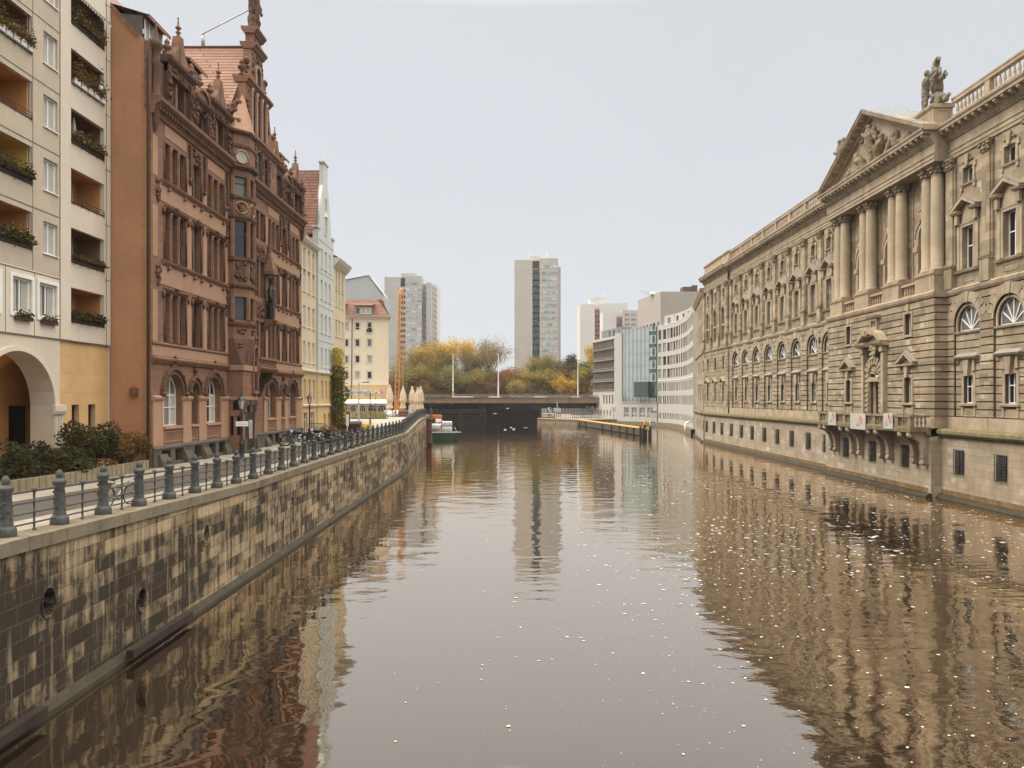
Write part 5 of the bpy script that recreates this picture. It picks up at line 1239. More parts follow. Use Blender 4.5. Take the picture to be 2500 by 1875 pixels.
for a, b, y0, y1 in ((866, 907, 769, 748), (831, 838, 767, 747)):
    mb = MB(fc); mb.box(px(a), px(b), -2.5, -.2, pz(y0), pz(y1)); o = mb.build('roof_dormer', 'zinc_dark', sb)
    mb = MB(fc); mb.mesh([(px(a) - .2, .1, pz(y1)), (px(b) + .2, .1, pz(y1)), (px(b) + .2, -3.2, pz(y1 - 12)), (px(a) - .2, -3.2, pz(y1 - 12)), (px(a) - .2, .1, pz(y1) + .25), (px(b) + .2, .1, pz(y1) + .25)], [(0, 1, 2, 3), (0, 4, 5, 1), (4, 5, 2, 3)]); mb.build('dormer_roof', 'tile_old', o)
    n = 3 if b - a > 20 else 1
    for q in range(n): window(sb, fc, px(a) + (px(b) - px(a)) * (q + .5) / n, -.19, pz(y0 - 2), (px(b) - px(a)) / n - .12, pz(y1 + 2) - pz(y0 - 2), name='dormer_window', cols=1, rows=(), frame='white', pane='glass' if q == 0 else 'glass_pale')
for i, c in enumerate(cols):
    for j, (a, b) in enumerate(rows):
        w_ = window(sb, fc, px(c), -.18, pz(b), .84, pz(a) - pz(b), cols=1, rows=(.35,) if j == 0 else (), bar=.05, frame='white', pane='glass_pale' if (i + j) % 4 == 0 else 'glass', edge=.08)
        mb = MB(fc); border(mb, px(c) - .42, px(c) + .42, pz(b), pz(a), .14, .002, .05); mb.build('surround', 'white_g', w_).matrix_parent_inverse = world_of(w_).inverted()
mb = MB(fc); mb.tube([(px(858), .1, 4.5), (px(860), .1, pz(778))], .09, 6); mb.build('downpipe', 'brown_frame', sb)
plant_s = thing('window_box', 'small dark planted box at a top floor window of the cream corner house', 'flower box', tuple(fc(px(902), .2, pz(809))))
mb = MB(fc); leaves(mb, 260, lambda: fc(px(902) + random.uniform(-.5, .5), .2 + random.gauss(0, .1), pz(808) + random.uniform(-.1, .3)), .2); mb.build('foliage', 'leaf_hedge', plant_s, recalc=False)
mb = MB(fc); mb.box(px(902) - .5, px(902) + .5, .06, .32, pz(810), pz(808)); mb.build('box', 'boxbrown', plant_s)
# restaurant front: awning, arcade
cf_ = thing('restaurant_veranda', 'white arcaded restaurant veranda with a white awning below the cream house', 'veranda', (px(886), YB - 3, 4.7))
fv = cam_frame(YB - 3.2); kv = (YB - 3.2) / F
def vx(x): return (x - VX) * kv
def vz(y): return H + (VY - y) * kv
ar = [(854, 869), (877.5, 892), (898, 917), (922, 942)]
mb = MB(fv); wall(mb, vx(834), vx(946), 4.4, vz(986), [(vx(a), vx(b), vz(1006), vz(989), 'arch', .55) for a, b in ar], 0, .25); mb.face([(vx(946), 0, 4.4), (vx(946), 0, vz(986)), (vx(946), -3, vz(986)), (vx(946), -3, 4.4)])
for a, b in ar: ring(mb, vx(a), vx(b), vz(989) - .55, .55, .16, .002, .07, 10, vz(1006))
mb.build('arcade', 'white_g', cf_)
for a, b in ar: window(cf_, fv, vx((a + b) / 2), -.2, vz(1006), vx(b) - vx(a), vz(989) - vz(1006), name='arched_window', cols=3, rows=(.6,), arch=.55, frame='white', pane='glass')
mb = MB(fv); mb.mesh([(vx(832), .9, vz(983)), (vx(947), .9, vz(983)), (vx(938), -3.0, vz(975)), (vx(832), -3.0, vz(975)), (vx(832), .9, vz(986)), (vx(947), .9, vz(986))], [(0, 1, 2, 3), (0, 4, 5, 1)]); mb.build('awning', 'white', cf_, recalc=False)
sg = thing('sign', 'long white restaurant sign with black lettering on the cream house', 'sign', tuple(fc(px(878), .1, pz(957))))
mb = MB(fc); mb.box(px(847), px(909), .05, .18, pz(964.5), pz(949.5)); mb.build('board', 'white_g', sg)
def text(body, fr, u, d, z, size, mat, parent, name='lettering', bold=0.0, align='CENTER'):
    c = bpy.data.curves.new(name, 'FONT'); c.body = body; c.size = size; c.align_x = align; c.extrude = .004; c.offset = bold; c.materials.append(M[mat])
    o = bpy.data.objects.new(name, c); COL.objects.link(o); dg = bpy.context.evaluated_depsgraph_get(); me = bpy.data.meshes.new_from_object(o.evaluated_get(dg)); bpy.data.objects.remove(o)
    o = bpy.data.objects.new(name, me); COL.objects.link(o); o.location = fr(u, d, z)
    x = (fr(1, 0, 0) - fr(0, 0, 0)); nrm = (fr(0, 1, 0) - fr(0, 0, 0)); flip = x.cross(Vector((0, 0, 1))).dot(nrm) < 0
    if flip: x = -x
    o.rotation_euler = Matrix((x, Vector((0, 0, 1)), nrm)).transposed().to_euler()
    attach(o, parent); return o
text('S', fc, px(856.5), .19, pz(962.5), 1.25, 'iron_black', sg, bold=.02); text('preeblick', fc, px(883), .19, pz(961.5), .98, 'iron_black', sg)
s2 = thing('sign', 'square white sign with a red emblem beside the long restaurant sign', 'sign', tuple(fc(px(932), .1, pz(957))))
mb = MB(fc); mb.box(px(925), px(939.5), .05, .2, pz(965), pz(950)); mb.build('board', 'white_g', s2)
mb = MB(fc); mb.tube([(px(932) + .3 * math.cos(2 * math.pi * q / 12), .22, pz(957) + .38 * math.sin(2 * math.pi * q / 12)) for q in range(12)], .06, 5, True); mb.box(px(932) - .1, px(932) + .1, .2, .25, pz(961), pz(956)); mb.build('emblem', 'signred', s2)
YG = 92.0; fg_ = cam_frame(YG); kg = YG / F
def gx(x): return (x - VX) * kg
def gzz(y): return H + (VY - y) * kg
s3 = thing('hanging_sign', 'green shield shaped pub sign with gold mark hanging near the ivy', 'sign', tuple(fg_(gx(844), 0, gzz(960))))
mb = MB(fg_); mb.prism([(gx(836), gzz(955)), (gx(838), gzz(949)), (gx(841), gzz(949)), (gx(844), gzz(944)), (gx(847), gzz(949)), (gx(851), gzz(949)), (gx(853), gzz(955)), (gx(852), gzz(962)), (gx(854), gzz(966)), (gx(851), gzz(972)), (gx(844), gzz(976)), (gx(838), gzz(972)), (gx(835), gzz(966)), (gx(837), gzz(962))], 0, .12); mb.build('shield', 'signgreen', s3)
mb = MB(fg_); mb.box(gx(837.5), gx(850.5), .123, .14, gzz(960), gzz(957)); mb.build('band', 'white_g', s3)
mb = MB(fg_); mb.blob((gx(845), .12, gzz(969)), .18, 3, 1, .4, (1, .2, 1)); mb.tube([(gx(844), .05, gzz(944)), (gx(844), -.6, gzz(941)), (gx(826), -.6, gzz(941))], .03, 5); mb.build('bracket', 'sand', s3)
# house wall far behind with blank gable
dg_ = thing('grey_gable_house', 'large pale grey gable wall rising behind the cream corner house', 'building', (-45, 190, 4.2))
kd = 190 / F
def dx(x): return (x - VX) * kd
def dz(y): return H + (VY - y) * kd
mb = MB(cam_frame(190)); mb.prism([(dx(800), 4), (dx(800), dz(700)), (dx(843), dz(683)), (dx(900), dz(672)), (dx(936), dz(720)), (dx(936), 4)], -8, 0); mb.build('gable_wall', mk('pale_grey_render', (.43, .435, .425), .95, .05, .15, .02), dg_)
mb = MB(cam_frame(190)); mb.tube([(dx(800), .05, dz(700)), (dx(843), .05, dz(683)), (dx(900), .05, dz(672)), (dx(936), .05, dz(720))], .15, 6); mb.build('gable_coping', 'zinc', dg_)
mb = MB(cam_frame(190)); mb.box(dx(934), dx(938), -.5, .35, dz(760), dz(735)); mb.build('chimney', 'zinc', dg_)
# ================================================================ right bank: the long sandstone palace
XB, XF, XU, XR = 33.6, 32.8, 34.1, 33.1     # basement, basement of the projecting centre, upper wall, centre wall
C0, C1 = 58.0, 77.6
pal = thing('stone_palace', 'long sandstone palace with rusticated base, columned centre and pedimented front along the river', 'palace', (34, 80, 0))
fB, fF, fU, fR = right_frame(XB), right_frame(XF), right_frame(XU), right_frame(XR)
BAYS = [46.1, 50.8, 55.5] + [80.0 + 0, 84.2, 89.1, 93.9, 98.8, 103.8, 108.7, 113.5]
CB = [61.8, 67.4, 72.8]
FP0, FP1 = 116.6, 131.2                       # far pavilion
FB = [119.1, 123.8, 128.5]
ZL = 4.88
# basement
def grille(fr, u, z):
    inst('window_grille', GR, pal, fr(u, .03, z), fr.rot())
mb = MB()
for q in range(6): x = -.58 + q * .232; mb.tube([(x, .1, -.08), (x, .1, 1.88)], .022, 5)
for q in range(9): z = .0 + q * .225; mb.tube([(-.68, .1, z), (.68, .1, z)], .024, 5)
GR = mb.meshdata('window_grille', 'iron_black')
def basement(fr, u0, u1, ws, name='basement_wall'):
    ops = [(u - .58, u + .58, 2.08, 3.9) for u in ws]
    mb = MB(fr); wall(mb, u0, u1, -2, ZL + .1, ops, 0, .35); o = mb.build(name, 'ms_base', pal)
    for u in ws:
        window(pal, fr, u, -.32, 2.08, 1.16, 1.82, name='basement_window', cols=2, rows=(.5,), frame='iron_black', pane='door'); grille(fr, u, 2.08)
    mb = MB(fr); mb.profile([(-.1, -2), (.45, -2), (.45, .06), (.28, .24), (.02, .36), (-.1, .36)], u0, u1); mb.build('footing', 'foot', pal)
    mb = MB(fr); mb.box(u0, u1, .003, .02, .3, .72); mb.build('tide_mark', 'tide', pal)
    mb = MB(fr); mb.profile([(-1.6, ZL + .1), (.06, ZL - .12), (.10, ZL), (.30, ZL + .06), (.40, ZL + .2), (.38, ZL + .42), (.22, ZL + .58), (-1.6, ZL + .64)], u0, u1); mb.build('ledge', 'moss', pal)
basement(fB, 30, C0, [36.3, 41.0, 45.9, 50.8, 55.6]); basement(fF, C0, C1, CB); basement(fB, C1, 130.3, [79.4, 84.1, 89.1, 94.0, 98.8, 103.9, 108.8, 113.8, 119.0, 123.7, 128.4])
mb = MB(); mb.face([(XF, C0, -2), (XB + .3, C0, -2), (XB + .3, C0, 5.4), (XF, C0, 5.4)]); mb.face([(XF, C1, -2), (XB + .3, C1, -2), (XB + .3, C1, 5.4), (XF, C1, 5.4)]); mb.build_each('basement_wall', 'ms_base', pal)
mb = MB(); mb.box(XF - .03, XF + .25, C0 - .05, C0 + .3, .3, ZL - .1); mb.build('corner_stone', 'ms_base', pal)
# plain base course
mb = MB(fU)
for a, b in ((30, C0), (C1, FP0)): mb.box(a, b, -.5, .06, ZL + .4, 6.38)
mb.box(FP0, FP1, -.5, .30, ZL + .4, 6.38); mb.build_each('base_course', 'ms_trim', pal)
mb = MB(fR); mb.box(C0, C1, -1.5, .06, ZL + .4, 6.38); mb.build_each('base_course', 'ms_trim', pal)
# wing: arcaded rusticated storey
ZS = 15.88
def lunette_ops(bs): return [(u - 1.6, u + 1.6, 6.38, 15.1, 'arch', 1.6) for u in bs]
WB = BAYS
for a, b in ((30, C0), (C1, FP0)):
    bs = [u for u in WB if a - 2 < u < b + 2]
    mb = MB(fU); wall(mb, a, b, 6.3, ZS, lunette_ops(bs), -.03, .17); mb.build('joint_wall', 'ms_joint', pal)
    mb = MB(fU); courses(mb, a, b, 6.4, 15.75, .585, lunette_ops(bs), -.027, .06, .095); mb.build('rustication', 'ms', pal)
    wo = []
    for u in bs: wo += [(u - .56, u + .56, 7.45, 9.55), (u - 1.35, u + 1.35, 12.95, 14.8, 'arch', 1.35)]
    mb = MB(fU); wall(mb, a, b, 6.3, 15.3, wo, -.20, .25); mb.build('recessed_wall', 'ms_joint', pal)
    mb = MB(fU)
    for u in bs: wall(mb, u - 1.6, u + 1.6, 12.7, 15.3, [o for o in wo if o[2] > 12], -.18, .02)
    mb.build('recessed_wall', 'ms', pal)
    for u in bs: mb = MB(fU); courses(mb, u - 1.58, u + 1.58, 6.4, 12.75, .585, [(u - .56, u + .56, 7.2, 9.55)], -.195, -.12, .085); mb.build('rustication', 'ms', pal)
HOODm = TR_ = None
def mesh_of(build, mats, nm):
    mb = MB(); build(mb); return mb.meshdata(nm, mats)
def b_gf(mb):
    border(mb, -.56, .56, 7.45, 9.55, .30, .002, .10, sill=False); mb.prism([(-.2, 9.5), (.2, 9.5), (.36, 10.7), (-.36, 10.7)], .1, .34)
    for s in (-1, 1): mb.prism([(s * .5, 9.86), (s * .86, 9.86), (s * .86, 10.7), (s * .62, 10.7)], .1, .2); mb.box(s * .75 - .1, s * .75 + .1, .002, .13, 6.5, 7.2)
    mb.profile([(.002, 7.22), (.24, 7.25), (.26, 7.38), (.002, 7.44)], -1.0, 1.0); mb.box(-.5, .5, .002, .05, 6.62, 7.05)
    mb.profile([(.002, 10.7), (.2, 10.72), (.42, 10.85), (.46, 10.95), (.002, 10.98)], -1.3, 1.3)
GF = mesh_of(b_gf, 'ms_trim', 'window_surround')
def b_hood(mb): mb.mesh([(-1.38, .48, 10.96), (1.38, .48, 10.96), (1.1, .002, 11.3), (-1.1, .002, 11.3), (-1.38, .002, 10.96), (1.38, .002, 10.96)], [(0, 1, 2, 3), (0, 3, 4), (1, 5, 2)])
HD = mesh_of(b_hood, 'light_ms', 'window_hood')
def b_lun(mb):
    ring(mb, -1.35, 1.35, 13.45, 1.35, .16, .002, .10, 14, 12.95); mb.profile([(.002, 12.72), (.2, 12.76), (.24, 12.9), (.002, 12.95)], -1.58, 1.58)
LU = mesh_of(b_lun, 'ms_trim', 'lunette_surround')
def b_arch(mb):
    ring(mb, -1.6, 1.6, 13.5, 1.6, .14, .004, .075, 16, None)
    # radiating stones round the arch
    for a in (20, 40, 60, 76, 104, 120, 140, 160):
        c, s = math.cos(R(a)), math.sin(R(a)); a2 = R(8.2); r0, r1 = 1.76, 2.35 + .15 * abs(c)
        P = [(r0 * math.cos(R(a) - a2), 13.5 + r0 * math.sin(R(a) - a2)), (r1 * math.cos(R(a) - a2), 13.5 + r1 * math.sin(R(a) - a2)), (r1 * math.cos(R(a) + a2), 13.5 + r1 * math.sin(R(a) + a2)), (r0 * math.cos(R(a) + a2), 13.5 + r0 * math.sin(R(a) + a2))]
        mb.prism([p for p in P], .05, .085)
    mb.prism([(-.2, 15.05), (.2, 15.05), (.34, 15.86), (-.34, 15.86)], .05, .14)
AM = mesh_of(b_arch, 'ms_trim', 'arch_moulding')
def b_uw(mb):
    border(mb, -.67, .67, 17.64, 20.8, .24, .002, .10, sill=False)
    for s in (-1, 1):
        mb.box(s * 1.12 - .16, s * 1.12 + .16, .002, .12, 17.6, 21.2); mb.box(s * 1.12 - .2, s * 1.12 + .2, .122, .32, 21.1, 21.85)
        mb.profile([(.002, 21.85), (.42, 21.87), (.52, 22.0), (.55, 22.12), (.002, 22.16)], s * 1.15 - .42, s * 1.15 + .42)
    for s in (-1, 1):
        P = [(s * 1.6, 22.0), (s * 1.6, 22.2), (0, 23.08), (0, 22.78), (s * 1.2, 22.15)]
        mb.prism(P, .002, .55)
    mb.prism([(-.75, 21.05), (.75, 21.05), (.55, 21.9), (.3, 22.25), (0, 22.45), (-.3, 22.25), (-.55, 21.9)], .002, .08); mb.profile([(.002, 20.98), (.13, 21.0), (.15, 21.1), (.002, 21.14)], -1.0, 1.0)
    mb.profile([(.002, 17.34), (.2, 17.38), (.26, 17.52), (.002, 17.6)], -1.5, 1.5); border(mb, -.7, .7, 16.7, 17.1, .06, .002, .04)
UW = mesh_of(b_uw, 'ms_trim', 'window_surround')
def b_ped(mb): mb.mesh([(-1.66, .57, 22.2), (0, .57, 23.12), (1.66, .57, 22.2), (-1.66, .002, 22.2), (0, .002, 23.12), (1.66, .002, 22.2)], [(0, 1, 4, 3), (1, 2, 5, 4)])
PR = mesh_of(b_ped, 'light_ms', 'pediment_cover')
def b_sw(mb):
    border(mb, -.6, .6, 24.1, 25.3, .22, .002, .09, sill=False); mb.profile([(.002, 23.9), (.14, 23.93), (.18, 24.06), (.002, 24.1)], -.95, .95)
    for s in (-1, 1): mb.box(s * .78 - .12, s * .78 + .12, .002, .12, 23.6, 23.95); mb.box(s * .86 - .12, s * .86 + .12, .002, .11, 25.1, 25.5)
    mb.prism([(-.15, 25.35), (.15, 25.35), (.26, 26.2), (-.26, 26.2)], .09, .22); mb.blob((.5, .1, 25.75), .14, 1, 1, .3); mb.blob((-.5, .1, 25.75), .14, 2, 1, .3)
SW = mesh_of(b_sw, 'ms_trim', 'window_surround')
def b_pil(mb):
    mb.box(-.52, .52, .002, .40, 16.3, 17.85); mb.profile([(.002, 17.85), (.42, 17.87), (.48, 18.0), (.002, 18.06)], -.6, .6); mb.box(-.45, .45, .002, .27, 18.06, 25.62)
    mb.profile([(.002, 18.06), (.34, 18.08), (.36, 18.25), (.002, 18.34)], -.52, .52); mb.box(-.6, .6, .002, .16, 18.06, 25.9)
PI = mesh_of(b_pil, 'ms', 'pilaster')
def b_cap(mb):
    mb.prism([(-.44, 25.6), (.44, 25.6), (.58, 26.3), (-.58, 26.3)], .1, .36); mb.box(-.62, .62, .05, .48, 26.3, 26.45)
    for s in (-1, 1):
        mb.blob((s * .5, .38, 26.12), .19, 3 + s, 1, .25); mb.blob((s * .24, .36, 25.85), .15, 5 + s, 1, .3); mb.blob((s * .42, .34, 25.72), .12, 9 + s, 1, .3)
    mb.blob((0, .4, 26.1), .15, 7, 1, .3); mb.blob((0, .36, 25.8), .14, 8, 1, .3)
CA = mesh_of(b_cap, 'ms_dark', 'capital')
def place(me, fr, u, nm, d=0.0):
    return inst(nm, me, pal, fr(u, d, 0), fr.rot())
rec = fU.off(-.15)
for u in WB:
    place(GF, rec, u, 'window_surround', -.04); place(HD, rec, u, 'window_hood', -.04); place(LU, rec, u, 'lunette_surround', -.03); place(AM, fU, u, 'arch_moulding')
    window(pal, fU, u, -.42, 7.45, 1.12, 2.1, cols=2, rows=(.6,), bar=.07, frame='white', edge=.08)
    window(pal, fU, u, -.40, 12.95, 2.7, 1.85, name='lunette_window', arch=1.35, fan=True, bar=.05, frame='white', edge=.07, rows=(), cols=1)
# upper storey of the wings
for a, b in ((30, C0), (C1, FP0)):
    bs = [u for u in WB if a < u < b]
    wo = []
    for u in bs: wo += [(u - .67, u + .67, 17.64, 20.8), (u - .6, u + .6, 24.1, 25.3)]
    mb = MB(fU); wall(mb, a, b, ZS, 26.5, wo, -.12, .42); mb.build('wall', 'ms', pal)
fq = fU.off(-.12)
for u in WB:
    place(UW, fq, u, 'window_surround'); place(PR, fq, u, 'pediment_cover'); place(SW, fq, u, 'window_surround')
    window(pal, fU, u, -.5, 17.64, 1.34, 3.16, cols=2, rows=(.55,), bar=.08, frame='white', edge=.09)
    window(pal, fU, u, -.5, 24.1, 1.2, 1.2, cols=2, rows=(), bar=.07, frame='white', edge=.09)
for u in (43.7, 48.4, 53.1, 57.55, 77.9, 82.0, 86.6, 91.5, 96.4, 101.3, 106.2, 111.1, 115.9):
    place(PI, fq, u, 'pilaster'); place(CA, fq, u, 'capital')
mb = MB(fU)
for a, b in ((30, C0), (C1, FP0)): mb.profile([(-.1, 15.78), (.10, 15.8), (.2, 15.98), (.24, 16.2), (.12, 16.32), (-.14, 16.36)], a, b)
mb.profile([(-.1, 15.78), (.36, 15.8), (.46, 15.98), (.5, 16.2), (.38, 16.32), (-.14, 16.36)], FP0, FP1 + .1); mb.build_each('string_course', 'ms_trim', pal)
mb = MB(fR); mb.profile([(-1.4, 15.78), (.10, 15.8), (.2, 15.98), (.24, 16.2), (.12, 16.32), (-1.4, 16.36)], C0 - .2, C1 + .2); mb.build_each('string_course', 'ms_trim', pal)
# entablature, cornice, balustrade
def ent(fr, a, b, back=-.3):
    mb = MB(fr)
    mb.profile([(back, 26.45), (.10, 26.47), (.10, 26.72), (.15, 26.74), (.15, 27.0), (.22, 27.08), (.22, 27.14), (.10, 27.16), (.10, 27.85), (.2, 27.9), (back, 27.92)], a, b); mb.build('entablature', 'ms_trim', pal)
    mb = MB(fr); mb.profile([(back, 27.9), (.22, 27.92), (.22, 28.02), (.34, 28.2), (.40, 28.22), (.40, 28.62), (.98, 28.64), (1.0, 28.82), (1.1, 28.95), (1.12, 29.08), (back, 29.2)], a, b); n = int((b - a) / .26)
    for q in range(n): u = a + (b - a) * (q + .25) / n; mb.box(u, u + .13, .2, .33, 28.02, 28.17)
    n = int((b - a) / .78)
    for q in range(n): u = a + (b - a) * (q + .3) / n; mb.profile([(.39, 28.3), (.75, 28.34), (.92, 28.48), (.92, 28.615), (.39, 28.615)], u, u + .30)
    mb.build('cornice', 'ms_trim', pal)
ent(fq, 30, C0); ent(fq, C1, FP0); ent(fR.off(.0), C0 - .12, C1 + .12, -1.4)
fFP = fU.off(.24); ent(fFP, FP0, FP1, -.6)
BP = [(.10, 29.84), (.10, 29.9), (.05, 29.96), (.12, 30.2), (.115, 30.32), (.055, 30.6), (.05, 30.72), (.09, 30.8), (.09, 30.86)]
def balus(fr, a, b, dd=-.25):
    mb = MB(fr); mb.box(a, b, dd - .35, dd + .22, 29.1, 29.84); mb.build('parapet_base', 'ms_trim', pal)
    mb = MB(fr); n = max(2, int((b - a - .9) / .44))
    for q in range(n): mb.lathe(BP, a + .75 + (b - a - 1.2) * q / max(1, n - 1) * 1.0 if n > 1 else a + 1, dd - .05, 8)
    mb.box(a, b, dd - .26, dd + .16, 30.86, 31.12); mb.box(a - .02, b + .02, dd - .30, dd + .2, 31.122, 31.24); mb.box(a, a + .55, dd - .24, dd + .12, 29.84, 30.86); mb.build('balustrade', 'ms_trim', pal)
for a, b in ((34, 38.9), (38.9, 43.65), (43.65, 48.4), (48.4, 53.1), (53.1, 57.6)): balus(fU, a, b)
for a, b in ((77.8, 82), (82, 86.6), (86.6, 91.5), (91.5, 96.4), (96.4, 101.3), (101.3, 106.2), (106.2, 111.1), (111.1, 116.3)): balus(fU, a, b)
mb = MB(fFP); mb.box(FP0 - .3, FP1 + .2, -3.0, -.1, 29.1, 30.95); mb.profile([(-3, 30.95), (.0, 30.95), (.12, 31.1), (.12, 31.25), (-3, 31.3)], FP0 - .4, FP1 + .3); mb.build('attic_parapet', 'ms_trim', pal)
# far pavilion
fo = []
for u in FB: fo += [(u - .5, u + .5, 7.45, 9.6), (u - .5, u + .5, 12.6, 14.6), (u - .85, u + .85, 17.4, 22.6, 'arch', .85), (u - .5, u + .5, 24.2, 25.6)]
mb = MB(fFP); wall(mb, FP0, FP1, 6.3, 26.5, fo, 0, .4); mb.face([(FP0, 0, 5), (FP0, 0, 30), (FP0, -1, 30), (FP0, -1, 5)]); mb.face([(FP1, 0, 5), (FP1, 0, 30), (FP1, -14, 30), (FP1, -14, 5)]); mb.build('wall', 'ms', pal)
mb = MB(fFP); courses(mb, FP0, FP1, 6.4, 15.75, .585, [o for o in fo if o[2] < 15], .003, .07, .1); mb.build('rustication', 'ms', pal)
def b_fp(mb):
    for s in (-1, 1): mb.prism([(s * 1.2, 10.6), (0, 11.35), (0, 11.05), (s * 1.1, 10.4)], .002, .5)
    border(mb, -.5, .5, 7.45, 9.6, .25, .002, .1, sill=False); mb.prism([(-.15, 9.6), (.15, 9.6), (.26, 10.5), (-.26, 10.5)], .1, .3); ring(mb, -.85, .85, 21.75, .85, .25, .002, .18, 10, 17.4); border(mb, -.5, .5, 24.2, 25.6, .16, .002, .1)
    mb.box(-1.3, 1.3, .002, .12, 19.6, 19.9); mb.blob((0, .15, 22.9), .34, 3, 1, .35, (1, .6, 1.4)); mb.box(-1.5, 1.5, .002, .1, 16.5, 17.2)
FPm = mesh_of(b_fp, 'ms_trim', 'window_surround')
for u in FB:
    place(FPm, fFP, u, 'window_surround')
    window(pal, fFP, u, -.36, 7.45, 1.0, 2.15, cols=2, rows=(.6,)); window(pal, fFP, u, -.36, 12.6, 1.0, 2.0, cols=2, rows=(.6,)); window(pal, fFP, u, -.36, 17.4, 1.7, 5.2, cols=2, rows=(.4, .8), arch=.85); window(pal, fFP, u, -.36, 24.2, 1.0, 1.4, cols=2, rows=())
for u in (117.1, 121.4, 126.1, 130.7): place(PI, fFP, u, 'pilaster'); place(CA, fFP, u, 'capital')
# projecting centre: lower storey
PO = [(CB[0] - .52, CB[0] + .52, 7.45, 9.55), (CB[2] - .52, CB[2] + .52, 7.45, 9.55), (CB[0] - .52, CB[0] + .52, 13.15, 14.9), (CB[2] - .52, CB[2] + .52, 13.15, 14.9), (CB[1] - .95, CB[1] + .95, 6.4, 10.9, 'arch', .95)]
mb = MB(fR); wall(mb, C0, C1, 6.3, ZS, PO, -.03, .37)
for u in (C0, C1): mb.face([(u, 0, 6.4), (u, 0, 16), (u, -1.4, 16), (u, -1.4, 6.4)])
mb.build('joint_wall', 'ms_joint', pal)
mb = MB(fR); PO2 = [(o[0] - .02, o[1] + .02, o[2] - .02, o[3] + .02) for o in PO[:4]] + [(CB[1] - 1.5, CB[1] + 1.5, 6.3, 12.0)]
courses(mb, C0, C1, 6.4, 15.75, .585, PO2, -.027, .065, .095); mb.build('rustication', 'ms', pal)
mb = MB(Frame(XR, C0, (1, 0), (0, -1))); courses(mb, -.055, 1.0, 6.4, 15.75, .585, [], .003, .07, .095); mb.build('rustication', 'ms', pal)
def b_cw(mb):
    border(mb, -.52, .52, 7.45, 9.55, .28, .002, .13, sill=False); mb.prism([(-.18, 9.6), (.18, 9.6), (.3, 10.55), (-.3, 10.55)], .1, .32)
    mb.profile([(.002, 10.5), (.42, 10.55), (.46, 10.72), (.002, 10.75)], -1.35, 1.35)
    for s in (-1, 1): mb.prism([(s * 1.4, 10.72), (s * 1.4, 10.85), (0, 11.75), (0, 11.45), (s * .95, 10.85)], .002, .5); mb.box(s * .75 - .1, s * .75 + .1, .002, .14, 6.5, 7.2)
    mb.profile([(.002, 7.22), (.24, 7.25), (.26, 7.38), (.002, 7.44)], -1.0, 1.0); mb.box(-.5, .5, .002, .06, 6.6, 7.05)
CW = mesh_of(b_cw, 'ms_trim', 'window_surround')
def b_cp(mb): mb.mesh([(-1.46, .52, 10.86), (0, .52, 11.8), (1.46, .52, 10.86), (-1.46, .002, 10.86), (0, .002, 11.8), (1.46, .002, 10.86)], [(0, 1, 4, 3), (1, 2, 5, 4)])
CPm = mesh_of(b_cp, 'light_ms', 'pediment_cover')
def b_cs(mb): border(mb, -.52, .52, 13.15, 14.9, .2, .002, .12); mb.prism([(-.14, 15.0), (.14, 15.0), (.24, 15.7), (-.24, 15.7)], .06, .16)
CS = mesh_of(b_cs, 'ms_trim', 'window_surround')
for u in (CB[0], CB[2]):
    place(CW, fR, u, 'window_surround'); place(CPm, fR, u, 'pediment_cover'); place(CS, fR, u, 'window_surround')
    window(pal, fR, u, -.36, 7.45, 1.04, 2.1, cols=2, rows=(.6,), bar=.07, frame='white', edge=.08); window(pal, fR, u, -.36, 13.15, 1.04, 1.75, cols=2, rows=(), bar=.07, frame='white', edge=.08, pane='glass_pale')
# portal
mb = MB(fR); c = CB[1]
ring(mb, c - .95, c + .95, 9.95, .95, .5, .002, .22, 14, 6.4)
for q in range(8): mb.box(c - 1.55, c - 1.0, .22, .30, 6.6 + q * .45, 6.85 + q * .45); mb.box(c + 1.0, c + 1.55, .22, .30, 6.6 + q * .45, 6.85 + q * .45)
for a in range(20, 170, 20): mb.prism([((c + 1.0 * math.cos(R(a - 6))), 9.95 + 1.0 * math.sin(R(a - 6))), (c + 1.7 * math.cos(R(a - 6)), 9.95 + 1.7 * math.sin(R(a - 6))), (c + 1.7 * math.cos(R(a + 6)), 9.95 + 1.7 * math.sin(R(a + 6))), (c + 1.0 * math.cos(R(a + 6)), 9.95 + 1.0 * math.sin(R(a + 6)))], .2, .30)
for s in (-1, 1):
    mb.box(c + s * 1.85 - .22, c + s * 1.85 + .22, .002, .42, 6.4, 12.0); mb.box(c + s * 1.85 - .3, c + s * 1.85 + .3, .002, .55, 12.0, 12.5)
    mb.profile([(.002, 12.5), (.7, 12.55), (.85, 12.75), (.9, 12.95), (.002, 13.0)], c + s * 1.5 - .95, c + s * 1.5 + .95)
    # scroll pediment
    pts = [(c + s * (2.3 - 1.75 * t), 13.0 + 1.05 * math.sin(t * math.pi / 2)) for t in [q / 8 for q in range(9)]]
    for p, q in zip(pts, pts[1:]): mb.prism([p, q, (q[0], q[1] - .42), (p[0], max(12.97, p[1] - .42))], .05, .85)
    for q in range(10):
        t = q * .65; r = .42 - .03 * q; mb.blob((c + s * .62 + r * math.cos(t), .5, 13.75 + r * math.sin(t)), .17, q, 1, .1, (1, 2.4, 1))
mb.box(c - .8, c + .8, .002, .35, 12.2, 12.9); carving(mb, c, 12.0, 1.0, 1.2, .3, 14, 91, .17); border(mb, c - .45, c + .45, 13.9, 14.9, .2, .003, .3); mb.profile([(.002, 15.1), (.4, 15.15), (.5, 15.35), (.002, 15.4)], c - 1.0, c + 1.0)
mb.box(c - .9, c + .9, .02, .3, 9.35, 9.75)
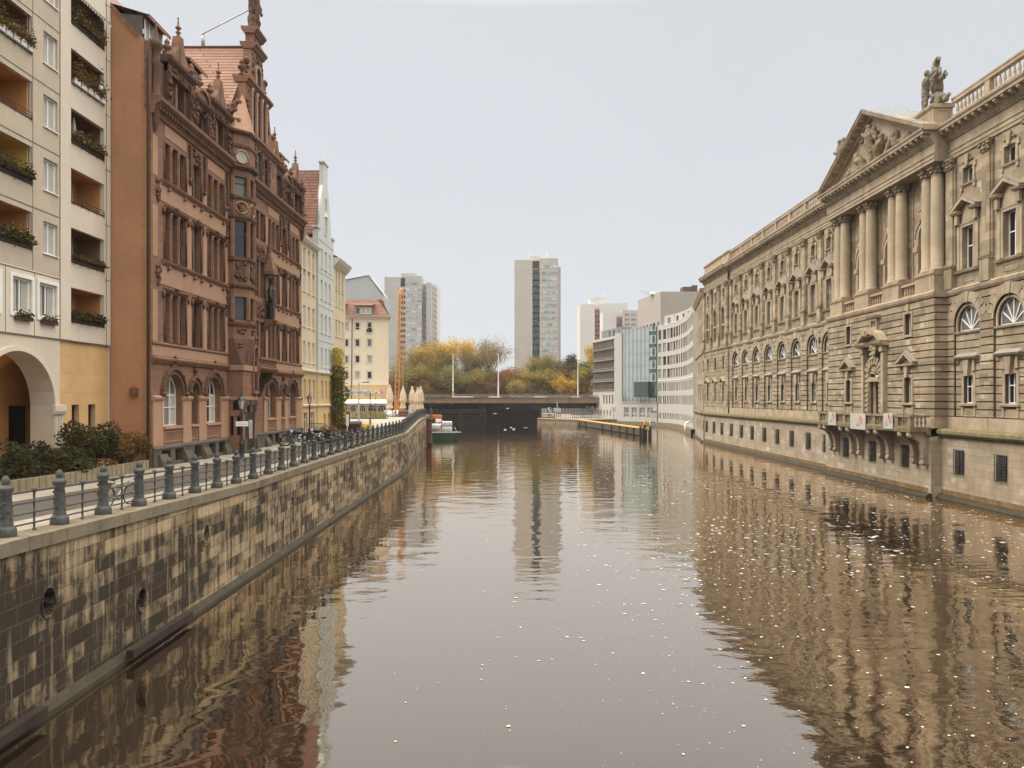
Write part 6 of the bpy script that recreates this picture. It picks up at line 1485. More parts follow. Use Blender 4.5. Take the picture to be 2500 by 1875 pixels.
for a in range(15, 180, 25): mb.tube([(c, .05, 10.0), (c + .78 * math.cos(R(a)), .1, 9.98 + .78 * math.sin(R(a)))], [.03, .1], 6)
mb.build('portal', 'ms_trim', pal)
mb = MB(fR); mb.prism(arc(c - .95, c + .95, 9.95, .95, 12), -.3, -.2); mb.box(c - .95, c - .45, -.3, -.18, 6.4, 9.4); mb.box(c + .45, c + .95, -.3, -.18, 6.4, 9.4); mb.build('tympanum', 'ms', pal)
mb = MB(fR); mb.box(c - .45, c + .45, -.36, -.3, 6.4, 9.35); mb.build('balcony_door', 'door', pal); window(pal, fR, c, .02, 13.9, .9, 1.0, cols=2, rows=())
# centre upper storey behind the columns
fC = right_frame(34.55)
mb = MB(fC); co = []
for u in CB: co += [(u - .95, u + .95, 17.0, 22.4, 'arch', .95), (u - .55, u + .55, 23.95, 25.4)]
wall(mb, C0, C1, 15.9, 26.6, co, 0, .45); mb.build('wall', 'ms', pal)
mb = MB(); mb.face([(XR + .1, C0 - .0, 16.3), (35.0, C0, 16.3), (35.0, C0, 26.5), (XR + 1.2, C0, 26.5), (XR + 1.2, C0, 16.3)]) if False else None
def b_up(mb):
    ring(mb, -.95, .95, 21.45, .95, .32, .002, .16, 14, 17.0); ring(mb, -1.35, 1.35, 21.45, 1.35, .16, .002, .22, 14, None); mb.box(-1.6, -.95, .163, .26, 20.3, 20.75); mb.box(.95, 1.6, .163, .26, 20.3, 20.75)
    mb.blob((0, .22, 23.15), .42, 5, 2, .35, (1, .6, 1.1)); mb.blob((-.3, .22, 22.85), .25, 8, 1, .35); mb.blob((.3, .22, 22.85), .25, 9, 1, .35); border(mb, -.55, .55, 23.95, 25.4, .2, .002, .1); mb.profile([(.002, 23.65), (.18, 23.7), (.2, 23.8), (.002, 23.84)], -.9, .9)
    for s in (-1, 1): mb.box(s * 2.0 - .12, s * 2.0 + .12, .002, .1, 16.4, 26.2)
UP = mesh_of(b_up, 'ms_trim', 'window_surround')
for u in CB:
    place(UP, fC, u, 'window_surround'); window(pal, fC, u, -.4, 17.0, 1.9, 5.4, cols=2, rows=(.35, .78), bar=.1, arch=.95, frame='white', edge=.1); window(pal, fC, u, -.4, 23.95, 1.1, 1.45, cols=2, rows=())
    mb = MB(fR); n = 8
    for q in range(n): mb.lathe([(.10, 16.5), (.05, 16.6), (.12, 16.82), (.05, 17.15), (.09, 17.3)], u - 1.6 + 3.2 * (q + .5) / n, -.45, 8)
    mb.box(u - 1.75, u + 1.75, -.65, -.25, 17.3, 17.5); mb.box(u - 1.75, u + 1.75, -.65, -.25, 16.36, 16.5); mb.build('balustrade', 'ms_trim', pal)
COLS = [(58.95, 60.3), (64.4, 65.75), (69.85, 71.2), (75.3, 76.65)]
colp = [(.58, 18.05), (.6, 18.12), (.58, 18.22), (.50, 18.28), (.53, 18.36), (.49, 18.42), (.49, 20.5), (.485, 22.5), (.45, 25.4), (.42, 25.55), (.46, 25.6), (.46, 25.66)]
mb = MB(); mb.lathe(colp, 0, 0, 28); CO = mb.meshdata('column', 'ms_col')
def b_ccap(mb):
    mb.lathe([(.40, 25.66), (.46, 25.9), (.56, 26.3), (.5, 26.32)], 0, 0, 12); mb.box(-.62, .62, -.62, .62, 26.32, 26.47)
    for q in range(8):
        a = q * math.pi / 4; mb.blob((.5 * math.cos(a), .5 * math.sin(a), 25.84 + .0), .15, q, 1, .35); mb.blob((.58 * math.cos(a + .39), .58 * math.sin(a + .39), 26.14), .17, q + 9, 1, .3)
CC = mesh_of(b_ccap, 'ms_dark', 'capital')
for a, b in COLS:
    for u in (a, b):
        p = fR(u, -.75, 0); o = inst('column', CO, pal, p); o2 = bpy.data.objects.new('capital', CC); COL.objects.link(o2); o2.parent = o
        mb = MB(fR); mb.box(u - .62, u + .62, -1.36, -.14, 17.86, 18.05); mb.build('base', 'ms_trim', o).matrix_parent_inverse = world_of(o).inverted()
        mb = MB(fC); mb.box(u - .46, u + .46, .002, .2, 18.0, 25.7); mb.build('pilaster', 'ms', pal)
    mb = MB(fR); mb.box(a - .7, b + .7, -1.9, -.08, 16.34, 17.6); mb.profile([(-1.9, 17.6), (-.06, 17.6), (.02, 17.75), (.02, 17.86), (-1.9, 17.86)], a - .75, b + .75); mb.build('column_pedestal', 'ms_trim', pal)
mb = MB(fR); mb.box(C0 - .02, C1 + .02, -1.88, -.12, 26.44, 26.5); mb.box(C0 - .1, C0 + .35, -1.9, -1.3, 16.3, 26.45); mb.box(C1 - .35, C1 + .1, -1.9, -1.3, 16.3, 26.45); mb.build('soffit', 'ms_trim', pal)
# pediment
pc = (C0 + C1) / 2; hw = (C1 - C0) / 2 + .35; rise = 5.1
mb = MB(fR); mb.prism([(pc - hw + .9, 29.15), (pc, 29.15 + rise - .45), (pc + hw - .9, 29.15)], -.5, .06); mb.build('pediment', 'ms_trim', pal)
mb = MB(fR)
sl = rise / hw
for s in (-1, 1):
    def R_(t, off): return (pc + s * hw * (1 - t), 29.1 + rise * t + off)
    for off0, off1, d in ((-.62, -.38, .38), (-.12, .12, 1.12), (-.24, -.115, 1.02), (-.42, -.20, .44), (.115, .22, 1.2)):
        a = R_(0 if off0 > -.3 else .06, 0); b = R_(1, 0)
        mb.prism([(a[0], a[1] + off0), (b[0], b[1] + off0), (b[0], b[1] + off1), (a[0], a[1] + off1)], -.5, d)
for s in (-1, 1):
    for q in range(1, 14):
        t = q / 14.0; u = pc + s * hw * (1 - t); z = 29.1 + rise * t - .25
        mb.mesh([(u - .15, .43, z - .16 + s * .0), (u + .15, .43, z - .16), (u + .15, .95, z - .06), (u - .15, .95, z - .06), (u - .15, .43, z + .06), (u + .15, .43, z + .06), (u + .15, .95, z + .06), (u - .15, .95, z + .06)], [(0, 1, 2, 3), (4, 7, 6, 5), (0, 4, 5, 1), (1, 5, 6, 2), (2, 6, 7, 3), (3, 7, 4, 0)])
mb.build('raking_cornice', 'ms_trim', pal)
rel = sculpt('pediment_relief', [
    [(XR - .2, pc - .2, 29.4, .3), (XR - .3, pc - .1, 30.4, .42), (XR - .35, pc, 31.4, .5), (XR - .45, pc + .1, 32.2, .42), (XR - .45, pc + .1, 32.8, .26)],
    [(XR - .35, pc + .3, 31.9, .24), (XR - .5, pc + 1.0, 32.4, .2), (XR - .4, pc + 1.5, 31.8, .2)], [(XR - .35, pc - .4, 31.8, .3), (XR - .5, pc - .95, 32.2, .3), (XR - .4, pc - 1.3, 31.2, .26), (XR - .3, pc - 1.2, 30.2, .22)],
    [(XR - .2, pc - 1.2, 29.4, .35), (XR - .4, pc - 1.6, 30.3, .48), (XR - .5, pc - 2.2, 30.6, .36), (XR - .5, pc - 2.4, 31.1, .25)], [(XR - .2, pc + 1.4, 29.4, .35), (XR - .45, pc + 1.8, 30.2, .45), (XR - .5, pc + 2.4, 30.5, .34), (XR - .5, pc + 2.5, 31.0, .24)],
    [(XR - .2, pc + 2.6, 29.5, .35), (XR - .4, pc + 3.6, 29.8, .38), (XR - .35, pc + 4.6, 29.6, .28), (XR - .3, pc + 5.4, 29.45, .22)], [(XR - .2, pc - 2.8, 29.5, .35), (XR - .3, pc - 3.6, 30.1, .34), (XR - .2, pc - 4.2, 30.5, .5), (XR - .15, pc - 4.4, 29.8, .5)],
    [(XR - .1, pc - 5.4, 29.6, .4), (XR - .1, pc - 6.1, 29.8, .36), (XR - .1, pc - 6.8, 29.4, .25)]], .12, 'ms_dark', None, .12)
attach(rel, pal)
mb = MB(fR); zr = 29.1 + rise + .24
mb.face([(pc - hw, 1.2, 29.3), (pc, 1.2, zr), (pc, -2.6, zr), (pc - hw, -2.6, 29.3)]); mb.face([(pc + hw, 1.2, 29.3), (pc, 1.2, zr), (pc, -2.6, zr), (pc + hw, -2.6, 29.3)])
mb.face([(pc - hw, -2.6, 29.3), (pc, -2.6, zr), (pc, -12, 31.5), (pc - hw, -7, 29.3)]); mb.face([(pc + hw, -2.6, 29.3), (pc, -2.6, zr), (pc, -12, 31.5), (pc + hw, -7, 29.3)])
mb.build('pediment_roof', 'zinc', pal, recalc=False)
mb = MB(fR)
for s in (-1, 1):
    for q in range(7):
        d = 1.0 - q * .58; mb.tube([(pc + s * hw, d, 29.33), (pc, d, zr + .03)], .03, 4)
mb.build('roof_seams', 'zinc', pal)
for a, b in ((C0 + .15, C0 + 3.3), (C1 - 3.3, C1 - .15)):
    mb = MB(fR); mb.box(a, b, -1.5, .02, 28.9, 30.75); mb.profile([(-1.6, 30.75), (.08, 30.75), (.2, 30.9), (.2, 31.05), (-1.6, 31.08)], a - .15, b + .15); mb.build('statue_pedestal', 'ms_trim', pal)
    mb = MB(Frame(XR, a, (1, 0), (0, -1))); border(mb, .2, 1.3, 29.5, 30.5, .1, .002, .05); mb.build('pedestal_panel', 'ms_trim', pal)
# main roof
mb = MB(fU); mb.face([(30, -.6, 29.3), (FP1, -.6, 29.3), (FP1, -9, 31.4), (30, -9, 31.4)]); mb.face([(30, -9, 31.4), (FP1, -9, 31.4), (FP1, -18, 29), (30, -18, 29)]); mb.build('roof', 'zinc_dark', pal)
# lower extension turning away from the river
ex = Frame(33.7, FP1, (6.2, 33), (-33, 6.2)); 
eo = []
for u in (4.5, 9.0, 13.5): eo += [(u - .8, u + .8, 18.0, 21.6), (u - .8, u + .8, 22.6, 25.2)]
for u in (3.5, 8.5, 13.5): eo += [(u - .7, u + .7, 7.4, 9.7), (u - .7, u + .7, 12.6, 14.7)]
mb = MB(ex); wall(mb, 0, 24, 5.0, 27.2, eo, 0, .35); mb.build('extension_wall', 'ms', pal)
for o in eo: window(pal, ex, (o[0] + o[1]) / 2, -.3, o[2], o[1] - o[0], o[3] - o[2], cols=2, rows=(.6,))
mb = MB(ex); mb.profile([(0, 26.2), (.2, 26.3), (.5, 26.8), (.7, 27.2), (.7, 27.4), (-.3, 27.5)], -.2, 24.5); mb.profile([(0, 15.8), (.2, 15.9), (.25, 16.2), (0, 16.3)], 0, 24); mb.build('extension_cornice', 'ms_trim', pal)
mb = MB(ex)
for u in (3.5, 8.5, 13.5): mb.prism([(u - 1.2, 10.4), (u, 11.2), (u + 1.2, 10.4)], .002, .4)
mb.build('window_hood', 'light_ms', pal)
exb = ex.off(.1); mb = MB(exb); wall(mb, -1.2, 24, -2, 5.0, [(u - .55, u + .55, 2.1, 3.9) for u in (2, 5, 8, 11.5, 15, 19)], 0, .3); mb.build('basement_wall', 'ms_base', pal)
for u in (2, 5, 8, 11.5, 15, 19): window(pal, exb, u, -.25, 2.1, 1.1, 1.8, name='basement_window', cols=3, rows=(.25, .5, .75), frame='iron_black')
mb = MB(exb); mb.profile([(-1.6, 4.95), (.06, 4.8), (.3, 4.95), (.4, 5.1), (.38, 5.3), (.2, 5.45), (-1.6, 5.5)], -.4, 24); mb.box(0, 3.6, -1.2, -.3, 5.45, 6.6); mb.build('ledge', 'moss', pal)
mb = MB(exb); mb.profile([(-.1, -2), (.45, -2), (.45, .06), (.28, .24), (.02, .36), (-.1, .36)], -.4, 24); mb.build('footing', 'foot', pal)
# balcony over the water
mb = MB(fF); mb.hprism([(C0 + .05, 0), (C0 + .05, 1.62), (75.8, 1.62), (75.8, 0)], 5.12, 5.42); mb.build('balcony_slab', 'moss', pal)
mb = MB(fF)
mb.box(C0 + .1, 75.75, 1.22, 1.58, 5.425, 5.56); mb.box(C0 + .05, 75.8, 1.2, 1.62, 6.3, 6.48); mb.box(C0 + .08, C0 + .42, .0, 1.2, 6.3, 6.47); mb.box(C0 + .1, C0 + .4, .0, 1.2, 5.425, 5.55)
n = 9
for q in range(n + 1): u = C0 + .35 + (75.5 - C0 - .3) * q / n; mb.box(u - .25, u + .25, 1.24, 1.56, 5.56, 6.3)
for q in range(n):
    for j in range(4):
        u = C0 + .35 + (75.5 - C0 - .3) * (q + (j + 1.0) / 5 * .72 + .14) / n; mb.lathe([(.09, 5.56), (.04, 5.65), (.10, 5.85), (.04, 6.15), (.08, 6.3)], u, 1.4, 8)
for j in range(3): mb.lathe([(.09, 5.56), (.04, 5.65), (.10, 5.85), (.04, 6.15), (.08, 6.3)], C0 + .26, .3 + .32 * j, 8)
mb.build('balcony_balustrade', 'ms_dark', pal)
def b_br(mb):
    P = [(0, 5.11), (1.55, 5.11), (1.6, 4.9), (1.5, 4.7), (1.2, 4.6), (.85, 4.45), (.62, 4.1), (.5, 3.6), (.42, 3.0), (.5, 2.75), (.42, 2.55), (.2, 2.45), (.0, 2.5)]
    mb.profile(P, -.21, .21); mb.profile([(.3, 3.05), (.5, 3.05), (.52, 3.2), (.3, 3.2)], -.26, .26); mb.box(-.26, .26, .2, .54, 2.62, 2.82)
    mb.tube([(-.25, 1.35, 4.86), (.25, 1.35, 4.86)], .22, 10)
BR = mesh_of(b_br, 'ms_trim', 'bracket')
for u in (58.5, 59.9, 63.9, 65.3, 69.3, 70.8, 74.4, 75.5): place(BR, fF, u, 'bracket')
bn = [(71.3, 73.0, 'tall white banner with coloured strokes at the far end of the river balcony', 5.2, 6.5), (65.3, 68.2, 'widest white banner, in the middle of the river balcony', 5.02, 6.5), (60.6, 62.1, 'tall white banner with coloured strokes nearest the palace corner on the river balcony', 5.28, 6.58)]
for a, b, lab, z0, z1 in bn:
    t = thing('banner', lab, 'banner', tuple(fF(a, 1.7, z0)), 0, 'white banners on the river balcony')
    mb = MB(fF); mb.box(a, b, 1.64, 1.70, z0, z1); mb.build('sheet', 'white_g', t)
    cx = b - (b - a) * .72 if False else a + (b - a) * .26
    for i, (du, dz_, m_) in enumerate(((0, .42, 'signred'), (-.12, .72, 'log_orange'), (.12, .82, 'redlight'), (.30, .60, 'greyfeather'))):
        mb = MB(fF); mb.prism([(cx + du * 1.5 - .11, z0 + .2 + dz_ - .14), (cx + du * 1.5 + .08, z0 + .2 + dz_ - .2), (cx + du * 1.5 + .13, z0 + .2 + dz_ + .13), (cx + du * 1.5 - .06, z0 + .2 + dz_ + .18)], 1.702, 1.708); mb.build('stroke', m_, t)
    text('zlb', fF, cx + .62, 1.705, z0 + .25, .5, 'zinc', t)
# ================================================================ white river office with curved front
of = thing('office_building', 'white curved riverside office with strip windows and a tall green glass hall', 'office building', (40, 200, 0))
CV = [(39.6, 163), (40.4, 168), (41.6, 175), (42.4, 181), (43.0, 188), (43.2, 194), (42.9, 199), (42.2, 203.5), (40.6, 208.6)]
fl = [(24.3, 27.0), (20.8, 23.2), (17.1, 19.5), (13.6, 16.0)]; fl2 = [(9.9, 12.2), (6.3, 8.6)]; fl3 = [(2.2, 3.8)]
wallo = MB(); band = MB()
def seg_frame(p, q):
    U = (q[0] - p[0], q[1] - p[1]); return Frame(p[0], p[1], U, (-U[1], U[0])), math.hypot(*U)
cw_list = []
for p, q in zip(CV, CV[1:]):
    f, ln = seg_frame(p, q); ops = []
    n = max(1, round(ln / 2.5))
    for i in range(n):
        c = ln * (i + .5) / n
        for z0, z1 in fl: ops.append((c - .9, c + .9, z0, z1))
        for s in (-.55, .55):
            for z0, z1 in fl2: ops.append((c + s - .35, c + s + .35, z0, z1))
            for z0, z1 in fl3: ops.append((c + s - .3, c + s + .3, z0, z1))
    mb = MB(f); wall(mb, 0, ln, -.5, 28.2, ops, 0, .3); k0 = len(wallo.v); wallo.v += mb.v
    for ff_ in mb.f: wallo.f.append([i + k0 for i in ff_]); wallo.fm.append(0); wallo.sm.append(False)
    cw_list.append((f, ops)); mb = MB(f); mb.box(-.02, ln + .02, .003, .09, 12.7, 12.9); mb.box(-.02, ln + .02, -.3, .06, 28.2, 28.35)
    k0 = len(band.v); band.v += mb.v
    for ff_ in mb.f: band.f.append([i + k0 for i in ff_]); band.fm.append(0); band.sm.append(False)
wallo.build('curved_wall', 'white_g', of); band.build('cornice_band', 'white', of)
cnt = 0
for f, ops in cw_list:
    for o in ops:
        if o[1] - o[0] > 1.5: window(of, f, (o[0] + o[1]) / 2, -.25, o[2], o[1] - o[0], o[3] - o[2], cols=2, rows=(), frame='brown_frame', pane='glass_pale' if random.random() < .5 else 'glass'); cnt += 1
sm_ = MB()
for f, ops in cw_list:
    for o in ops:
        if o[1] - o[0] <= 1.5:
            a = [f(o[0], -.25, o[2]), f(o[1], -.25, o[2]), f(o[1], -.25, o[3]), f(o[0], -.25, o[3])]; sm_.mesh([tuple(v) for v in a], [(0, 1, 2, 3)])
x_ = sm_.build('narrow_windows', 'glass', of); x_['kind'] = 'stuff'
mb = MB()
for p, q in zip(CV, CV[1:]):
    f, ln = seg_frame(p, q); a0, b0 = f(0, -2.2, 0), f(ln, -2.2, 0); mb.mesh([(a0.x, a0.y, 28.0), (b0.x, b0.y, 28.0), (b0.x, b0.y, 31.2), (a0.x, a0.y, 31.2), (a0.x + 9, a0.y, 31.2), (b0.x + 9, b0.y, 31.2)], [(0, 1, 2, 3), (3, 2, 5, 4)])
    mb.mesh([tuple(f(0, 0, 28.2)), tuple(f(ln, 0, 28.2)), (b0.x, b0.y, 28.2), (a0.x, a0.y, 28.2)], [(0, 1, 2, 3)])
mb.build('set_back_storey', 'white_g', of)
for p, q in list(zip(CV, CV[1:]))[1::1]:
    f, ln = seg_frame(p, q); window(of, f.off(-2.18), ln / 2, .0, 28.6, 1.6, 1.9, cols=2, rows=(), frame='brown_frame')
mb = MB()
for h in (.5, 1.0): mb.tube([(p[0] + .3, p[1], 28.35 + h) for p in CV], .03, 4)
mb.build('roof_railing', 'galv', of)
# end wall towards the palace
mb = MB(); mb.face([(39.6, 163, -.5), (52, 161, -.5), (52, 161, 28.2), (39.6, 163, 28.2)]); mb.build('end_wall', 'white_g', of)
# glass hall
P0, P1 = (40.6, 208.6), (32.0, 220.0)
f, ln = seg_frame(P0, P1)
mb = MB(f); mb.box(0, ln, -.3, 0, 6.6, 28.4); mb.build('glass_hall', 'glass_green', of)
mb = MB(f)
for q in range(10): u = ln * q / 9; mb.box(u - .05, u + .05, .002, .09, 6.6, 28.4)
for q in range(7): z = 6.6 + 3.6 * q; mb.box(0, ln, .003, .07, z - .05, z + .05)
mb.build('glazing_bars', mk('green_glazing_bar', (.20, .27, .225), .5), of)
mb = MB(f); mb.box(.15, 2.3, .08, .12, 6.7, 28.3) if False else mb.box(.3, .5, .003, .12, 6.7, 28.3)
for q in range(6): mb.box(.6, 2.9, .092, .14, 8.0 + 3.6 * q, 9.0 + 3.6 * q); mb.box(1.2, 1.8, .142, .17, 9.4 + 3.6 * q, 11.2 + 3.6 * q)
mb.build('dark_glass_corner', 'bal_green', of)
mb = MB(f); mb.box(2.2, 7.6, .2, 1.6, 8.2, 12.6); mb.build('dark_screen_box', mk('dark_mesh_box', (.06, .075, .065), .6), of)
f0 = f
mb = MB(f); wall(mb, -.0, ln, -.5, 6.6, [(1.5 + 3.1 * q, 3.6 + 3.1 * q, 2.3, 5.2) for q in range(4)], .3, .3); mb.box(0, ln, -.4, .45, 6.5, 6.7); mb.build('podium_wall', 'white_g', of)
for q in range(4): window(of, f, 2.55 + 3.1 * q, .05, 2.3, 2.1, 2.9, name='podium_window', cols=4, rows=(.4,), bar=.14, frame='white')
# left block with strip windows
Q0, Q1 = (32.0, 220.0), (30.5, 222.0); Q2 = (25.7, 239.6)
f, l2 = seg_frame(Q0, Q1); mb = MB(f); mb.box(-.5, l2, -3, .3, -.5, 27.4); mb.build('side_wall', mk('grey_office_render', (.46, .445, .405), .9, .05), of)
f, l3 = seg_frame(Q1, Q2); ops = [(.9, l3 - .05, z, z + 2.35) for z in (10.6, 13.9, 17.2, 20.5, 23.4)] + [(1.6 + 2.3 * q, 2.7 + 2.3 * q, 6.2, 8.9) for q in range(4)] + [(1.0 + 2.5 * q, 1.9 + 2.5 * q, 2.2, 4.2) for q in range(6)]
mb = MB(f); wall(mb, 0, l3, -.5, 26.7, ops, 0, .35); mb.box(0, l3, -10, -.5, 26.4, 26.75); mb.face([(l3, 0, 5.5), (l3, 0, 26.7), (l3, -14, 26.7), (l3, -14, 5.5)]); mb.build('strip_window_wall', 'white_g', of)
for o in ops: window(of, f, (o[0] + o[1]) / 2, -.28, o[2], o[1] - o[0], o[3] - o[2], name='strip_window' if o[1] - o[0] > 4 else 'window', cols=9 if o[1] - o[0] > 4 else 1, rows=(), bar=.35 if o[1] - o[0] > 4 else .06, frame='brown_frame', pane='bronze')
mb = MB(f); 
for z in (10.6, 13.9, 17.2, 20.5, 23.4): mb.box(.7, l3 + .1, .0, .35, z - .25, z); mb.box(.7, l3 + .1, .0, .35, z + 2.35, z + 2.5)
mb.build('strip_cornice', 'zinc', of)
mb = MB(f); mb.box(1.5, l3 - 1.0, -6, -2.5, 26.75, 29.6); mb.build('set_back_storey', 'zinc', of)
for q in range(4): window(of, f.off(-2.48), 3.2 + 3.6 * q, .0, 27.1, 1.2, 2.0, cols=1, rows=(), frame='brown_frame')
mb = MB(f); mb.box(l3 - 3.4, l3 - .3, .02, .12, 5.2, 8.8); mb.build('grey_panel', 'zinc', of)
# ---------------------------------------------------------------- big beige block behind
bb = thing('beige_block', 'plain beige block with blank walls rising behind the white office', 'building', (50, 245, 4))
mb = MB(); xs = (43.0, 46.7, 66, 66); A, B, C_ = (43.0, 256), (46.7, 235), (63.5, 235)
mb.hprism([A, B, C_, (64, 256)], 4, 41.9); mb.build('wall', mk('beige_block_render', (.37, .325, .28), .93, .05, .2, .03), bb)
f, ln = seg_frame(B, A); f = Frame(B[0], B[1], (A[0] - B[0], A[1] - B[1]), (-(A[1] - B[1]), A[0] - B[0])); f = Frame(B[0], B[1], (A[0] - B[0], A[1] - B[1]), ((A[1] - B[1]) * -1, (A[0] - B[0])))
for q in range(6): window(bb, f, 1.8 + 3.4 * q, .03, 29.0, 1.1, 3.4, cols=1, rows=(), frame='brown_frame')
mb = MB(); mb.hprism([(54.5, 238), (57.5, 238), (57.5, 242), (54.5, 242)], 41.9, 43.9); mb.hprism([(57.6, 238), (59.2, 238), (59.2, 242), (57.6, 242)], 41.95, 44.4); mb.build('roof_unit', 'brown_frame', bb)
mb = MB(); mb.tube([(45.2, 242, 41.9), (42.5, 243, 43.2), (41.4, 243.4, 43.9)], .14, 5); mb.lathe([(1.2, 41.9), (1.1, 42.4), (.4, 42.8)], 45.5, 242, 10); mb.build('roof_crane_arm', 'galv', bb)
# ---------------------------------------------------------------- road bridge
br = thing('road_bridge', 'long low brown concrete road bridge crossing the river in the distance', 'bridge', (0, 250, 0))
mb = MB(); mb.box(-95, 27.5, 235, 286, 6.9, 7.0); mb.box(-95, 27.5, 234.6, 235.4, 6.35, 8.05); mb.box(-95, 27.5, 234.4, 235.6, 8.052, 8.2); mb.box(-95, 27.5, 285.2, 286, 6.35, 8.05)
for x in (-16, 2.2, 19): mb.box(x - .08, x + .08, 234.56, 234.62, 6.35, 8.05)
mb.build('deck', 'bridge', br)
mb = MB(); P = [(-95, 6.4), (-30, 6.4), (-10, 5.5), (8.0, 3.9), (11.5, 3.9), (14.5, 4.6), (27.5, 5.6), (27.5, 6.9), (-95, 6.9)]
for y in (237, 245, 253, 261, 269, 277): mb.mesh([(p[0], y, p[1]) for p in P] + [(p[0], y + 1.2, p[1]) for p in P], [tuple(range(9)), tuple(range(17, 8, -1))] + [(i, (i + 1) % 9, 9 + (i + 1) % 9, 9 + i) for i in range(9)])
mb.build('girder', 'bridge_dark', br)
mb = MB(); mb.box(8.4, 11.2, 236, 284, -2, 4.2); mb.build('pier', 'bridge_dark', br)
mb = MB(); mb.box(8.6, 10.5, 235.2, 236.0, 1.4, 4.6); mb.build('pier_head', 'bridge', br)
mb = MB()
for z in (8.55, 8.95): mb.box(-95, 27.5, 234.9, 234.98, z - .06, z + .06)
for q in range(54): x = -94 + q * 2.27; mb.box(x - .04, x + .04, 234.9, 234.98, 8.2, 8.95)
mb.build('parapet_railing', 'galv', br)
# far bank walls under the bridge
fw = thing('far_quay_wall', 'stone quay wall with a pale railing under the left end of the bridge', 'embankment wall', (-19, 255, 0))
mb = MB(); mb.box(-60, -9.4, 254, 256, -2, 2.2); mb.box(-60, -9.4, 253.8, 256.2, 2.2, 2.5); mb.build('wall', 'ms_dark', fw)
mb = MB(); mb.box(-60, 27, 283, 284, -2, 7.0); mb.build('dark_closing_wall', 'bridge_dark', fw)  # dark wall added to close off the bright sky under the bridge
mb = MB()
for z in (3.0, 3.5, 4.0): mb.box(-60, -9.6, 254.4, 254.5, z - .05, z + .05)
for q in range(34): x = -59 + q * 1.48; mb.box(x - .05, x + .05, 254.4, 254.5, 2.5, 4.0)
mb.build('railing', 'galv', fw)
mb = MB(); mb.box(-18.9, -18.3, 253.6, 253.8, -.2, 3.2); mb.box(-19.3, -17.9, 253.5, 253.8, 2.6, 3.2); mb.build('ladder', 'yellow_paint', fw)
mb = MB()
for x in (-28, -16.5, -11.5): mb.box(x - .3, x + .3, 253.75, 253.8, .9, 1.5)
mb.build('mooring_niche', 'bridge_dark', fw)
# lock platform on the right
lk = thing('lock_quay', 'low stone lock quay with railings in front of the bridge pier', 'quay', (13, 228, 0))
mb = MB(); mb.hprism([(7.3, 230), (18.6, 214.8), (33, 222), (28, 240), (9, 240)], -2, 1.35); mb.hprism([(7.2, 229.8), (18.6, 214.5), (33, 222), (28, 240), (9, 240)], 1.352, 1.6); mb.build('wall', 'ms_dark', lk)
mb = MB()
def fence_line(mb, a, b, z0, h, n, r=.035, rails=3):
    for q in range(n + 1): x = a[0] + (b[0] - a[0]) * q / n; y = a[1] + (b[1] - a[1]) * q / n; mb.tube([(x, y, z0), (x, y, z0 + h)], r, 4)
    for k_ in range(rails): z = z0 + h * (k_ + 1) / rails; mb.tube([(a[0], a[1], z), (b[0], b[1], z)], r, 4)
fence_line(mb, (12.6, 224.5), (20.5, 216.5), 1.6, 1.3, 14, .06); fence_line(mb, (20.5, 216.5), (31, 222.5), 1.6, 1.3, 16, .06); fence_line(mb, (9.0, 231), (13, 231), 1.6, 1.5, 6, .05); mb.build('railing', 'white', lk)
mb = MB(); mb.box(9, 28, 232.6, 234.2, 3.1, 3.3); fence_line(mb, (9, 232.6), (28, 232.6), 3.3, 1.2, 20, .05); mb.build('gangway', 'galv', lk)
mb = MB(); mb.box(15, 18, 231, 233, 1.6, 3.2); mb.box(14.6, 18.4, 230.8, 233.2, 3.2, 3.35); mb.build('control_box', 'ms_trim', lk)
mb = MB(); mb.box(7.5, 8.0, 229.4, 229.9, .4, 1.9); mb.box(12.1, 12.7, 222.9, 223.4, .3, 1.95); mb.build('mooring_post', 'yellow_paint', lk)
sgnl = thing('signal_lights', 'pair of round white river traffic signals on the lock platform', 'traffic signal', (13.6, 229, 1.6))
mb = MB(cam_frame(229)); 
for x in (12.85, 13.95):
    mb.prism([(x + .62 * math.cos(R(22.5 + 45 * q)), 4.3 + .62 * math.sin(R(22.5 + 45 * q))) for q in range(8)], 0, .2)
mb.build('disc', 'white', sgnl)
mb = MB(cam_frame(229))
for x in (12.85, 13.95): mb.tube([(x + .36 * math.cos(2 * math.pi * q / 12), .22, 4.3 + .36 * math.sin(2 * math.pi * q / 12)) for q in range(12)], .09, 5, True)
mb.build('lens_hood', 'iron_black', sgnl)
mb = MB(cam_frame(229)); mb.tube([(13.4, -.1, 1.6), (13.4, -.1, 6.6)], .07, 5); mb.tube([(13.4, -.1, 6.5), (12.9, .2, 6.6)], .05, 5); mb.box(12.2, 14.6, -.15, -.05, 3.55, 3.7); mb.build('mast', 'galv', sgnl)
def board(label, x, y, px_, w, h, col, extra=None, pole=0.0, cat='sign', name='sign'):
    kk = y / F; z = H + (VY - px_[1]) * kk; xx = (px_[0] - VX) * kk
    t = thing(name, label, cat, (xx, y, z - h / 2 - pole)); fr = cam_frame(y)
    mb = MB(fr); mb.box(xx - w / 2, xx + w / 2, 0, .08, z - h / 2, z + h / 2); mb.build('board', col, t)
    if pole: mb = MB(fr); mb.tube([(xx, -.06, z - h / 2 - pole), (xx, -.06, z)], .05, 5); mb.build('pole', 'galv', t)
    if extra: extra(fr, xx, z, t)
    return t
def ex_blue(fr, x, z, t):
    mb = MB(fr); mb.prism([(x - .5, z + .65), (x - .3, z + .72), (x + .5, z - .65), (x + .3, z - .72)], .081, .1); mb.box(x - .58, x + .58, .08, .09, z + .72, z + .80); mb.build('stripe', 'white', t)
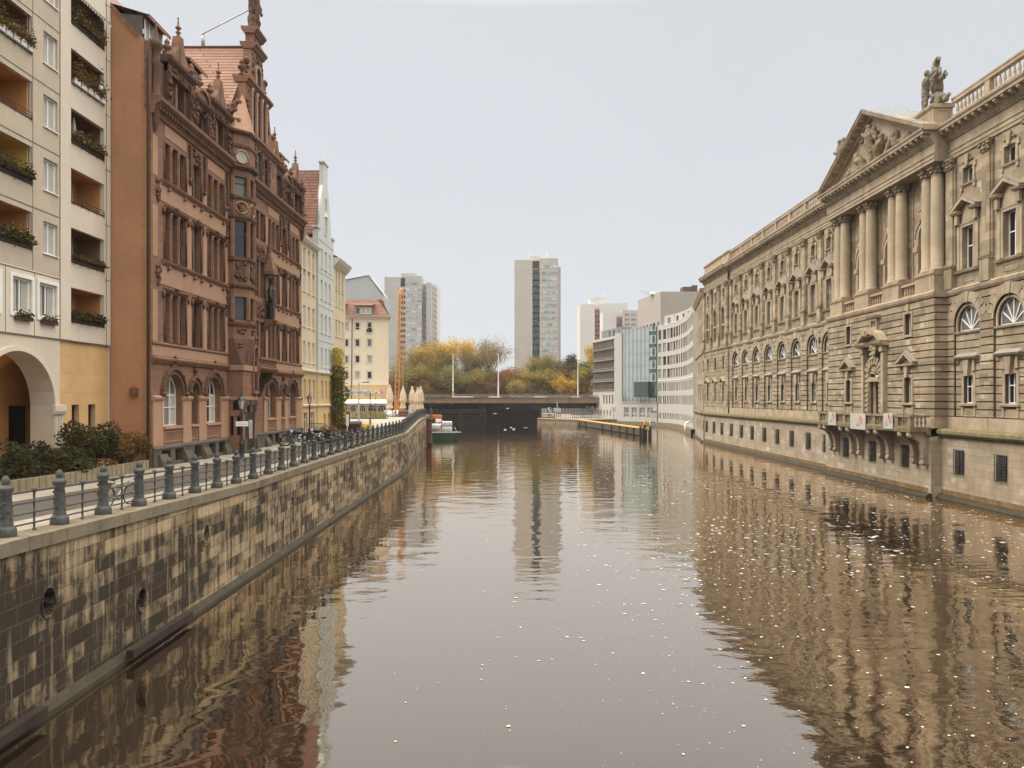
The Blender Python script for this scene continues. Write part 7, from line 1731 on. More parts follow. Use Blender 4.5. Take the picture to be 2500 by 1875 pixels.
board('blue sign with a white diagonal stripe left of the round signals', 0, 229.5, (1341, 1001.5), 1.15, 1.6, 'signblue', ex_blue, 1.4)
def ex_ring(fr, x, z, t):
    mb = MB(fr); mb.tube([(x + .36 * math.cos(2 * math.pi * q / 12), .1, z + .36 * math.sin(2 * math.pi * q / 12)) for q in range(12)], .12, 5, True); mb.build('ring', 'signred', t)
board('red and white lifebuoy on the lock railing', 0, 226, (1350, 1013), .5, .9, 'white', ex_ring, .3, 'lifebuoy', 'lifebuoy')
def ex_red(fr, x, z, t):
    mb = MB(fr); border(mb, x - .42, x + .42, z - .42, z + .42, .1, .081, .1); mb.build('border', 'signred', t)
    mb = MB(fr); mb.box(x - .26, x + .26, .081, .1, z - .07, z + .07); mb.build('bar', 'iron_black', t)
    mb = MB(fr); mb.box(x - .5, x + .5, .0, .06, z - 1.45, z - .62); mb.build('lower_board', 'white', t)
board('white square sign with a red border before the white office', 0, 205, (1498, 999), 1.04, 1.04, 'white', ex_red, 3.0)
def ex_bb(fr, x, z, t):
    mb = MB(fr); mb.box(x - .62, x + .62, .081, .1, z + .45, z + .72); mb.build('blue_band', 'signblue', t)
    mb = MB(fr)
    for q in range(5): mb.mesh([(x - .5 + q * .25 - .07, .09, z + .3), (x - .5 + q * .25 + .07, .09, z + .3), (x - .5 + q * .25, .09, z + .12)], [(0, 1, 2)])
    mb.box(x - .6, x + .6, .082, .09, z - .32, z - .26); mb.build('marks', 'greyfeather', t)
board('large white board with a blue top band above the boat sign', 0, 151, (1595.5, 1012), 1.4, 1.5, 'white', ex_bb, 2.0)
def ex_boat(fr, x, z, t):
    mb = MB(fr); mb.prism([(x - .3, z - .02), (x + .3, z - .02), (x + .2, z - .2), (x - .2, z - .2)], .081, .1); mb.prism([(x - .15, z), (x + .2, z), (x + .12, z + .2), (x - .05, z + .2)], .081, .1); border(mb, x - .4, x + .4, z - .4, z + .4, .05, .081, .09); mb.build('boat_mark', 'white', t)
board('small blue sign with a white boat symbol by the yellow pile', 0, 150.5, (1594.5, 1034.5), .95, .95, 'signblue', ex_boat, .9)
# timber guide jetty
jt = thing('guide_jetty', 'dark timber guide jetty with a yellow walkway edge in front of the white office', 'jetty', (22, 182, 0))
J0, J1 = (18.3, 214.6), (26.6, 150.5)
f = Frame(J0[0], J0[1], (J1[0] - J0[0], J1[1] - J0[1]), (-1, -.13)); ln = math.hypot(J1[0] - J0[0], J1[1] - J0[1])
mb = MB(f); mb.box(0, ln, -1.4, .15, 1.55, 1.75); mb.build('walkway', 'yellow_paint', jt)
mb = MB(f)
for z in (.2, .62, 1.06): mb.box(0, ln, -.1, .12, z, z + .34)
mb.build('planking', 'wood', jt)
mb = MB(f); mb.box(0, ln, -.6, -.12, -1, 1.54); mb.build('backing', 'wood_dark', jt)
mb = MB(f)
for u in (4.5, 12.5, 31, 39.5, 46.5, 52.5, 57.8, 62.5):
    mb.box(u - .35, u - .1, .122, .34, -1.5, 1.5); mb.box(u + .1, u + .35, .122, .34, -1.5, 1.5)
mb.build('post', 'wood_dark', jt)
for i, (u, d, zt) in enumerate(((63.6, .5, 2.1), (64.3, -.2, 3.3), (65.0, .35, 1.9), (65.4, -.8, 1.4), (64.6, -1.3, 3.0))):
    mb = MB(f); mb.lathe([(.26, -1.5), (.24, zt - .9 if zt > 2.9 else zt)], u, d, 10); o = mb.build('pile', 'wood_dark', jt)
    if zt > 2.9: mb = MB(f); mb.lathe([(.27, zt - .9), (.27, zt), (.1, zt + .12)], u, d, 10); mb.build('pile_cap', 'yellow_paint', o)
rwl = thing('river_wall', 'low mossy stone river wall along the foot of the white office', 'embankment wall', (40, 190, 0))
mb = MB(); Qs = [(38.6, 161)] + [(p[0] - 1.1, p[1]) for p in CV[1:]] + [(31.2, 219), (29, 222)]
for p, q in zip(Qs, Qs[1:]): mb.mesh([(p[0], p[1], -2), (q[0], q[1], -2), (q[0], q[1], 1.1), (p[0], p[1], 1.1), (p[0] + 2.5, p[1], 1.15), (q[0] + 2.5, q[1], 1.15)], [(0, 1, 2, 3), (3, 2, 5, 4)])
mb.build('wall', mk('brown_river_wall', (.20, .16, .10), .9, .25, 1.0, .3, 10), rwl)
pp = thing('mooring_pipe', 'white bent pipe standing in the water at the palace corner', 'pipe', (39, 166, 0))
mb = MB(); mb.tube([(38.4, 165.5, -1), (38.4, 165.5, 1.6), (38.7, 165.5, 2.3), (39.4, 165.5, 2.6)], .25, 8); mb.build('bend', 'white', pp)
# ---------------------------------------------------------------- tower blocks
def tower(label, Y, boxes, mat, rows, name='tower_block'):
    kk = Y / F; X = lambda x: (x - VX) * kk; Z = lambda y: H + (VY - y) * kk
    t = thing(name, label, 'tower block', (X((boxes[0][0] + boxes[-1][1]) / 2), Y, 4)); fr = cam_frame(Y)
    for (a, b, top, d0, d1, nm, m_) in boxes:
        mb = MB(fr); mb.box(X(a), X(b), d0, d1, 3, Z(top)); mb.build(nm, m_ or mat, t)
    return t, fr, X, Z
t1, fr, X, Z = tower('tall grey tower block in the centre with dark green balconies', 315, [(1256, 1300, 634.5, -14, 0, 'blank_wall', None), (1300, 1317.5, 634.5, -14, -2.0, 'balcony_recess', 'bal_dark'), (1317.5, 1362.5, 630.5, -14, .0, 'window_wall', None), (1362.5, 1369.5, 650, -14, -1.5, 'rear_wall', 'tower_b')], 'tower', None)
for q in range(15):
    y = 650.5 + q * 15.75
    mb = MB(fr); mb.box(X(1300), X(1317.5), -.9, .0, Z(y + 17), Z(y + 9)); mb.build('balcony', 'bal_green', t1)
    mb = MB(fr); mb.box(X(1302), X(1315.5), -2.0, -1.7, Z(y + 8.5), Z(y + 2)); mb.build('balcony_window', 'tower_win', t1)
    mb = MB(fr); mb.box(X(1320.5), X(1360.5), .003, .05, Z(y + 4), Z(y - 3)); o = mb.build('window_band', 'tower_win', t1)
    mb = MB(fr); mb.box(X(1337), X(1342), .052, .06, Z(y + 4), Z(y - 3)); mb.build('panel', 'teal', o)
    mb = MB(fr); mb.box(X(1319), X(1361.8), .003, .03, Z(y + 6), Z(y + 5.2)); mb.build('ledge', 'tower_b', t1)
mb = MB(fr); mb.box(X(1292), X(1337), -9, -3, Z(634), Z(622)); mb.box(X(1317), X(1318), -4, -3.8, Z(632), Z(616)); mb.tube([(X(1337), -4, Z(632)), (X(1337), -4, Z(613))], .12, 4); mb.tube([(X(1292), -4, Z(632)), (X(1292), -4, Z(617))], .12, 4); mb.build('roof_plant', 'tower_w', t1)
t2, fr, X, Z = tower('grey tower block behind the yellow crane', 363, [(938.5, 977, 676.5, -18, 0, 'blank_wall', 'tower_b'), (977, 989.5, 676.5, -18, -2.0, 'balcony_recess', 'bal_dark'), (989.5, 1029.5, 674, -12, .4, 'window_wall', None), (1029.5, 1040, 690, -22, -4, 'side_wall', 'tower_b'), (1040, 1052, 689, -18, -1, 'rear_slab', 'tower_b'), (1052, 1063, 689, -24, -8, 'side_wall', 'tower_w')], 'tower_b', None)
for q in range(16):
    y = 692 + q * 13.85
    mb = MB(fr); mb.box(X(977), X(989.5), -.9, .0, Z(y + 15), Z(y + 8)); mb.build('balcony', 'tower_b', t2)
    mb = MB(fr); mb.box(X(991), X(1028), .403, .46, Z(y + 4), Z(y - 2)); mb.build('window_band', 'tower_win', t2)
    mb = MB(fr); mb.box(X(990), X(1029.5), .403, .44, Z(y + 5.4), Z(y + 4.8)); mb.build('ledge', 'tower_w', t2)
    mb = MB(fr); mb.mesh([(X(1053), -7.9, Z(y + 3)), (X(1062.5), -7.9, Z(y + 11)), (X(1062.5), -7.9, Z(y + 12.4)), (X(1053), -7.9, Z(y + 4.4))], [(0, 1, 2, 3)]); mb.mesh([(X(1030.5), -3.9, Z(y + 3)), (X(1039), -3.9, Z(y + 10)), (X(1039), -3.9, Z(y + 11.2)), (X(1030.5), -3.9, Z(y + 4.2))], [(0, 1, 2, 3)]); mb.build('slanted_band', 'bal_dark', t2)  # slanted dark bands across the turned side walls
mb = MB(fr); mb.box(X(977.5), X(1013), -9, -3, Z(677), Z(664.5)); mb.tube([(X(942), -1, Z(677)), (X(942), -1, Z(662))], .15, 4); mb.build('roof_plant', 'tower_b', t2)
t3, fr, X, Z = tower('pale tower block with red balconies behind the white office', 454, [(1416, 1452, 742.5, -20, 0, 'blank_wall', None), (1452, 1464, 742.5, -20, -2, 'balcony_recess', 'tower_w'), (1464, 1532, 740.5, -20, 0, 'blank_wall', None)], 'tower_w', None)
for q in range(12):
    y = 752 + q * 11.1
    mb = MB(fr); mb.box(X(1452), X(1464), -1.2, .02, Z(y + 9), Z(y + 3.8)); mb.build('balcony', 'bal_red', t3)
mb = MB(fr); mb.box(X(1441), X(1477), -9, -3, Z(742), Z(725)); mb.tube([(X(1443), -3, Z(726)), (X(1443), -3, Z(720))], .3, 4); mb.tube([(X(1462), -3, Z(726)), (X(1462), -3, Z(720))], .3, 4); mb.tube([(X(1477), -3, Z(726)), (X(1477), -3, Z(719))], .3, 4); mb.build('roof_plant', 'tower_w', t3)
t4, fr, X, Z = tower('low white block with red balconies beside the pale tower', 420, [(1472, 1505, 760.5, -14, 0, 'blank_wall', None), (1505, 1519, 760.5, -14, -2, 'balcony_recess', 'tower_w'), (1519, 1560, 757.5, -14, 0, 'window_wall', 'white_g')], 'tower_w', None, 'apartment_block')
for q in range(4):
    y = 770 + q * 12
    mb = MB(fr); mb.box(X(1505), X(1519), -1.2, .02, Z(y + 9), Z(y + 4)); mb.build('balcony', 'bal_red', t4)
    for j in (0, 1): window(t4, fr, X(1530.5 + 16 * j), .02, Z(y + 1), 2.3, 1.3, cols=3, rows=(), bar=.2, frame='white')
# ---------------------------------------------------------------- crane
cr = thing('lattice_crane', 'tall orange yellow lattice crane standing behind the folded parasols', 'crane', (-28, 186, 4.3))
kk = 186 / F
def lattice(name, p0, p1, w0, w1, n, mat):
    mb = MB(); p0 = Vector(p0); p1 = Vector(p1)
    def cs(t):
        c = p0.lerp(p1, t); h = (w0 + (w1 - w0) * t) / 2; return [c + Vector((sx_ * h, sy_ * h, 0)) for sx_, sy_ in ((-1, -1), (1, -1), (1, 1), (-1, 1))]
    a = [cs(i / n) for i in range(n + 1)]
    for k_ in range(4): mb.tube([r_[k_] for r_ in a], .075, 4)
    for i in range(n):
        for k_ in range(4):
            A_, B_ = (k_, (k_ + 1) % 4) if i % 2 else ((k_ + 1) % 4, k_)
            mb.tube([a[i][A_], a[i + 1][B_]], .04, 3); mb.tube([a[i][k_], a[i][(k_ + 1) % 4]], .035, 3)
    return mb.build(name, mat, cr)
gx2 = lambda x: (x - VX) * kk; gz2 = lambda y: H + (VY - y) * kk
lattice('mast', (gx2(979), 186, 4.3), (gx2(980), 186, gz2(708)), 1.0, .9, 26, 'orange')
lattice('jib', (gx2(968), 186, 4.3), (gx2(977.5), 185.5, gz2(712)), 1.0, .45, 22, simple('pale_orange_crane_paint', (.66, .36, .12), .55))
mb = MB(); mb.box(gx2(964), gx2(984), 184.5, 188, 4.3, 6.0); mb.box(gx2(966), gx2(972), 184.6, 186, 6.0, 7.8); mb.build('machine_base', 'orange', cr)
mb = MB(); mb.lathe([(.4, gz2(712)), (.5, gz2(707)), (.2, gz2(704))], gx2(979), 186, 8); mb.build('mast_head', 'orange', cr)
# ---------------------------------------------------------------- trees
def ball(g):
    v = Vector((random.gauss(0, 1), random.gauss(0, 1), random.gauss(0, 1))).normalized() * g * 1.9 * random.random() ** .55; v.z -= g * .3; return v
def tree(label, x, y, h, r, mat, n, leaf=.42, up=.5, bare=0.0, seed=1, base=4.2, low=.08, dens=3.7, spread=.2, group='autumn trees beyond the bridge'):
    rr = random.Random(seed); t = thing('tree', label, 'tree', (x, y, base), 0, group)
    mb = MB(); tips = []
    def limb(p, d, ln, rad, dep):
        q = p; pts = [p]; dd = d
        for _ in range(3):
            dd = (dd + Vector((rr.gauss(0, .16), rr.gauss(0, .16), rr.gauss(.05, .08)))).normalized(); q = q + dd * (ln / 3); pts.append(q)
        mb.tube(pts, [rad, rad * .8, rad * .65, rad * .45], 5)
        if dep == 0: tips.append(q); tips.append(pts[2]); tips.append(pts[1]); return
        for _ in range(3 if dep > 1 else 3):
            s = pts[rr.choice((2, 3, 3))]; a = rr.uniform(0, 2 * math.pi); sp = rr.uniform(.35, .85)
            nd = (dd + Vector((math.cos(a) * sp, math.sin(a) * sp, rr.uniform(-.1, up)))).normalized(); limb(s, nd, ln * rr.uniform(.6, .8), rad * .5, dep - 1)
        tips.append(q); tips.append(pts[2])
    b = Vector((x, y, base - .3)); nst = rr.choice((2, 3))
    mb.tube([b, b + Vector((0, 0, h * .14))], [h * .022, h * .018], 7)
    for i in range(nst + 1):
        a = 2 * math.pi * i / (nst + 1) + rr.uniform(0, 1); sp = r / h * rr.uniform(.5, 1.1); limb(b + Vector((0, 0, h * low)), Vector((math.cos(a) * sp, math.sin(a) * sp, 1)).normalized(), h * rr.uniform(.34, .42), h * .020, 3)
    mb.build('trunk', 'bark', t)
    zx = max(p.z for p in tips); k_ = h / (zx - base) * .97; cx_ = sorted(abs(p.x - x) for p in tips)[int(len(tips) * .93)]; kx = r / max(.1, cx_)
    fix = lambda p: Vector((x + (p.x - x) * kx, y + (p.y - y) * kx, base + (p.z - base) * k_))
    me = t.children[0].data
    for v in me.vertices: v.co = fix(v.co)
    lm = MB(); tp = [fix(p) for p in tips]; random.seed(seed)
    g = r * spread
    wts = [max(0.0, rr.gauss(1, .45)) for _ in tp]
    for _ in range(int(n * dens)):
        i = rr.randrange(len(tp)); p = tp[i]
        if rr.random() * 1.8 > wts[i]: continue
        leaves(lm, 1, lambda: p + ball(g), leaf * 1.35, .7)
    for _ in range(int(n * dens * .24)):           # hanging skirt that fills the crown's lower half
        a = rr.uniform(0, 6.283); q = r * .85 * rr.random() ** .5; zz = base + h * rr.uniform(.10, .5)
        if mnoise.noise(Vector((x * .3 + q * math.cos(a) * .45, zz * .4, y + q * math.sin(a) * .45))) < -.12: continue
        leaves(lm, 1, lambda: (x + q * math.cos(a), y + q * math.sin(a), zz), leaf * 1.2, .7)
    lm.build('crown', mat, t, recalc=False)
    return t
def tx(x, Y): return (x - VX) * Y / F
TREES = [('russet tree low beside the crane foot', 958, 272, 13.6, 4.5, 'leaf_brown', 3600, .4), ('grey olive tree with thin crown just right of the crane', 1008, 285, 26.0, 9.0, 'leaf_bare', 6200, .36), ('yellow green tree in front of the grey tower', 1046, 280, 25.0, 7.5, 'leaf_olive', 6000, .4),
         ('golden yellow tree left of the first white lamp pole', 1078, 286, 27.0, 8.0, 'leaf_gold', 5400, .38), ('broad yellow tree behind the first white lamp pole', 1128, 284, 27.5, 8.5, 'leaf_yellow', 7600, .38), ('half bare pale tree between the two lamp poles', 1180, 281, 27.0, 8.5, 'leaf_bare', 6200, .32),
         ('small bright orange tree by the middle lamp pole', 1216, 276, 14.8, 3.6, 'leaf_orange', 3000, .36), ('russet tree right of the middle lamp pole', 1243, 282, 15.9, 5.0, 'leaf_brown', 4200, .4), ('thin green tree before the foot of the central tower', 1313, 290, 20.4, 4.2, 'leaf_olive', 2600, .34),
         ('low reddish tree left of the central tower foot', 1278, 284, 15.3, 4.5, 'leaf_brown', 3400, .4), ('bright green yellow tree under the central tower windows', 1345, 284, 20.6, 5.4, 'leaf_green', 4800, .4), ('orange tree right of the central tower', 1372, 280, 18.9, 4.4, 'leaf_orange', 4000, .38),
         ('dark evergreen tree beside the right lamp pole', 1406, 278, 20.6, 5.6, 'leaf_dark', 6500, .42), ('tall pale yellow poplar at the edge of the white office', 1440, 288, 26.5, 5.2, 'leaf_yellow', 5200, .38), ('olive tree between the dark evergreen and the poplar', 1428, 276, 16.5, 5, 'leaf_olive', 4400, .4),
         ('dark olive tree with a visible leaning trunk near the parasols', 1035, 274, 16.5, 5.8, 'leaf_olive', 4600, .4), ('dark green undergrowth tree below the broad yellow tree', 1110, 276, 15.9, 6.0, 'leaf_green', 5000, .4), ('dark bushy tree below the half bare tree', 1165, 276, 15.3, 6.0, 'leaf_olive', 5000, .4), ('dense olive tree right of the orange one', 1325, 277, 14.8, 5.5, 'leaf_olive', 4600, .4),
         ('bushy brown tree at the bridge railing left of centre', 1075, 275, 13.0, 5.2, 'leaf_brown', 4000, .4), ('small green tree at the far left end of the bridge', 985, 274, 16.5, 5, 'leaf_green', 3800, .4), ('yellow brown bush left of the dark evergreen', 1385, 275, 12.4, 4.6, 'leaf_yellow', 3400, .4), ('olive bush at the bridge railing in the middle', 1262, 276, 11.8, 5.2, 'leaf_olive', 3800, .4),
         ('russet bush behind the bridge between poles', 1195, 275, 11.2, 4.6, 'leaf_brown', 3400, .4)]
for i, (lab, xp, Y, h, r, mt, n, lf) in enumerate(TREES): tree(lab, tx(xp, Y), Y, h, r, mt, n, lf, seed=i * 7 + 3)
tl = MB()
def tlf():
    x = random.uniform(-62, 40); return (x, random.uniform(292, 300), 4 + abs(random.gauss(0, 1)) * 5.5 + 2 * mnoise.noise(Vector((x * .1, 0, 0))))
leaves(tl, 15000, tlf, .8); tag(tl.build('undergrowth', 'leaf_olive', recalc=False), 'dense olive undergrowth behind the autumn trees beyond the bridge', 'undergrowth', kind='stuff')
# ---------------------------------------------------------------- bridge lamps and cars
LP = thing('lamp_pole', 'white lamp pole with a yellow collar, left one on the bridge', 'lamp pole', (tx(1106, 238), 238, 7.0), 0, 'white lamp poles on the bridge')
mb = MB(); mb.lathe([(.28, 0), (.28, 1.6), (.2, 1.9), (.17, 8), (.11, 15.2)], 0, 0, 8); part(mb, 'pole', 'white', LP)
mb = MB(); mb.lathe([(.30, 1.7), (.30, 3.2)], 0, 0, 8); part(mb, 'collar', 'yellow_paint', LP)
mb = MB(); mb.tube([(0, 0, 15.0), (-.5, 0, 15.3)], .05, 5); mb.box(-.9, -.4, -.1, .1, 15.26, 15.36); part(mb, 'lamp_head', 'white', LP)
kids = [c for c in children(LP) if not c.name.startswith('collar')]
copy_tree(LP, (tx(1216.6, 238), 238, 7.0), 0, 'white lamp pole standing in the middle of the bridge beside the small orange tree', kids)
copy_tree(LP, (tx(1411, 238), 238, 6.2), 0, 'white lamp pole on the bridge in front of the dark evergreen tree', kids)
def make_car(mat):
    t = thing('parked_car', '', 'car', (0, 0, 0), 0, 'cars on the bridge')
    mb = MB(); mb.prism([(-2.1, .35), (2.1, .35), (2.15, .7), (1.5, .88), (-1.9, .92), (-2.15, .75)], -.82, .82); part(mb, 'body', mat, t)
    mb = MB(); mb.prism([(-1.75, .9), (1.0, .9), (.35, 1.42), (-1.15, 1.45)], -.72, .72); part(mb, 'window', 'glass', t)
    mb = MB(); mb.prism([(-1.25, 1.40), (.45, 1.38), (.2, 1.5), (-1.1, 1.52)], -.74, .74); part(mb, 'roof', mat, t)
    for x in (-1.3, 1.3):
        for s in (-.78, .78): mb = MB(); mb.prism([(x + .33 * math.cos(q * .524), .33 + .33 * math.sin(q * .524)) for q in range(12)], s - .1, s + .1); part(mb, 'wheel', 'black', t)
    return t
cars = {m: make_car(m) for m in ('white', 'zinc', 'zinc_dark')}
used = set()
CX = [(1120, 'white', 'white car roof just right of the first lamp pole on the bridge'), (1141, 'white', 'white car left of the middle lamp pole behind the bridge railing'), (1209, 'white', 'white car beside the foot of the middle lamp pole'), (1262, 'zinc', 'silver car left of the central tower behind the railing'), (1288, 'zinc', 'silver car below the left edge of the central tower'), (1319, 'white', 'white van like car under the balconies of the central tower'), (1350, 'zinc', 'silver car under the window side of the central tower'), (1381, 'zinc', 'silver car left of the dark evergreen tree on the bridge'), (1408, 'white', 'white car beside the foot of the right lamp pole'), (1433, 'zinc_dark', 'dark car nearest to the white office on the bridge')]
for i, (xp, m_, lab) in enumerate(CX):
    Y = 238.5 + (i % 3) * 2.4; loc = (tx(xp, Y), Y, 7.55)
    if m_ not in used: c = cars[m_]; c.location = loc; c['label'] = lab; used.add(m_)
    else: copy_tree(cars[m_], loc, 0, lab)
# ================================================================ street lamps
def lantern(label, loc, h=4.1, sign=False):
    t = thing('street_lamp', label, 'street lamp', loc, 0, 'old fashioned street lamps'); s = h / 4.1
    mb = MB(); mb.lathe([(.20, 0), (.20, .1), (.14, .2), (.13, .9), (.16, .95), (.08, 1.05), (.07, 1.15), (.06, 2.9 * s), (.09, 2.95 * s), (.05, 3.0 * s), (.05, 3.1 * s)], 0, 0, 10)
    mb.tube([(-.3, 0, 2.75 * s), (.3, 0, 2.75 * s)], .02, 5); part(mb, 'pole', 'iron_black', t)
    z = 3.1 * s
    mb = MB(); mb.lathe([(.11, z), (.21, z + .55)], 0, 0, 6, False); part(mb, 'lantern_glass', 'lamp_glass', t)
    mb = MB(); mb.lathe([(.28, z + .55), (.26, z + .6), (.10, z + .78), (.05, z + .82), (.06, z + .9), (.015, z + 1.0)], 0, 0, 6, False)
    for q in range(6): a = 2 * math.pi * (q + .5) / 6; mb.tube([(.11 * math.cos(a), .11 * math.sin(a), z), (.22 * math.cos(a), .22 * math.sin(a), z + .56)], .014, 4)
    part(mb, 'lantern_roof', 'iron_black', t)
    return t
l1 = lantern('black lantern lamp post nearest the camera, before the red house porch', (-16.7, 45.2, zq(45)))
l2 = lantern('black lantern lamp post beside the parked motorcycles', (-18.3, 66.0, zq(66)), 4.3)
sn = thing('sign', 'small blank looking white street sign fixed on the nearest lantern post', 'sign', (-16.62, 45.1, zq(45) + 1.9))
mb = MB(Frame(-16.62, 45.05, (1, .35), (.35, -1))); mb.box(-.36, .36, .02, .05, zq(45) + 2.05, zq(45) + 2.35); mb.build('plate', 'white', sn)
mb = MB(Frame(-16.62, 45.05, (1, .35), (.35, -1))); mb.box(-.30, .30, .052, .056, zq(45) + 2.15, zq(45) + 2.17); mb.box(-.30, .2, .052, .056, zq(45) + 2.23, zq(45) + 2.25); mb.build('line', 'greyfeather', sn)
def double_lamp(label, loc, h):
    t = thing('street_lamp', label, 'street lamp', loc, 0, 'two armed black lamps on the plaza')
    mb = MB(); mb.lathe([(.13, 0), (.13, .9), (.06, 1.0), (.05, h)], 0, 0, 8); mb.tube([(-.75, 0, h - .25), (.75, 0, h - .25)], .03, 5); part(mb, 'pole', 'iron_black', t)
    for x in (-.7, .7): mb = MB(); mb.lathe([(.05, h - .22), (.14, h + .05), (.16, h + .1), (.03, h + .3)], x, 0, 8); part(mb, 'lamp_head', 'lamp_glass', t)
    return t
d1 = double_lamp('slim black two armed lamp in front of the restaurant arcade', (tx(904, 92), 92, zq(92)), 4.25)
d2 = double_lamp('smaller two armed lamp close to the restaurant sign', (tx(917.5, 132), 132, 4.75), 4.0)
ml = thing('street_lamp', 'tall grey street light with a long arm before the restaurant', 'street lamp', (tx(876, 90), 90, zq(90)))
mb = MB(); mb.lathe([(.12, 0), (.11, 2), (.07, 5.5)], 0, 0, 8); mb.tube([(0, 0, 5.4), (.15, 0, 5.55), (.5, 0, 5.55)], .05, 6); part(mb, 'pole', 'galv', ml)
mb = MB(); mb.tube([(.45, 0, 5.55), (1.25, 0, 5.62)], .09, 6); part(mb, 'lamp_head', 'zinc', ml)
# ================================================================ bicycles
def make_bike(label, loc, rz, frame_m='white', grp='bicycles leaning by the quay railing', tilt=.06):
    t = thing('bicycle', label, 'bicycle', loc, rz, grp); t.rotation_euler = (tilt, 0, rz)
    for x in (-.53, .53):
        mb = MB(); mb.tube([(x + .33 * math.cos(2 * math.pi * q / 18), 0, .35 + .33 * math.sin(2 * math.pi * q / 18)) for q in range(18)], .02, 5, True)
        w_ = part(mb, 'wheel', 'black', t); mb = MB()
        for q in range(10): a = 2 * math.pi * q / 10; mb.tube([(x, 0, .35), (x + .32 * math.cos(a), 0, .35 + .32 * math.sin(a))], .004, 3)
        part(mb, 'spokes', 'chrome', w_)
    mb = MB(); mb.tube([(-.53, 0, .35), (-.12, 0, .32), (.38, 0, .80), (.42, 0, .9)], .022, 6); mb.tube([(-.12, 0, .32), (-.26, 0, .85)], .022, 6); mb.tube([(-.22, 0, .72), (.37, 0, .78)], .022, 6); mb.tube([(-.53, 0, .35), (-.23, 0, .75)], .016, 6); mb.tube([(.40, 0, .86), (.53, 0, .35)], .02, 6); part(mb, 'frame', frame_m, t)
    mb = MB(); mb.tube([(.40, 0, .85), (.38, 0, 1.02)], .014, 5); mb.tube([(.30, -.28, 1.0), (.40, -.15, 1.05), (.40, .15, 1.05), (.30, .28, 1.0)], .013, 5); part(mb, 'handlebar', 'chrome', t)
    mb = MB(); mb.mesh([(-.42, -.09, .93), (-.42, .09, .93), (-.12, .025, .94), (-.12, -.025, .94), (-.42, -.09, .88), (-.42, .09, .88), (-.12, .025, .9), (-.12, -.025, .9)], [(0, 1, 2, 3), (4, 7, 6, 5), (0, 4, 5, 1), (1, 5, 6, 2), (2, 6, 7, 3), (3, 7, 4, 0)]); mb.tube([(-.26, 0, .84), (-.28, 0, .9)], .014, 5); part(mb, 'saddle', 'black', t)
    mb = MB(); mb.tube([(-.53 + .38 * math.cos(a), 0, .35 + .38 * math.sin(a)) for a in [R(20 + 17 * q) for q in range(9)]], .03, 5); part(mb, 'mudguard', frame_m, t)
    mb = MB(); mb.box(-.98, -.93, -.03, .03, .52, .60); part(mb, 'rear_light', 'redlight', t)
    mb = MB(); mb.tube([(-.12, -.14, .25), (-.12, .14, .38)], .02, 5); mb.tube([(-.12 + .09 * math.cos(q * .63), .05, .32 + .09 * math.sin(q * .63)) for q in range(10)], .012, 4, True); mb.tube([(-.75, 0, .74), (-.25, 0, .76)], .012, 4); part(mb, 'pedals', 'iron_black', t)
    return t
bk = make_bike('white framed bicycle leaning on the near part of the quay railing', (-12.62, 23.5, zq(23.5) + .03), R(78), simple('cream_bike_paint', (.55, .50, .34), .4), tilt=.1)
mb = MB(); mb.box(-.75, -.35, -.12, .12, .78, .80); part(mb, 'carrier', 'iron_black', bk)
for i, (y, lab, m_) in enumerate(((84.5, 'dark bicycle locked to the far railing, nearest of its group', 'iron_black'), (87.0, 'silver bicycle locked to the far railing between two others', 'chrome'), (89.6, 'white bicycle locked to the far railing, farthest of its group', 'white'))):
    make_bike(lab, (edge_x(y) - .95, y, zq(y) + .01), R(70 + 12 * i), m_, 'bicycles leaning by the quay railing', .08)
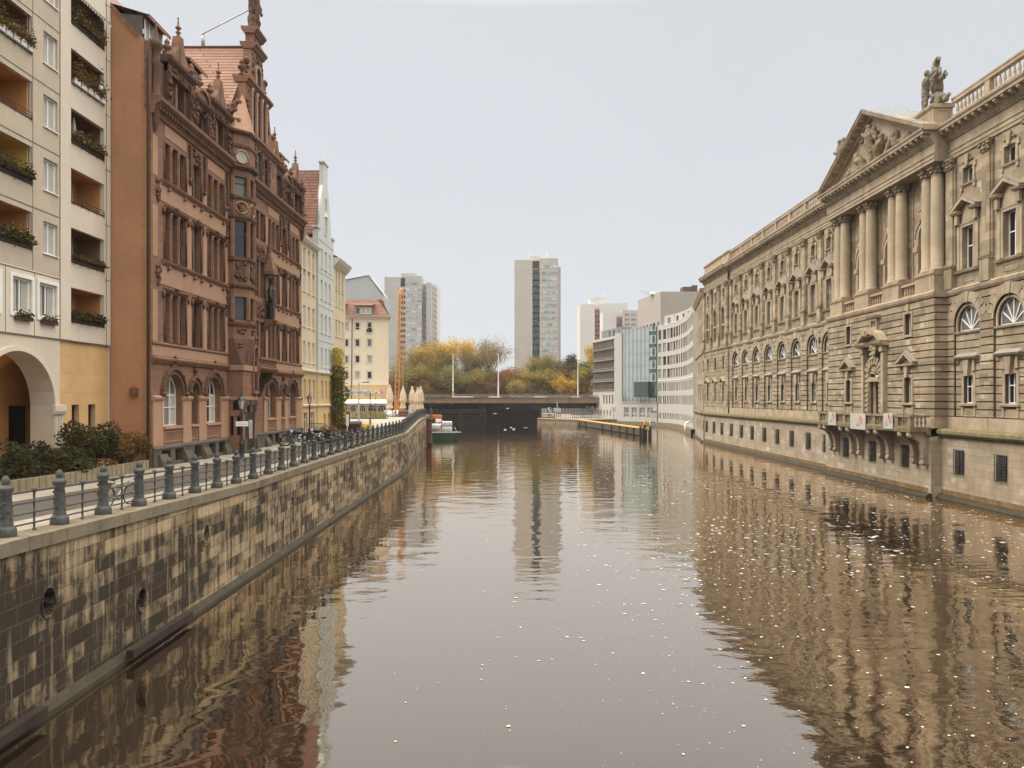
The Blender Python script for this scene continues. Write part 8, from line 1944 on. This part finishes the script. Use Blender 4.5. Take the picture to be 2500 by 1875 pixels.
# ================================================================ motorcycles
def make_moto(label, loc, rz, tank='iron_black', lean=.12):
    t = thing('motorcycle', label, 'motorcycle', loc, rz, 'motorcycles parked before the red house'); t.rotation_euler = (lean, 0, rz)
    for x, r, wd in ((-.72, .31, .085), (.88, .34, .055)):
        mb = MB(); mb.tube([(x + r * math.cos(2 * math.pi * q / 18), 0, .36 + r * math.sin(2 * math.pi * q / 18)) for q in range(18)], wd, 7, True); w_ = part(mb, 'wheel', 'black', t)
        mb = MB()
        for q in range(12): a = 2 * math.pi * q / 12; mb.tube([(x, 0, .36), (x + r * math.cos(a), 0, .36 + r * math.sin(a))], .008, 3)
        mb.tube([(x + (r - .05) * math.cos(2 * math.pi * q / 18), 0, .36 + (r - .05) * math.sin(2 * math.pi * q / 18)) for q in range(18)], .02, 5, True); part(mb, 'rim', 'chrome', w_)
    mb = MB()
    for s in (-.09, .09): mb.tube([(.88, s, .36), (.42, s, 1.02)], .028, 6)
    part(mb, 'fork', 'chrome', t)
    mb = MB(); mb.tube([(.42, 0, .95), (.25, 0, .55), (-.3, 0, .35), (-.72, 0, .36)], .035, 6); mb.tube([(.42, 0, .95), (-.05, 0, .75), (-.5, 0, .62), (-.72, 0, .36)], .03, 6); part(mb, 'frame', 'iron_black', t)
    mb = MB(); mb.blob((.18, 0, .88), .22, 1, 2, .0, (1.5, .7, .72)); part(mb, 'fuel_tank', tank, t)
    mb = MB(); mb.blob((-.3, 0, .74), .17, 2, 2, .05, (1.6, .9, .5)); mb.blob((-.62, 0, .84), .13, 3, 2, .05, (1.3, .8, .7)); part(mb, 'seat', 'black', t)
    mb = MB(); mb.box(-.12, .28, -.14, .14, .32, .52); mb.tube([(.0, 0, .5), (.12, 0, .74)], .09, 8); mb.tube([(.1, 0, .5), (-.1, 0, .74)], .09, 8); mb.tube([(.08, -.2, .45), (.08, .2, .45)], .11, 10); part(mb, 'engine', 'chrome', t)
    mb = MB(); mb.tube([(.2, -.16, .5), (.28, -.2, .32), (-.1, -.2, .27), (-.9, -.2, .3)], [.03, .035, .05, .05], 7); part(mb, 'exhaust', 'chrome', t)
    mb = MB(); mb.tube([(.2, -.42, 1.12), (.36, -.3, 1.16), (.42, 0, 1.05), (.36, .3, 1.16), (.2, .42, 1.12)], .016, 5); part(mb, 'handlebar', 'chrome', t)
    mb = MB(); mb.lathe([(.05, .86), (.1, .9), (.1, .97), (.05, 1.02)], .56, 0, 8); part(mb, 'headlight', 'lamp_glass', t)
    mb = MB(); mb.tube([(-.72 + .40 * math.cos(a), 0, .36 + .40 * math.sin(a)) for a in [R(30 + 15 * q) for q in range(10)]], .07, 6); mb.tube([(.88 + .41 * math.cos(a), 0, .36 + .41 * math.sin(a)) for a in [R(60 + 15 * q) for q in range(7)]], .05, 6); part(mb, 'mudguard', tank, t)
    mb = MB(); mb.box(-1.16, -1.1, -.05, .05, .62, .7); part(mb, 'rear_light', 'redlight', t)
    return t
m1 = make_moto('black chopper motorcycle with long chrome fork parked by the red house corner', (-16.95, 58.4, zq(59) + .01), R(197))
m2 = make_moto('black motorcycle parked next to the chopper, nearer the lantern post', (-16.1, 61.2, zq(62) + .01), R(205))
m3 = make_moto('dark red motorcycle parked right of the lantern post', (-15.3, 63.2, zq(64) + .01), R(203), 'brickpier')
for t_ in (m1, m2, m3): t_.scale = (1.2,) * 3
# ================================================================ parasols, tables, chairs on the terrace
def make_parasol():
    t = thing('parasol', '', 'parasol', (0, 0, 0), 0, 'folded beige parasols on the terrace')
    mb = MB(); mb.lathe([(.03, 0), (.04, 4.0)], 0, 0, 8); part(mb, 'pole', 'galv', t)
    mb = MB(); prof = [(.10, .95), (.42, 1.15), (.30, 1.75), (.36, 2.0), (.46, 2.25), (.34, 3.3), (.14, 4.0), (.06, 4.1)]
    seg = 16; vs = []; fs = []
    for i, (r, z) in enumerate(prof):
        for k_ in range(seg):
            a = 2 * math.pi * k_ / seg; q = r * (1 + .16 * (1 if k_ % 2 else -1)); vs.append((q * math.cos(a), q * math.sin(a), z))
    for i in range(len(prof) - 1):
        for k_ in range(seg): fs.append((i * seg + k_, i * seg + (k_ + 1) % seg, (i + 1) * seg + (k_ + 1) % seg, (i + 1) * seg + k_))
    mb.mesh(vs, fs); part(mb, 'canopy', 'beige_cloth', t)
    mb = MB(); mb.lathe([(.10, 4.08), (.16, 4.12), (.04, 4.32)], 0, 0, 8); part(mb, 'cap', 'white', t)
    mb = MB(); mb.box(-.4, .4, -.4, .4, 0, .12); part(mb, 'foot', 'iron', t)
    return t
pp0 = make_parasol()
PS = [(951.5, 124.5, 1.0, 'largest folded beige parasol, beside the white chairs'), (984, 127, .98, 'folded beige parasol right beside the orange crane'), (1006.5, 127.5, .98, 'folded beige parasol standing behind the menu board'), (1020, 122.0, .93, 'left one of the two overlapping folded parasols at the terrace end'), (1027, 125, .98, 'right one of the two overlapping folded parasols at the terrace end')]
for i, (xp, Y, s, lab) in enumerate(PS):
    X_ = max(tx(xp, Y), -60); loc = (X_, Y, 4.76)
    if i == 0: pp0.location = loc; pp0['label'] = lab; pp0.scale = (s * 1.25,) * 3
    else: copy_tree(pp0, loc, i * .7, lab, scale=s * 1.22)
def make_chair():
    t = thing('chair', '', 'chair', (0, 0, 0), 0, 'white chairs on the cafe plaza')
    mb = MB(); mb.box(-.24, .24, -.24, .24, .43, .47); part(mb, 'seat', 'chair', t)
    mb = MB(); mb.box(-.24, .24, .22, .26, .55, .95); part(mb, 'backrest', 'chair', t)
    for x in (-.22, .22):
        for y in (-.22, .22): mb = MB(); mb.tube([(x * 1.15, y * 1.15, 0), (x, y, .45 if y < 0 else .95)], .022, 4); part(mb, 'leg', 'chair', t)
    return t
ch0 = make_chair()
CHS = [(948, 121), (953, 122.5), (957, 120.5), (961, 122), (966, 121), (970, 123.5), (944, 123)]
CHL = ['white chair under the largest parasol, leftmost of its set', 'white chair beside the first table on the plaza', 'white chair in the middle of the plaza set', 'white chair right of the middle one on the plaza', 'white chair near the brown fence', 'white chair farthest right in the plaza set', 'white chair set behind the leftmost one']
for i, (xp, Y) in enumerate(CHS):
    loc = (tx(xp, Y), Y, 4.76)
    if i == 0: ch0.location = loc; ch0['label'] = CHL[0]; ch0.scale = (1.15,) * 3
    else: copy_tree(ch0, loc, i * 1.3, CHL[i], scale=1.15)
mn = thing('menu_board', 'white framed menu board with orange drawing on the terrace', 'sign', (tx(1008, 121.5), 121.5, 4.75))
mb = MB(cam_frame(121.0)); x0, x1 = tx(999, 121), tx(1014, 121); mb.box(x0, x1, 0, .08, 5.4, 6.6); mb.box(x0 - .08, x0, -.02, .1, 4.75, 6.7); mb.box(x1, x1 + .08, -.02, .1, 4.75, 6.7); mb.build('board', 'white_g', mn)
mb = MB(cam_frame(121.0)); mb.blob(((x0 + x1) / 2 + .1, .09, 5.95), .25, 4, 1, .4, (.8, .1, 1.2)); mb.build('drawing', 'orange', mn)
tf = thing('picket_fence', 'low red brown wooden fence round the cafe terrace', 'fence', (-20, 121.5, 4.75))
mb = MB()
for q in range(34): x = tx(958, 121.8) + q * .112 * 1.05; mb.box(x, x + .09, 121.76, 121.84, 4.75, 5.75)
mb.box(tx(958, 121.8), tx(1013, 121.8), 121.85, 121.9, 5.0, 5.1); mb.box(tx(958, 121.8), tx(1013, 121.8), 121.85, 121.9, 5.5, 5.6); mb.build('pickets', 'brickpier', tf)
# steps railing, bench, kiosk, pillar, beds
sr = thing('stair_railing', 'thin iron railing of the steps in front of the mint house', 'railing', (-18, 73, 4.1))
mb = MB(); 
for q in range(22): x = tx(752, 68) + q * .105; mb.tube([(x, 68, 4.06), (x, 68, 5.5 - max(0, q - 13) * .08)], .014, 4)
mb.tube([(tx(752, 68), 68, 5.5), (tx(752, 68) + 1.4, 68, 5.5), (tx(752, 68) + 2.3, 68, 4.8)], .025, 5); mb.build('bars', 'iron_black', sr)
bs = thing('cellar_hood', 'dark brown sloping cellar entrance cover standing behind the railing posts', 'cellar entrance', (tx(852, 80), 80, 4.06))
mb = MB(cam_frame(80)); x0, x1 = tx(832, 80), tx(878, 80); mb.profile([(0, 4.06), (0, 5.0), (-1.2, 5.3), (-1.2, 4.06)], x0, x1); mb.build('cover', mk('dark_brown_sheet', (.06, .042, .032), .6), bs)
mb = MB(cam_frame(80)); mb.box(x0 - .06, x1 + .06, -.02, .05, 5.0, 5.1); mb.box(x0 - .06, x0, -1.2, .05, 4.06, 5.05); mb.build('rim', 'wood', bs)
kb = thing('notice_kiosk', 'small dark wooden notice kiosk with a brown tiled roof beside the ivy', 'kiosk', (tx(842, 86), 86, 4.1))
mb = MB(cam_frame(86)); mb.box(tx(833, 86), tx(851, 86), -.8, 0, 4.06, 6.3); mb.build('body', 'brown_frame', kb)
mb = MB(cam_frame(86)); mb.mesh([(tx(829, 86), .4, 6.2), (tx(856, 86), .4, 6.2), (tx(856, 86), -1.2, 6.2), (tx(829, 86), -1.2, 6.2), (tx(842, 86), -.4, 7.1)], [(0, 1, 4), (1, 2, 4), (2, 3, 4), (3, 0, 4), (0, 3, 2, 1)]); mb.build('roof', 'tile_old', kb)
ip = thing('info_pillar', 'narrow white information pillar left of the dark cellar cover', 'sign', (tx(848, 78), 78, 4.06))
mb = MB(cam_frame(78)); mb.box(tx(845.5, 78), tx(851, 78), 0, .15, 4.9, 6.15); mb.box(tx(847.5, 78), tx(849, 78), .02, .12, 4.06, 4.9); mb.build('panel', 'white', ip)
def bed(label, x0, x1, y0, y1, h, mat, n, name='flower_bed'):
    t = thing(name, label, 'flower bed', ((x0 + x1) / 2, (y0 + y1) / 2, 4.1)); mb = MB(); z = zq((y0 + y1) / 2)
    leaves(mb, n, lambda: (random.uniform(x0, x1), random.uniform(y0, y1), z + abs(random.gauss(0, .5)) * h), .2); mb.build('plants', mat, t, recalc=False)
    mb = MB(); mb.box(x0, x1, y0, y1, z - .1, z + .1); mb.build('soil', 'earth', t)
bed('long green flower bed below the white restaurant arcade', tx(856, 112), tx(944, 112), 110, 113.5, .9, 'leaf_green', 2200)
bed('yellowing plant bed in front of the two armed lamp', tx(858, 86), tx(905, 86), 85, 88, .75, 'leaf_yellow', 1500)
bed('row of pink and red terrace flowers along the restaurant arcade', tx(868, 132), tx(946, 132), 131, 132.2, 1.0, 'flower_red', 900)
bt_ = thing('planter_box', 'brown wooden planter with dark red shrub near the steps', 'planter', (tx(795, 62), 62, 4.06))
mb = MB(); x0 = tx(777, 62); mb.box(x0, x0 + 1.6, 61.6, 62.3, 4.0, 4.75); mb.build('box', 'wood', bt_)
mb = MB(); leaves(mb, 700, lambda: (x0 + .8 + random.gauss(0, .5), 62 + random.gauss(0, .25), 4.9 + abs(random.gauss(0, .28))), .14); mb.build('foliage', 'flower_red', bt_, recalc=False)
for i, x in enumerate((0, 1)):
    wl = thing('wall_lantern', ['left one of two wall lanterns beside the ivy', 'right one of two wall lanterns beside the ivy'][i], 'lamp', (tx(804, 79) + .4 * i, 79, 7.5), 0, 'wall lanterns by the ivy')
    mb = MB(); u = tx(804 + 9 * i, 79); mb.lathe([(.08, 7.15), (.16, 7.45), (.05, 7.65)], u, 78.7, 6, False); mb.build('glass', 'lamp_glass', wl); mb = MB(); mb.lathe([(.18, 7.46), (.03, 7.72)], u, 78.7, 6, False); mb.tube([(u, 78.7, 7.7), (u - .3, 79, 7.8)], .02, 4); mb.build('bracket', 'iron_black', wl)
# ================================================================ workboat
wb = thing('workboat', 'green hulled workboat with orange cab moored behind the end pier', 'boat', (-14.5, 142, 0))
mb = MB(); Pl = [(-24.5, 140.6), (-12.0, 140.6), (-10.3, 142.0), (-12.0, 143.4), (-24.5, 143.4)]; Pb = [(-24.3, 140.9), (-12.4, 140.9), (-11.4, 142.0), (-12.4, 143.1), (-24.3, 143.1)]
mb.mesh([(p[0], p[1], -.3) for p in Pb] + [(p[0], p[1], 1.1 if i not in (1, 2, 3) else 1.25) for i, p in enumerate(Pl)], [(0, 1, 6, 5), (1, 2, 7, 6), (2, 3, 8, 7), (3, 4, 9, 8), (4, 0, 5, 9), (5, 6, 7, 8, 9)]); mb.build('hull', 'hull', wb)
mb = MB(); mb.tube([(p[0], p[1], 1.16 if i not in (1, 2, 3) else 1.3) for i, p in enumerate(Pl)], .12, 6, True); mb.build('rubbing_strake', 'deckgrey', wb)
mb = MB(); mb.box(-24, -12.4, 140.9, 143.1, 1.15, 1.3); mb.box(-16.2, -13.6, 141, 142.9, 1.3, 1.9); mb.build('deck', 'deckgrey', wb)
mb = MB(); mb.box(-22, -14.4, 144.2, 147.7, 4.0, 4.55); mb.box(-15.6, -15.3, 144.4, 147.5, 1.2, 4.0); mb.box(-14.8, -14.5, 144.4, 147.5, 1.2, 4.0); mb.box(-22, -14.5, 147.3, 147.5, 1.2, 4.0); mb.box(-20, -14.6, 144.4, 147.4, 1.2, 2.6); mb.tube([(-14.2 + .6 * math.cos(q * .5), 144, 2.9 + .6 * math.sin(q * .5)) for q in range(13)], .1, 5, True); mb.build('cab', 'cab', wb)
mb = MB(); mb.box(-15.25, -14.82, 144.3, 144.39, 2.65, 3.9); mb.box(-15.3, -14.2, 143.9, 144.0, 3.2, 3.85); mb.build('cab_window', 'white', wb)
mb = MB(); mb.tube([(-11.0, 142, 1.3), (-11.4, 142, 2.2)], .06, 5); mb.tube([(-12.4, 140.8, 1.3), (-12.4, 140.8, 2.0), (-14, 140.8, 2.0)], .04, 5); mb.build('railing', 'galv', wb)
for i, (x, z, s, lab) in enumerate(((-15.6, 2.35, (1.6, 1.2, .62), 'long white bulk bag lying on the workboat deck'), (-12.9, 1.85, (.95, 1.0, .6), 'lower one of two stacked white bulk bags on the workboat'), (-12.9, 2.9, (.95, 1.0, .55), 'upper one of two stacked white bulk bags on the workboat'))):
    mb = MB(); bm = bmesh.new(); bmesh.ops.create_cube(bm, size=2); bmesh.ops.subdivide_edges(bm, edges=bm.edges, cuts=3, use_grid_fill=True)
    vs = []
    for v in bm.verts:
        c = v.co.copy(); k_ = 1 - .12 * (abs(c.x) ** 4 * abs(c.y) ** 4 + abs(c.z) ** 3 * .5) + .10 * mnoise.noise(c * 2 + Vector((i, 0, 0))); vs.append((x + c.x * s[0] * k_, 142 + c.y * s[1] * k_, z + c.z * s[2] * k_))
    mb.smooth = True; mb.mesh(vs, [tuple(v.index for v in f.verts) for f in bm.faces]); bm.free(); tag(mb.build('bulk_bag', 'bag'), lab, 'bag', 'white bulk bags on the workboat')
# ================================================================ gulls
def make_gull(loc, rz, up, label):
    t = thing('gull', label, 'bird', loc, rz, 'gulls over the river')
    ch = [[(-.30, 0, 0, .02), (-.14, 0, .0, .07), (.05, 0, .0, .09), (.18, 0, .03, .06), (.27, 0, .05, .05), (.35, 0, .04, .018)],
          [(.08, .05, .03, .05), (.06, .30, .08 + .22 * up, .035), (-.04, .62, .05 + .35 * up, .018), (-.12, .72, .03 + .34 * up, .008)], [(.0, .05, .03, .05), (-.04, .30, .08 + .22 * up, .03), (-.08, .60, .05 + .33 * up, .015)],
          [(.08, -.05, .03, .05), (.06, -.30, .08 + .22 * up, .035), (-.04, -.62, .05 + .35 * up, .018), (-.12, -.72, .03 + .34 * up, .008)], [(.0, -.05, .03, .05), (-.04, -.30, .08 + .22 * up, .03), (-.08, -.60, .05 + .33 * up, .015)],
          [(-.2, 0, 0, .05), (-.42, .06, .0, .012)], [(-.2, 0, 0, .05), (-.42, -.06, 0, .012)]]
    o = sculpt('body', ch, .022, 'bird', None, 0); o.parent = t; return t
GU = [(1233.5, 1050.5, 140, 20, .6, 'white gull low over the dark water, left one of the lower three'), (1248, 1044.5, 142, 200, .2, 'white gull banking above the other two low gulls'), (1254, 1049.5, 138, 150, .8, 'white gull just right of the banking gull'), (1283.5, 1045, 140, 260, .1, 'white gull resting low on the water farthest right'), (1209, 1010, 160, 90, -.3, 'white gull gliding in front of the dark bridge opening'), (1239, 998, 170, 300, .5, 'small white gull high under the bridge girder')]
for xp, yp, Y, rz, up, lab in GU: make_gull(((xp - VX) * Y / F, Y, H + (VY - yp) * Y / F), R(rz), up, lab).scale = (.85,) * 3
# ================================================================ foam and leaves on the water
def specks(name, n, fn, mat, label, cat, s0, s1):
    mb = MB(); rr = random.Random(11)
    for _ in range(n):
        p = fn(rr)
        if p is None: continue
        s = rr.uniform(s0, s1) * (.5 + rr.random() ** 3 * 1.3) * (p[2] if len(p) > 2 else 1); a0 = rr.uniform(0, 6.28); m_ = rr.randint(5, 7); st = rr.uniform(.45, 1)
        pts = []
        for q in range(m_):
            a = 2 * math.pi * q / m_; r_ = s * rr.uniform(.6, 1.1); x = r_ * math.cos(a); y = r_ * math.sin(a) * st
            pts.append((p[0] + x * math.cos(a0) - y * math.sin(a0), p[1] + x * math.sin(a0) + y * math.cos(a0), .012))
        mb.face(pts)
    tag(mb.build(name, mat, recalc=False), label, cat, kind='stuff')
def f1(rr):
    y = 13 + 75 * rr.random() ** 1.9; x = rr.uniform(-.2, 1.0) * 31.5
    x = rr.uniform(-3 - .1 * y, 32); 
    if x > 32.2: return None
    c = mnoise.noise(Vector((x * .10, y * .07, 3))) * .5 + .5; c2 = .12 + .88 * max(0, min(1, (x - 1) / 12))
    return (x, y, 1 + 2.0 * max(0, min(1, (y - 18) / 28))) if rr.random() < c * c * 2.6 * c2 else None
specks('foam', 15000, f1, 'foam', 'pale foam flecks drifting on the dark water along the palace', 'foam', .012, .042)
def f2(rr):
    y = rr.uniform(13, 70); return (rr.uniform(-10.8, -6), y) if rr.random() < .5 else (rr.uniform(-6, 2), y)
specks('leaves', 130, f2, 'sand', 'scattered yellow leaves floating near the left quay wall', 'floating leaves', .015, .035)
def f3_(rr):
    y = rr.uniform(100, 190); x = 14 + (y - 100) * .12 + rr.gauss(0, 7)
    return (x, y) if x < 32 + (y - 120) * .1 - .5 and mnoise.noise(Vector((x * .12, y * .09, 8))) > .02 else None
specks('foam', 1500, f3_, 'foam', 'streaks of white foam on the ruffled water near the timber jetty', 'foam', .05, .20)
# ================================================================ statues on the palace
def statue_horse(yc, xc, z0, label, flip=1):
    f = flip
    def P(dx_, dy, dz_, r): return (xc + dx_ * 1.1, yc + dy * f * 1.2, z0 + dz_ * 1.05, r * 1.12)
    # rearing horse: toward the river and the near side
    ch = [[P(.35, -.05, 1.15, .36), P(.2, -.3, 1.7, .44), P(.05, -.5, 2.2, .44), P(-.05, -.55, 2.65, .36), P(-.05, -.5, 3.1, .26), P(.0, -.62, 3.45, .21), P(-.05, -.85, 3.55, .17), P(-.1, -1.05, 3.42, .12)],
          [P(-.05, -.5, 3.3, .12), P(.0, -.45, 3.75, .05)], [P(.1, -.3, 3.0, .14), P(.1, -.3, 3.5, .13)],
          [P(-.2, -.8, 2.3, .19), P(-.3, -1.25, 2.35, .13), P(-.35, -1.5, 2.6, .10), P(-.38, -1.62, 2.1, .08), P(-.38, -1.58, 1.75, .1)], [P(.2, -.8, 2.2, .19), P(.15, -1.2, 2.0, .13), P(.12, -1.4, 2.35, .1), P(.12, -1.55, 1.95, .08)],
          [P(.5, -.1, 1.2, .30), P(.45, -.45, .75, .19), P(.5, -.15, .4, .12), P(.5, -.3, .05, .13)], [P(.1, -.1, 1.2, .28), P(-.1, -.4, .8, .18), P(-.15, -.15, .4, .12), P(-.15, -.3, .05, .13)], [P(.5, .15, 1.3, .12), P(.6, .4, .9, .13), P(.6, .45, .3, .08)],
          # tamer
          [P(-.1, .55, 1.35, .26), P(-.1, .5, 1.9, .26), P(-.12, .42, 2.4, .33), P(-.12, .4, 2.65, .2), P(-.12, .38, 2.82, .12), P(-.12, .38, 3.02, .19), P(-.12, .38, 3.18, .16)], [P(-.12, .15, 2.5, .15), P(-.15, -.1, 2.75, .12), P(-.1, -.35, 3.05, .1)], [P(-.12, .68, 2.5, .15), P(-.1, .85, 2.05, .12), P(-.2, .7, 1.7, .1)],
          [P(-.15, .45, 1.3, .22), P(-.25, .35, .7, .16), P(-.25, .45, .1, .13), P(-.35, .38, .05, .1)], [P(-.05, .65, 1.3, .22), P(.0, .85, .7, .16), P(.05, .95, .1, .13)], [P(.0, .8, 1.6, .2), P(.1, 1.05, .9, .2), P(.15, 1.1, .1, .2)],
          [P(.2, -.4, .05, .3), P(.1, -.9, .15, .26), P(0, -1.3, .55, .22), P(.1, -1.55, .2, .2), P(.2, -1.7, .5, .14)], [P(0, -.9, .4, .35), P(0, -.8, .8, .25)], [P(.1, .3, .05, .4), P(.1, .9, .05, .3)]]
    o = sculpt('statue', ch, .045, 'statue', None, .09); tag(o, label, 'statue')
statue_horse(59.6, 33.75, 31.05, 'weathered stone horse tamer and rearing horse on the palace parapet')
def statue_pair(yc, xc, z0, label):
    def P(dx_, dy, dz_, r): return (xc + dx_, yc + dy, z0 + dz_, r)
    ch = [[P(0, -.5, .0, .4), P(0, -.5, 1.2, .42), P(0, -.45, 2.2, .42), P(0, -.4, 2.8, .3), P(0, -.45, 3.3, .24)], [P(.1, .5, 0, .45), P(.1, .5, 1.4, .45), P(.05, .5, 2.5, .42), P(0, .5, 3.0, .22), P(0, .5, 3.35, .24)], [P(-.1, -.2, 2.4, .25), P(-.4, .1, 2.0, .2), P(-.5, .6, 2.2, .18)], [P(0, -.2, .2, .5), P(0, .3, .2, .5)]]
    o = sculpt('statue', ch, .07, 'statue', None, .06); tag(o, label, 'statue')
statue_pair(75.9, 33.75, 31.05, 'weathered stone figures on the parapet beyond the far slope of the pediment')
# ================================================================ autumn haze: thin even air round the whole scene
hm = bpy.data.materials.new('haze_air'); hm.use_nodes = True; hn = hm.node_tree; hn.nodes.clear()
ho = hn.nodes.new('ShaderNodeOutputMaterial'); hv = hn.nodes.new('ShaderNodeVolumePrincipled'); hv.inputs['Color'].default_value = (.97, .98, 1, 1); hv.inputs['Density'].default_value = HAZE; hv.inputs['Anisotropy'].default_value = .2
hn.links.new(hv.outputs[0], ho.inputs['Volume']); M['haze'] = hm
mb = MB(); mb.box(-700, 700, -120, 900, -3.5, 85); tag(mb.build('haze', 'haze'), 'thin pale autumn haze over the whole river', 'haze', kind='stuff')
SC.cycles.volume_bounces = 1
